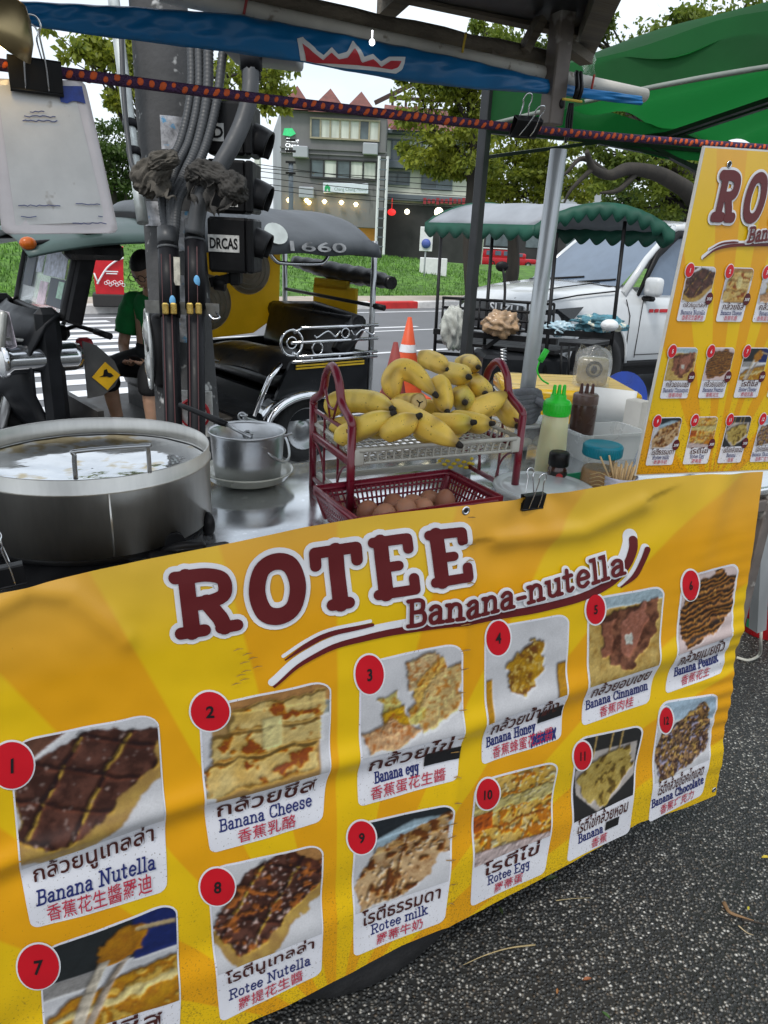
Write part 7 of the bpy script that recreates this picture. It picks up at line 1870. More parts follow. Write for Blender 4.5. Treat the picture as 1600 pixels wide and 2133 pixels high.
# slab letters drawn as pen strokes in a unit box (x right, y up); ~ marks a smooth stroke
SLAB = {
 'R': ("0,0 .42,0|.2,0 .2,1|0,1 .2,1|~.2,1 .55,1 .82,.92 .88,.76 .82,.58 .55,.5 .2,.5|.52,.5 .72,.18 .78,0|.72,0 1,0", .95),
 'O': ("~.5,1 .2,.88 .08,.5 .2,.12 .5,0 .8,.12 .92,.5 .8,.88 .5,1", .98),
 'T': ("0,.76 0,1|0,1 1,1|1,1 1,.76|.5,1 .5,0|.3,0 .7,0", .95),
 'E': ("0,1 .92,1|.92,1 .92,.80|.2,1 .2,0|0,0 .98,0|.98,0 .98,.22|.2,.5 .62,.5", .92),
 'B': ("0,0 .2,0|0,1 .2,1|.2,0 .2,1|~.2,1 .55,1 .78,.93 .82,.77 .76,.6 .55,.53 .2,.53|~.5,.53 .82,.48 .92,.28 .84,.06 .55,0 .2,0", .82),
 'C': ("~.9,.72 .86,.9 .55,1 .22,.9 .08,.5 .22,.1 .55,0 .84,.06 .94,.2|.9,1 .9,.68", .82),
 'H': ("0,0 .4,0|.6,0 1,0|0,1 .4,1|.6,1 1,1|.2,0 .2,1|.8,0 .8,1|.2,.52 .8,.52", .98),
 'N': ("0,0 .38,0|0,1 .22,1|.19,0 .19,1|.19,1 .8,0|.8,0 .8,1|.62,1 1,1", 1.0),
 'P': ("0,0 .42,0|.2,0 .2,1|0,1 .2,1|~.2,1 .55,1 .84,.92 .9,.74 .84,.54 .55,.46 .2,.46", .8),
 'a': ("~.12,.56 .3,.66 .55,.66 .72,.56 .74,.4|.74,.45 .74,0 .95,0|~.74,.38 .4,.38 .14,.28 .12,.12 .28,0 .55,.03 .74,.16", .66),
 'n': ("0,0 .36,0|0,.66 .18,.66|.18,0 .18,.66|~.18,.48 .36,.64 .58,.66 .76,.56 .8,.38|.8,.4 .8,0|.62,0 1,0", .74),
 'm': ("0,0 .24,0|0,.66 .12,.66|.12,0 .12,.66|~.12,.5 .24,.64 .38,.66 .5,.56 .52,.4|.52,.42 .52,0|.44,0 .62,0|~.52,.48 .62,.64 .76,.66 .88,.56 .9,.4|.9,.42 .9,0|.8,0 1,0", 1.08),
 'u': ("0,.66 .18,.66 .18,.26|~.18,.3 .22,.1 .4,0 .62,.04 .8,.2|.62,.66 .8,.66 .8,0 1,0", .74),
 't': ("~.34,.92 .34,.3 .38,.06 .6,0 .82,.1|0,.66 .76,.66", .5),
 'e': ("~.14,.36 .88,.36 .84,.56 .52,.68 .2,.56 .1,.33 .2,.1 .52,0 .86,.12", .62),
 'l': ("0,1 .5,1 .5,0|.08,0 .95,0", .34),
 'i': ("0,.66 .5,.66 .5,0|.08,0 .95,0|.5,.93 .5,.94", .34),
 'h': ("0,0 .36,0|0,1 .18,1|.18,0 .18,1|~.18,.48 .36,.64 .58,.66 .76,.56 .8,.38|.8,.4 .8,0|.62,0 1,0", .74),
 'k': ("0,0 .36,0|0,1 .18,1|.18,0 .18,1|.18,.28 .78,.66|.6,.66 .95,.66|.42,.4 .82,0|.66,0 1,0", .72),
 'o': ("~.5,.67 .2,.58 .1,.33 .2,.08 .5,0 .8,.08 .9,.33 .8,.58 .5,.67", .66),
 's': ("~.8,.54 .66,.66 .34,.66 .18,.52 .3,.38 .66,.3 .84,.16 .68,0 .34,0 .14,.12|.82,.64 .82,.48|.13,.04 .13,.2", .6),
 'c': ("~.8,.5 .7,.64 .46,.67 .2,.56 .1,.33 .2,.1 .46,0 .72,.04 .86,.16|.82,.64 .82,.46", .6),
 'g': ("~.72,.4 .62,.63 .38,.66 .14,.58 .1,.4 .18,.2 .42,.16 .64,.2 .72,.4|.72,.66 .95,.66|~.72,.6 .74,.1 .66,-.2 .4,-.28 .12,-.2", .66),
 'y': ("0,.66 .36,.66|.64,.66 1,.66|.16,.66 .52,.04|~.84,.66 .52,.0 .36,-.26 .1,-.26", .7),
 '-': (".1,.3 .9,.3", .42), ' ': ("", .34),
}
def strokes(ch):
    out = []
    for s_ in SLAB[ch][0].split('|'):
        if not s_: continue
        sm = s_[0] == '~'; P = [tuple(float(q) for q in a.split(',')) for a in s_.lstrip('~').split()]
        if sm:
            ring = P[0] == P[-1]
            P = [(q.x, q.y) for q in catmull([(a, b, 0) for a, b in (P[:-1] if ring else P)], 5, ring)]
            if ring: P.append(P[0])
            if SLAB[ch][0].count('|') == 0 and abs(P[0][0] - P[-1][0]) < 1e-6: P[-1] = P[0]
        out.append(P)
    return out
def ribbon(mb, P, r, to3, step=None, eps=0.0):
    """a flat pen stroke with round ends and joints; P in flat units, r a radius or list, to3 maps (x,y,lift) to the sheet"""
    Q = [np.array(P[0], float)]; R_ = r if isinstance(r, list) else [r] * len(P); RR = [R_[0]]
    for i in range(1, len(P)):
        a, b = np.array(P[i - 1], float), np.array(P[i], float); L_ = np.linalg.norm(b - a); k = max(1, int(L_ / (step or L_ + 1)))
        for j in range(1, k + 1): Q.append(a + (b - a) * j / k); RR.append(R_[i - 1] + (R_[i] - R_[i - 1]) * j / k)
    n = len(Q)
    if n == 1: Q.append(Q[0] + np.array((1e-4, 0))); RR.append(RR[0]); n = 2
    closed = np.linalg.norm(Q[0] - Q[-1]) < 1e-6 and n > 4
    L_, Rr = [], []
    for i in range(n):
        a = Q[i - 1] if i else (Q[-2] if closed else Q[0]); b = Q[i + 1] if i < n - 1 else (Q[1] if closed else Q[-1])
        d1, d2 = Q[i] - a, b - Q[i]
        d1 = d1 / (np.linalg.norm(d1) or 1); d2 = d2 / (np.linalg.norm(d2) or 1)
        d = d1 + d2; ln = np.linalg.norm(d); d = d / ln if ln > 1e-6 else d1
        nrm = np.array((-d[1], d[0])); mit = 1 / max(.6, abs(d @ (d2 if np.linalg.norm(d2) else d1)))
        L_.append(Q[i] + nrm * RR[i] * mit); Rr.append(Q[i] - nrm * RR[i] * mit)
    v = []; f = []
    for i in range(n): v += [to3(*L_[i], eps), to3(*Q[i], eps), to3(*Rr[i], eps)]
    for i in range(n - 1):
        for k in (0, 1): f.append((3 * i + k, 3 * i + k + 1, 3 * i + 4 + k, 3 * i + 3 + k))
    mb.add(v, f, True)
    if not closed:
        for i, sg in ((0, -1), (n - 1, 1)):
            d = Q[1] - Q[0] if i == 0 else Q[-1] - Q[-2]; a0 = math.atan2(d[1], d[0]) * 1.0; c = Q[i]
            v = [to3(*c, eps)] + [to3(*(c + RR[i] * np.array((math.cos(a0 + sg * 0 + (pi if sg < 0 else 0) + t), math.sin(a0 + (pi if sg < 0 else 0) + t)))), eps) for t in np.linspace(-pi / 2, pi / 2, 9)]
            mb.add(v, [(0, j, j + 1) for j in range(1, 9)], True)
def slab_line(mb, text, base, hgt, to3, r, squeeze=1.0, eps0=0.0, step=None, eps_step=.00006):
    """letters along a baseline (list of flat points, y up = -y); returns nothing, fills mb"""
    tot = sum(SLAB[c][1] + .12 for c in text)
    B = [np.array(b, float) for b in base]; seg = [np.linalg.norm(B[i + 1] - B[i]) for i in range(len(B) - 1)]; LT = sum(seg); k_ = LT / tot
    def at(s_):
        for i, l in enumerate(seg):
            if s_ <= l or i == len(seg) - 1: d = (B[i + 1] - B[i]) / l; return B[i] + d * s_, d
            s_ -= l
    x = 0; e = eps0
    for ch in text:
        w = SLAB[ch][1] * k_
        p0, d = at(min(LT, x)); frac = x / LT; h_ = hgt[0] + (hgt[1] - hgt[0]) * frac
        for P in strokes(ch):
            e += eps_step
            ribbon(mb, [tuple(p0 + d * (q[0] * w) + np.array((0, -1)) * q[1] * h_) for q in P], r * h_, to3, step, e)
        x += (SLAB[ch][1] + .12) * k_

# ---- the sheet
BT = [(-260, 1305), (0, 1235), (100, 1212), (300, 1170), (500, 1130), (640, 1100), (800, 1075), (985, 1052), (1100, 1040), (1200, 1025), (1350, 1000), (1480, 990), (1598, 985)]
BB = [(-90, 2330), (140, 2280), (300, 2225), (490, 2133), (600, 2085), (730, 2020), (830, 1965), (925, 1922), (1000, 1890), (1100, 1840), (1250, 1762), (1330, 1712), (1430, 1680), (1490, 1655)]
XT = [(-260, -90), (985, 925), (1598, 1490)]
FOLD1 = [(-60, 1820), (60, 1770), (430, 1655), (760, 1572), (960, 1515), (1180, 1440), (1380, 1370), (1600, 1290)]
FOLD2 = [(-60, 2250), (100, 2150), (450, 2010), (740, 1890), (985, 1770), (1195, 1700), (1500, 1570)]
FOLD3 = [(1040, 1125), (1130, 1118), (1225, 1108), (1340, 1052)]
FOLD4 = [(-60, 1290), (60, 1228), (150, 1240), (260, 1330)]
def dist_fold(x, y, F_):
    best = 1e9
    for (x0, y0), (x1, y1) in zip(F_, F_[1:]):
        dx, dy = x1 - x0, y1 - y0; k = max(0, min(1, ((x - x0) * dx + (y - y0) * dy) / (dx * dx + dy * dy)))
        q = math.hypot(x - x0 - dx * k, y - y0 - dy * k); sg = 1 if (dx * (y - y0) - dy * (x - x0)) > 0 else -1
        if q < abs(best): best = q * sg
    return best
def wrinkle(x, y):
    """how far the vinyl stands off its plane, metres, at a place on the print"""
    w_ = 0
    d = dist_fold(x, y, FOLD1); w_ += .011 * math.exp(-(d / 26) ** 2) - .006 * math.exp(-((d - 45) / 40) ** 2)
    d = dist_fold(x, y, FOLD2); w_ += .005 * math.exp(-(d / 30) ** 2) - .006 * math.exp(-((d + 45) / 40) ** 2)
    d = dist_fold(x, y, FOLD3); w_ += .008 * math.exp(-(d / 20) ** 2) - .007 * math.exp(-((d - 40) / 36) ** 2)
    d = dist_fold(x, y, FOLD4); w_ += .008 * math.exp(-(d / 26) ** 2)
    c = 985 - (y - 1050) * .066; w_ += .0022 * math.exp(-((x - c) / 9) ** 2) + .006 * math.exp(-((x - c) / 70) ** 2)
    if x > 1380:
        k = min(1, (x - 1380) / 120) * math.exp(-((y - 1420) / 190) ** 2); w_ += .0022 * k * math.sin((y + .28 * x) * .21)
        w_ += .010 * math.exp(-(((x - 1520) + (y - 1000) * .35) / 26) ** 2) * max(0, 1 - (y - 985) / 300)
    k = math.exp(-((x - 1112) / 120) ** 2 - ((y - 1040) / 90) ** 2); w_ += .004 * k * math.sin(math.atan2(y - 1000, x - 1112) * 6)
    w_ += .004 * noise.noise((x * .0045, y * .0045, 5)) + .0016 * noise.noise((x * .014, y * .018, 9))
    w_ += .014 * (y - 1500) / 900
    return w_
NV = -Vector(CV)
_pc = {}
def on_sheet(x, y, lift=0.0):
    k = (round(x, 2), round(y, 2))
    b = _pc.get(k)
    if b is None:
        b = pt(x, y, 0.0); b = b + NV * wrinkle(x, y)
        if b.z < .02: b = b + Vector((0, 0, .02 - b.z)) * .0
        _pc[k] = b
    return b + NV * lift
BAN = thing("menu_banner", "large yellow menu banner hung along the front of the cart, lettered ROTEE", "banner", W(.8, 0, .62), CANG)
def sheet_mat(name, rough=.36):
    m, nt, b = new_mat(name); L = nt.links.new
    u_ = N(nt, "ShaderNodeUVMap"); u_.uv_map = "UVMap"
    sp = N(nt, "ShaderNodeSeparateXYZ"); L(u_.outputs[0], sp.inputs[0])
    ax_ = N(nt, "ShaderNodeMath", operation='SUBTRACT'); L(sp.outputs[0], ax_.inputs[0]); ax_.inputs[1].default_value = .52
    ay_ = N(nt, "ShaderNodeMath", operation='ADD'); L(sp.outputs[1], ay_.inputs[0]); ay_.inputs[1].default_value = .10
    sc_ = N(nt, "ShaderNodeMath", operation='MULTIPLY'); L(ax_.outputs[0], sc_.inputs[0]); sc_.inputs[1].default_value = 1.75
    at_ = N(nt, "ShaderNodeMath", operation='ARCTAN2'); L(sc_.outputs[0], at_.inputs[0]); L(ay_.outputs[0], at_.inputs[1])
    mu = N(nt, "ShaderNodeMath", operation='MULTIPLY'); L(at_.outputs[0], mu.inputs[0]); mu.inputs[1].default_value = 15.0
    sn = N(nt, "ShaderNodeMath", operation='SINE'); L(mu.outputs[0], sn.inputs[0])
    mr = N(nt, "ShaderNodeMapRange"); mr.inputs["From Min"].default_value, mr.inputs["From Max"].default_value = -.06, .06; L(sn.outputs[0], mr.inputs["Value"])
    mx = N(nt, "ShaderNodeMix", data_type='RGBA'); mx.inputs["A"].default_value = (.71, .33, .006, 1); mx.inputs["B"].default_value = (.73, .465, .006, 1); L(mr.outputs[0], mx.inputs["Factor"])
    # whitish sheen of the upper band, painted into the colour: orange turns peach
    pr = N(nt, "ShaderNodeMapRange"); pr.inputs["From Min"].default_value, pr.inputs["From Max"].default_value = .80, 1.0; pr.inputs["To Max"].default_value = .45; L(sp.outputs[1], pr.inputs["Value"])
    mp_ = N(nt, "ShaderNodeMix", data_type='RGBA'); L(pr.outputs[0], mp_.inputs["Factor"]); L(mx.outputs["Result"], mp_.inputs["A"]); mp_.inputs["B"].default_value = (.78, .48, .11, 1)
    # dust specks thrown up on the lower edge
    t = N(nt, "ShaderNodeTexCoord"); n1 = N(nt, "ShaderNodeTexNoise", Scale=260.0, Detail=2.0); L(t.outputs["Object"], n1.inputs["Vector"])
    n2 = N(nt, "ShaderNodeTexNoise", Scale=9.0, Detail=4.0); L(t.outputs["Object"], n2.inputs["Vector"])
    lo = N(nt, "ShaderNodeMapRange"); lo.inputs["From Min"].default_value, lo.inputs["From Max"].default_value = .5, .02; lo.inputs["To Min"].default_value, lo.inputs["To Max"].default_value = 0.0, .22; L(sp.outputs[1], lo.inputs["Value"])
    ad = N(nt, "ShaderNodeMath", operation='ADD'); L(n1.outputs["Fac"], ad.inputs[0]); L(lo.outputs[0], ad.inputs[1])
    th = N(nt, "ShaderNodeMapRange"); th.inputs["From Min"].default_value, th.inputs["From Max"].default_value = .74, .86; th.inputs["To Max"].default_value = .6; L(ad.outputs[0], th.inputs["Value"])
    md = N(nt, "ShaderNodeMix", data_type='RGBA'); L(th.outputs[0], md.inputs["Factor"]); L(mp_.outputs["Result"], md.inputs["A"]); md.inputs["B"].default_value = (.16, .09, .02, 1)
    vr = N(nt, "ShaderNodeMapRange"); vr.inputs["To Min"].default_value, vr.inputs["To Max"].default_value = .90, 1.1; L(n2.outputs["Fac"], vr.inputs["Value"])
    vm = N(nt, "ShaderNodeVectorMath", operation='SCALE'); L(md.outputs["Result"], vm.inputs[0]); L(vr.outputs[0], vm.inputs["Scale"])
    L(vm.outputs[0], b.inputs["Base Color"]); b.inputs["Roughness"].default_value = rough; b.inputs["Specular IOR Level"].default_value = .45
    wv = N(nt, "ShaderNodeTexNoise", Scale=700.0, Detail=1.0); L(t.outputs["Object"], wv.inputs["Vector"])
    bp_ = N(nt, "ShaderNodeBump", Strength=.10, Distance=.002); L(wv.outputs["Fac"], bp_.inputs["Height"]); L(bp_.outputs[0], b.inputs["Normal"])
    return m
def set_uv(o, uvs):
    me = o.data; uv = me.uv_layers.new(name="UVMap"); li_ = np.zeros(len(me.loops), np.int32); me.loops.foreach_get("vertex_index", li_)
    uv.data.foreach_set("uv", np.asarray(uvs, np.float32)[li_].ravel())
M_sheet = sheet_mat("printed yellow vinyl", .29)
NU, NVv = 250, 130
G_, UV = [], []
for j in range(NVv + 1):
    row = []
    for i in range(NU + 1):
        xt = -260 + 1858 * i / NU; yt = li(BT, xt); xb = li(XT, xt); yb = li(BB, xb); v_ = j / NVv
        row.append(on_sheet(xt + (xb - xt) * v_, yt + (yb - yt) * v_)); UV.append((i / NU, 1 - v_))
    G_.append(row)
m_ = MB(); m_.grid(G_); o = m_.build("sheet", M_sheet, BAN, True); set_uv(o, UV)
def ink(name, c, rough=.36, var=.06, dirt=0.0): return mat(name, c, rough, var=var, scale=8, rvar=.05, spots=(.20, .17, .13) if dirt else None, spot_scale=200, spot_amt=dirt)
I_wht = ink("white ink", (.74, .74, .76)); I_brn = ink("brown ink", (.115, .012, .014)); I_red = ink("red ink", (.56, .008, .018)); I_blk = ink("black ink", (.012, .012, .014))
I_thai = ink("dark maroon ink", (.06, .014, .012)); I_navy = ink("navy ink", (.018, .026, .14)); I_crim = ink("crimson ink", (.45, .03, .06)); I_card = ink("dusty card white", (.70, .70, .74), .4, .06, .42)
M_food = vcol_mat("printed food picture", .38)
def bil(Q, u_, v_): return tuple((Q[0][k] * (1 - u_) + Q[1][k] * u_) * (1 - v_) + (Q[3][k] * (1 - u_) + Q[2][k] * u_) * v_ for k in (0, 1))
# heading
LQ = [("R", (350, 1194), (490, 1177), (508, 1311), (366, 1336)), ("O", (510, 1168), (637, 1147), (648, 1284), (519, 1308)), ("T", (643, 1143), (755, 1127), (768, 1262), (656, 1281)), ("E", (764, 1121), (867, 1107), (880, 1237), (778, 1255)), ("E", (880, 1105), (976, 1091), (986, 1208), (895, 1228))]
def heading(mb, grow, lift):
    e = lift
    for x_, (ch, *Q) in enumerate(LQ):
        hh = math.hypot(Q[0][0] - Q[3][0], Q[0][1] - Q[3][1]); ww = math.hypot(Q[0][0] - Q[1][0], Q[0][1] - Q[1][1])
        ins = 13.0
        def t3(x, y, l, Q=Q, hh=hh, ww=ww): return on_sheet(*bil(Q, x / ww, 1 - y / hh), l)
        for k, P in enumerate(strokes(ch)):
            e += .00007
            R0 = {'O': (17.5,), 'R': (13, 17, 13, 14.5, 16.5, 13), 'T': (13, 13, 13, 17.5, 13), 'E': (11.5, 11.5, 16.5, 11.5, 11.5, 11)}[ch][k] * (1.0 if x_ < 2 else .94 if x_ < 4 else .9)
            ribbon(mb, [(ins + q[0] * (ww - 2 * ins), ins + q[1] * (hh - 2 * ins)) for q in P], R0 + grow, t3, 8, e)
m_ = MB(); heading(m_, 10.5, .0008); m_.build("title_outline", I_wht, BAN, True)
m_ = MB(); heading(m_, 0, .0028); m_.build("title_lettering", I_brn, BAN, True)
idt = lambda x, y, l: on_sheet(x, y, l)
def smooth2(P): return [(q.x, q.y) for q in catmull([(a, b, 0) for a, b in P], 6)]
def lin(a, b, n): return [a + (b - a) * i / (n - 1) for i in range(n)]
S1 = smooth2([(570, 1428), (632, 1379), (716, 1341), (842, 1313), (1000, 1287), (1110, 1270), (1205, 1247), (1270, 1218), (1306, 1182), (1323, 1148), (1326, 1128)])
S2 = smooth2([(594, 1372), (640, 1342), (690, 1319), (777, 1300)]); S3 = smooth2([(1296, 1224), (1325, 1200), (1341, 1172), (1352, 1146)])
def env(n, a, b, c): return [a + (b - a) * min(1, i / n * 3) if i < n * .75 else b + (c - b) * (i - n * .75) / (n * .25) for i in range(n)]
m_ = MB()
ribbon(m_, [(x - 5, y - 8) for x, y in S1], [r + 5.5 for r in env(len(S1), 2, 8.5, 9)], idt, 8, .0008); ribbon(m_, [(x - 4, y - 5) for x, y in S2], [3.5] * len(S2), idt, 8, .0009); ribbon(m_, [(x - 4, y - 3) for x, y in S3], env(len(S3), 3, 8.5, 8.5), idt, 8, .0010)
m_.build("swoosh_outline", I_wht, BAN, True)
m_ = MB()
ribbon(m_, S1, env(len(S1), 2.5, 8.0, 8.5), idt, 8, .0020); ribbon(m_, [(x, y + 2) for x, y in S2], env(len(S2), 1.5, 5, 3), idt, 8, .0021); ribbon(m_, S3, env(len(S3), 1.5, 5.5, 6), idt, 8, .0022)
m_.build("swoosh", I_brn, BAN, True)
BL_ = [(848, 1303), (920, 1291), (1000, 1275), (1080, 1257), (1160, 1236), (1230, 1215), (1306, 1190)]
m_ = MB(); slab_line(m_, "Banana-nutella", BL_, (52, 43), idt, .19, eps0=.0030, step=9); m_.build("subtitle_outline", I_wht, BAN, True)
m_ = MB(); slab_line(m_, "Banana-nutella", BL_, (52, 43), idt, .086, eps0=.0062, step=9); m_.build("subtitle_lettering", I_brn, BAN, True)
# twelve dishes: picture corners, caption lower corners, badge centre and radii
DISH = [
 (1, (22, 1550), (326, 1486), (340, 1704), (45, 1808), (344, 1852), (68, 1926), (25, 1590, 45, 47), "กล้วยนูเทลล่า", "Banana Nutella", "香蕉花生醬羅迪"),
 (2, (418, 1476), (686, 1417), (681, 1602), (427, 1669), (667, 1708), (440, 1774), (437, 1481, 40, 40), "กล้วยชีส", "Banana Cheese", "香蕉乳酪"),
 (3, (753, 1386), (958, 1339), (957, 1520), (750, 1574), (944, 1621), (749, 1679), (769, 1404, 30, 40), "กล้วยไข่", "Banana egg", "香蕉蛋花生醬"),
 (4, (1012, 1312), (1185, 1281), (1176, 1443), (1012, 1504), (1166, 1540), (1006, 1592), (1037, 1328, 26, 36), "กล้วยน้ำผึ้ง", "Banana Honey", "香蕉蜂蜜花生醬"),
 (5, (1232, 1252), (1385, 1224), (1367, 1382), (1225, 1429), (1350, 1465), (1217, 1513), (1242, 1270, 20, 31), "กล้วยอบเชย", "Banana Cinnamon", "香蕉肉桂"),
 (6, (1428, 1204), (1540, 1177), (1518, 1322), (1408, 1360), (1504, 1403), (1391, 1445), (1439, 1219, 17, 31), "กล้วยเนยถั่ว", "Banana Peanut", "香蕉花生"),
 (7, (84, 1974), (364, 1874), (370, 2071), (95, 2155), (366, 2190), (112, 2268), (79, 2004, 43, 47), "โรตีชีส", "Rotee Cheese", "羅提乳酪"),
 (8, (433, 1808), (669, 1755), (665, 1935), (450, 2019), (663, 2023), (459, 2117), (451, 1842, 36, 39), "โรตีนูเทลล่า", "Rotee Nutella", "羅提花生醬"),
 (9, (740, 1718), (941, 1670), (926, 1825), (736, 1896), (916, 1911), (737, 1986), (751, 1741, 29, 34), "โรตีธรรมดา", "Rotee milk", "羅蒂牛奶"),
 (10, (989, 1630), (1160, 1586), (1142, 1737), (982, 1799), (1128, 1816), (978, 1881), (1014, 1652, 25, 33), "โรตีไข่", "Rotee Egg", "羅蒂蛋"),
 (11, (1202, 1542), (1339, 1512), (1314, 1652), (1193, 1711), (1306, 1734), (1181, 1792), (1213, 1574, 19, 30), "โรตีไข่กล้วยหอม", "Banana", "香蕉"),
 (12, (1376, 1466), (1493, 1445), (1472, 1580), (1360, 1629), (1458, 1655), (1352, 1710), (1386, 1499, 14, 27), "โรตีกล้วยช็อคโกแลต", "Banana Chocolate", "香蕉巧克力"),
]
def rrow(n, rx, ry, top=True, bottom=True):
    rows = []
    for i in range(n + 1):
        v_ = i / n; d = min(v_ if top else 9, (1 - v_) if bottom else 9)
        ins = 0 if d >= ry else rx * (1 - math.sqrt(max(0, 1 - (1 - d / ry) ** 2))); rows.append((v_, ins))
    vs = sorted(set([r_[0] for r_ in rows] + ([ry * k for k in (.04, .12, .25, .45, .7)] if top else []) + ([1 - ry * k for k in (.04, .12, .25, .45, .7)] if bottom else [])))
    out = []
    for v_ in vs:
        d = min(v_ if top else 9, (1 - v_) if bottom else 9); out.append((v_, 0 if d >= ry else rx * (1 - math.sqrt(max(0, 1 - (1 - d / ry) ** 2)))))
    return out
def flat_type(mb, body, Q, u0, u1, v0, v1, to3, lift, bold=0.0):
    v, f, a = type_mesh(body, bold)
    mb.add([to3(*bil(Q, u0 + (u1 - u0) * q[0], v1 + (v0 - v1) * q[1]), lift) for q in v], f)
def menu_card(parent, kind, PQ, CB, badge, thai, eng, chi, to3, sc_=1.0, price=False, redact=True, name="menu_card", grid=112):
    """one printed dish: white card > picture, number badge, captions"""
    PQ = [np.array(p, float) for p in PQ]; CQ = [PQ[3], PQ[2], np.array(CB[0], float), np.array(CB[1], float)]
    w = np.linalg.norm(PQ[1] - PQ[0]); h = np.linalg.norm(PQ[3] - PQ[0]); b_ = 4.2 * sc_; L_ = .0007
    m_ = MB()
    m_.grid([[to3(*bil(PQ, ins - b_ / w + (1 + 2 * b_ / w - 2 * ins) * k / 24, v_), L_) for k in range(25)] for v_, ins in [(-b_ / h + (1 + b_ / h) * a, i_) for a, i_ in rrow(16, .17, .15, True, False)]])
    m_.grid([[to3(*bil(CQ, ins - b_ / w + (1 + 2 * b_ / w - 2 * ins) * k / 24, v_), L_ + .00005) for k in range(25)] for v_, ins in [(-.0 + a, i_) for a, i_ in rrow(12, .07, .13, False, True)]])
    card = m_.build(name, I_card, parent, True)
    img = food(kind, grid, grid)
    m_ = MB(); rows = rrow(grid - 1, .14, .13, True, False); cols_ = []
    P = []
    for v_, ins in rows:
        row = []
        for k in range(grid):
            u_ = ins + (1 - 2 * ins) * k / (grid - 1); row.append(to3(*bil(PQ, u_, v_), L_ + .0009)); c = img[min(grid - 1, int(v_ * (grid - 1) + .5)), min(grid - 1, int(u_ * (grid - 1) + .5))]; cols_.append((*c, 1))
        P.append(row)
    m_.grid(P); m_.colors = cols_; q = m_.build("picture", M_food, parent, True); q.parent = card
    cx_, cy_, rx, ry = badge
    for nm, g_, l_, mm in (("badge_rim", 3.6 * sc_, .0017, I_wht), ("number_badge", 0, .0026, I_red)):
        m_ = MB(); m_.grid([[to3(cx_ + (rx + g_) * k * math.cos(a), cy_ + (ry + g_) * k * math.sin(a), l_) for a in np.linspace(0, 2 * pi, 33)[:-1]] for k in (1, .66, .33, .02)], wrap=True); q = m_.build(nm, mm, parent, True); q.parent = card
    m_ = MB(); hh = ry * .36; ww = hh * type_mesh(str(kind), .025)[2] * (rx / ry) * 1.15
    Qd = [(cx_ - ww, cy_ - hh * .75 - .0), (cx_ + ww, cy_ - hh * .95), (cx_ + ww, cy_ + hh * .85), (cx_ - ww, cy_ + hh * .95)]
    flat_type(m_, str(kind), Qd, .1, .9, .0, 1, to3, .0035, .025); q = m_.build("number", I_wht if price else I_blk, parent, True); q.parent = card
    tw = min(.86, .15 + .085 * len(thai)); 
    lines = [("thai_caption", thai, .5 - tw / 2, .5 + tw / 2, -.02, .36, I_thai, .012), ("chinese_caption", chi, .5 - .065 * len(chi), .5 + .065 * len(chi), .68, .93, I_crim, 0.004)]
    if len(chi) > 6: lines[1] = ("chinese_caption", chi, .12, .9, .67, .94, I_crim, .004)
    for nm, tx, u0, u1, v0, v1, mm, bo in lines:
        m_ = MB(); flat_type(m_, tx, CQ, u0, u1, v0, v1, to3, L_ + .0026, bo); q = m_.build(nm, mm, parent, True); q.parent = card
    u0, u1 = (.5 - .030 * len(eng) - .02, .5 + .030 * len(eng) + .02)
    if redact and kind in (3, 4, 11): u0, u1 = {3: (.16, .62), 4: (.04, .68), 11: (.14, .56)}[kind]
    bl = [bil(CQ, u0, .635), bil(CQ, (u0 + u1) / 2, .63), bil(CQ, u1, .635)]; ch = np.linalg.norm(np.array(bil(CQ, .5, .64)) - np.array(bil(CQ, .5, .40)))
    m_ = MB(); slab_line(m_, eng, bl, (ch * .86, ch * .86), to3, .068, eps0=L_ + .0010, eps_step=.00003, step=6 * sc_); q = m_.build("english_caption", I_navy, parent, True); q.parent = card
    if redact and kind in (3, 4, 11):
        R_ = {3: (.66, 1.02, .30, .56), 4: (.69, 1.0, .24, .50), 11: (.58, .80, .40, .62)}[kind]
        m_ = MB(); m_.grid([[to3(*bil(CQ, R_[0] + (R_[1] - R_[0]) * a / 8, R_[2] + (R_[3] - R_[2]) * b / 3), .0032) for a in range(9)] for b in range(4)]); q = m_.build("black_tape", I_blk, parent, True); q.parent = card
        if kind == 4:
            m_ = MB()
            for k in range(4): ribbon(m_, [bil(CQ, .62 + .035 * i, .72 + .2 * ((i + k) % 2) + .01 * k) for i in range(10)], 1.6, to3, 6, .0030 + k * .0001)
            q = m_.build("ink_scribble", I_navy, parent, True); q.parent = card
    return card
for (k, p0, p1, p2, p3, c2, c3, bd, th_, en_, ch_) in DISH:
    menu_card(BAN, k, (p0, p1, p2, p3), (c2, c3), bd, th_, en_, ch_, on_sheet)
# eyelets and the stitched crease
for (x, y) in ((971, 1064), (1486, 1644)):
    m_ = MB(); M = frame_M(on_sheet(x, y, .001), NV); m_.lathe([(.0042, 0), (.0055, .0012), (.0075, .0012), (.0085, 0)], 20, M); m_.build("eyelet", M_chrome, BAN, True)
    m_ = MB(); m_.lathe([(0, .0004), (.0043, .0004)], 16, M); m_.build("eyelet_hole", I_blk, BAN, True)
m_ = MB(); rg = random.Random(4)
for y in range(1085, 1920, 44):
    x = 985 - (y - 1050) * .066 + rg.uniform(-3, 3); yy = y + rg.uniform(-10, 10); P = [(x - rg.uniform(6, 13), yy + rg.uniform(-2, 3)), (x, yy - 2), (x + rg.uniform(5, 10), yy + rg.uniform(-4, 2))]
    ribbon(m_, P, [.6, 1.3, .5], idt, None, .0045)
for k in range(9):
    x, y = 500 + rg.uniform(-20, 26), 1350 + k * 9; ribbon(m_, [(x, y + 4), (x + 9, y), (x + 20, y - 1)], [.4, 1.0, .3], idt, None, .0042)
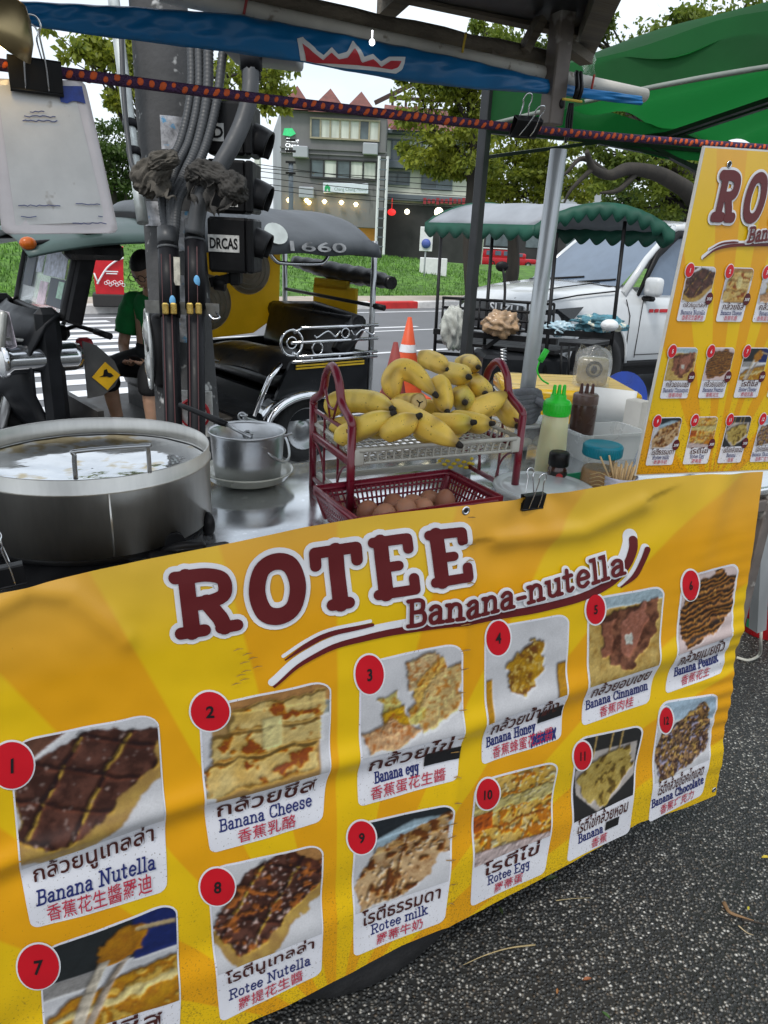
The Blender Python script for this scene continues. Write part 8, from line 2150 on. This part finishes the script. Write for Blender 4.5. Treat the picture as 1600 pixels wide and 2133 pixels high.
m_.build("crack_marks", mat("cracked vinyl edge", (.30, .17, .05), .6, var=.4, scale=60), BAN, True)
binder("black binder clip on the banner's top edge beside the round tub", on_sheet(1113, 1062, .0) , .05, Vector((.02, 0, 1)).normalized(), NV, .0)
binder("dusty black binder clip at the banner's left end below the griddle", on_sheet(14, 1222, .0), .05, Vector((-.1, 0, 1)).normalized(), NV, .0)

# ---- the rigid menu board hung at the right
ST = .085
S0, S3 = pt(1465, 308, ST), pt(1322, 987, ST)
_e = (pt(1600, 317, ST) - S0).normalized(); _f = (pt(1600, 977, ST) - S3).normalized()
SW = .50
SQ = [S0, S0 + _e * SW, S3 + _f * SW, S3]
BD = thing("menu_board", "rigid yellow menu board hanging from the rope at the right", "menu board", S3, CANG)
Hs = (S0 - S3).length
def on_board(x, y, lift=0.0):                            # x 0..500, y 0..640 in board millimetres
    return quad_at(SQ, x / 500, y / 640, lift + .006)
m_ = MB(); n_ = 12
fr_ = [[quad_at(SQ, a / n_, b / n_, .005) for a in range(n_ + 1)] for b in range(n_ + 1)]; bk = [[quad_at(SQ, a / n_, b / n_, .0) for a in range(n_ + 1)] for b in range(n_ + 1)]
m_.grid(fr_, False); uvB = [(a / n_, 1 - b / n_) for b in range(n_ + 1) for a in range(n_ + 1)]
o = m_.build("face", sheet_mat("board print", .3), BD, True); set_uv(o, uvB)
m_ = MB(); m_.add([quad_at(SQ, u_, v_, l_) for l_ in (-.001, .0045) for u_, v_ in ((-.006, -.005), (1.006, -.005), (1.006, 1.005), (-.006, 1.005))], [(0, 1, 2, 3), (7, 6, 5, 4), (0, 4, 5, 1), (1, 5, 6, 2), (2, 6, 7, 3), (3, 7, 4, 0)]); m_.build("edge", mat("white board edge", (.62, .61, .58), .5), BD, True)
m_ = MB()
for ch, x0 in zip("ROTEE", (62, 146, 232, 312, 390)):
    pass
def board_heading(mb, grow, lift):
    e = lift
    for ch, x0 in zip("ROTEE", (52, 136, 222, 302, 380)):
        for P in strokes(ch):
            e += .00006; ribbon(mb, [(x0 + 9 + q[0] * 54, 128 - 9 - q[1] * 74) for q in P], 9.5 + grow, on_board, 8, e)
m_ = MB(); board_heading(m_, 5.0, .0006); m_.build("title_outline", I_wht, BD, True)
m_ = MB(); board_heading(m_, 0, .0026); m_.build("title_lettering", I_brn, BD, True)
Sb = smooth2([(58, 196), (90, 178), (140, 169), (220, 166), (330, 162), (420, 146)]); Sb2 = smooth2([(70, 180), (100, 168), (130, 164), (152, 163)])
m_ = MB(); ribbon(m_, [(x - 1, y - 3) for x, y in Sb], [4.5] * len(Sb), on_board, 8, .0006); ribbon(m_, [(x - 1, y - 2) for x, y in Sb2], [2.6] * len(Sb2), on_board, 8, .0007); m_.build("swoosh_outline", I_wht, BD, True)
m_ = MB(); ribbon(m_, Sb, env(len(Sb), 1, 3, 3), on_board, 8, .0016); ribbon(m_, Sb2, env(len(Sb2), .6, 2, 1), on_board, 8, .0017); m_.build("swoosh", I_brn, BD, True)
m_ = MB(); slab_line(m_, "Banana-nutella", [(176, 162), (420, 140)], (26, 24), on_board, .2, eps0=.0024, step=8); m_.build("subtitle_outline", I_wht, BD, True)
m_ = MB(); slab_line(m_, "Banana-nutella", [(176, 162), (420, 140)], (26, 24), on_board, .1, eps0=.0052, step=8); m_.build("subtitle_lettering", I_brn, BD, True)
for row, y0 in enumerate((212, 370, 516)):
    for c_ in range(4):
        k = row * 4 + c_ + 1; d = DISH[k - 1]
        d7 = {1: (1, 7), 2: (7, 8)}
        x0 = 22 + c_ * 120 + (0, 6, 12)[row] * 0; w, h, hc = 82, 66, 38
        card = menu_card(BD, k, ((x0, y0), (x0 + w, y0), (x0 + w, y0 + h), (x0, y0 + h)), ((x0 + w, y0 + h + hc), (x0, y0 + h + hc)), (x0 + 4, y0 + 6, 12, 13), d[8], d[9], d[10], on_board, .45, True, False, grid=56)
        m_ = MB(); m_.grid([[on_board(x0 + w - 2 + 11 * q * math.cos(a), y0 + h - 7 + 12 * q * math.sin(a), .0026) for a in np.linspace(0, 2 * pi, 25)[:-1]] for q in (1, .5, .02)], wrap=True); q = m_.build("price_badge", mat("price maroon", (.09, .008, .014), .4), BD, True); q.parent = card
        m_ = MB(); flat_type(m_, "30฿", [(x0 + w - 10, y0 + h - 10), (x0 + w + 6, y0 + h - 10), (x0 + w + 6, y0 + h - 3), (x0 + w - 10, y0 + h - 3)], 0, 1, 0, 1, on_board, .0034, .01); q = m_.build("price", I_wht, BD, True); q.parent = card
m_ = MB(); M = frame_M(on_board(74, 26, .0006), NV); m_.lathe([(0, .0003), (.006, .0003)], 14, M); m_.k = 1; m_.tube(circle_pts(on_board(74, 26, .001), .0062, 14, _e, (0, 0, 1)), .001, 5, closed=True); m_.build("hang_hole", [I_blk, M_chrome], BD, True)

# ================================================================== ODDS ON THE GROUND
def leaf_on(lb, x, y, c, s_, a, nm="fallen_leaf"):
    p = pz(x, y, .004); m_ = MB()
    m_.grid([[Vector((s_ * (u_ - .5) * 2, s_ * .36 * v_ * math.sin(u_ * pi) ** .8, .004 + .25 * s_ * abs(v_) ** 2 + .12 * s_ * math.sin(u_ * 4))) for v_ in np.linspace(-1, 1, 5)] for u_ in np.linspace(.0, 1, 9)])
    o = m_.build(nm, mat("leaf " + lb[:9], c, .6, var=.3, scale=80)); seat_on(o, p, a); tag(o, lb, "leaf", "fallen leaves on the pavement")
leaf_on("brown dry leaf on the pebbles near the bottom centre", 1222, 2043, (.28, .10, .04), .012, .3)
leaf_on("small orange leaf on the pebbles left of the brown one", 1160, 2068, (.34, .16, .06), .008, 1.3)
leaf_on("green leaf at the bottom edge of the pavement", 1262, 2118, (.04, .10, .02), .011, 2.3)
leaf_on("yellow leaf fragment at the right edge of the pavement", 1594, 1789, (.55, .42, .04), .014, .2)
leaf_on("tiny yellow leaf right of the twig", 1558, 1895, (.5, .45, .05), .008, 1.0)
leaf_on("dull green leaf in the shade below the banner edge", 1148, 1834, (.05, .08, .025), .02, .4)
leaf_on("tiny dull leaf under the banner right of the wheel", 1043, 1900, (.06, .09, .03), .013, 1.8)
def twig(lb, pts, r, c):
    m_ = MB(); P = catmull([pz(x, y, .006) for x, y in pts], 6); m_.tube(P, [r * (1 - .7 * i / len(P)) for i in range(len(P))], 6); o = m_.build("twig", mat("twig " + lb[:8], c, .8, var=.3, scale=50)); tag(o, lb, "twig")
twig("long pale dry stalk lying on the pebbles", [(1115, 1968), (1060, 1975), (1010, 1990), (965, 2010)], .0022, (.36, .28, .14))
twig("thin dry grass stem under the banner's edge", [(1158, 1876), (1190, 1872), (1230, 1870)], .0014, (.3, .24, .12))
twig("broken brown twig at the right of the pavement", [(1508, 1880), (1520, 1900), (1545, 1910), (1570, 1918)], .006, (.2, .12, .06))
twig("dark twig running off the right edge", [(1545, 1915), (1580, 1922), (1625, 1930)], .003, (.03, .022, .016))
twig("pale splinter below the broken twig", [(1538, 1928), (1555, 1942), (1570, 1948)], .002, (.4, .32, .2))
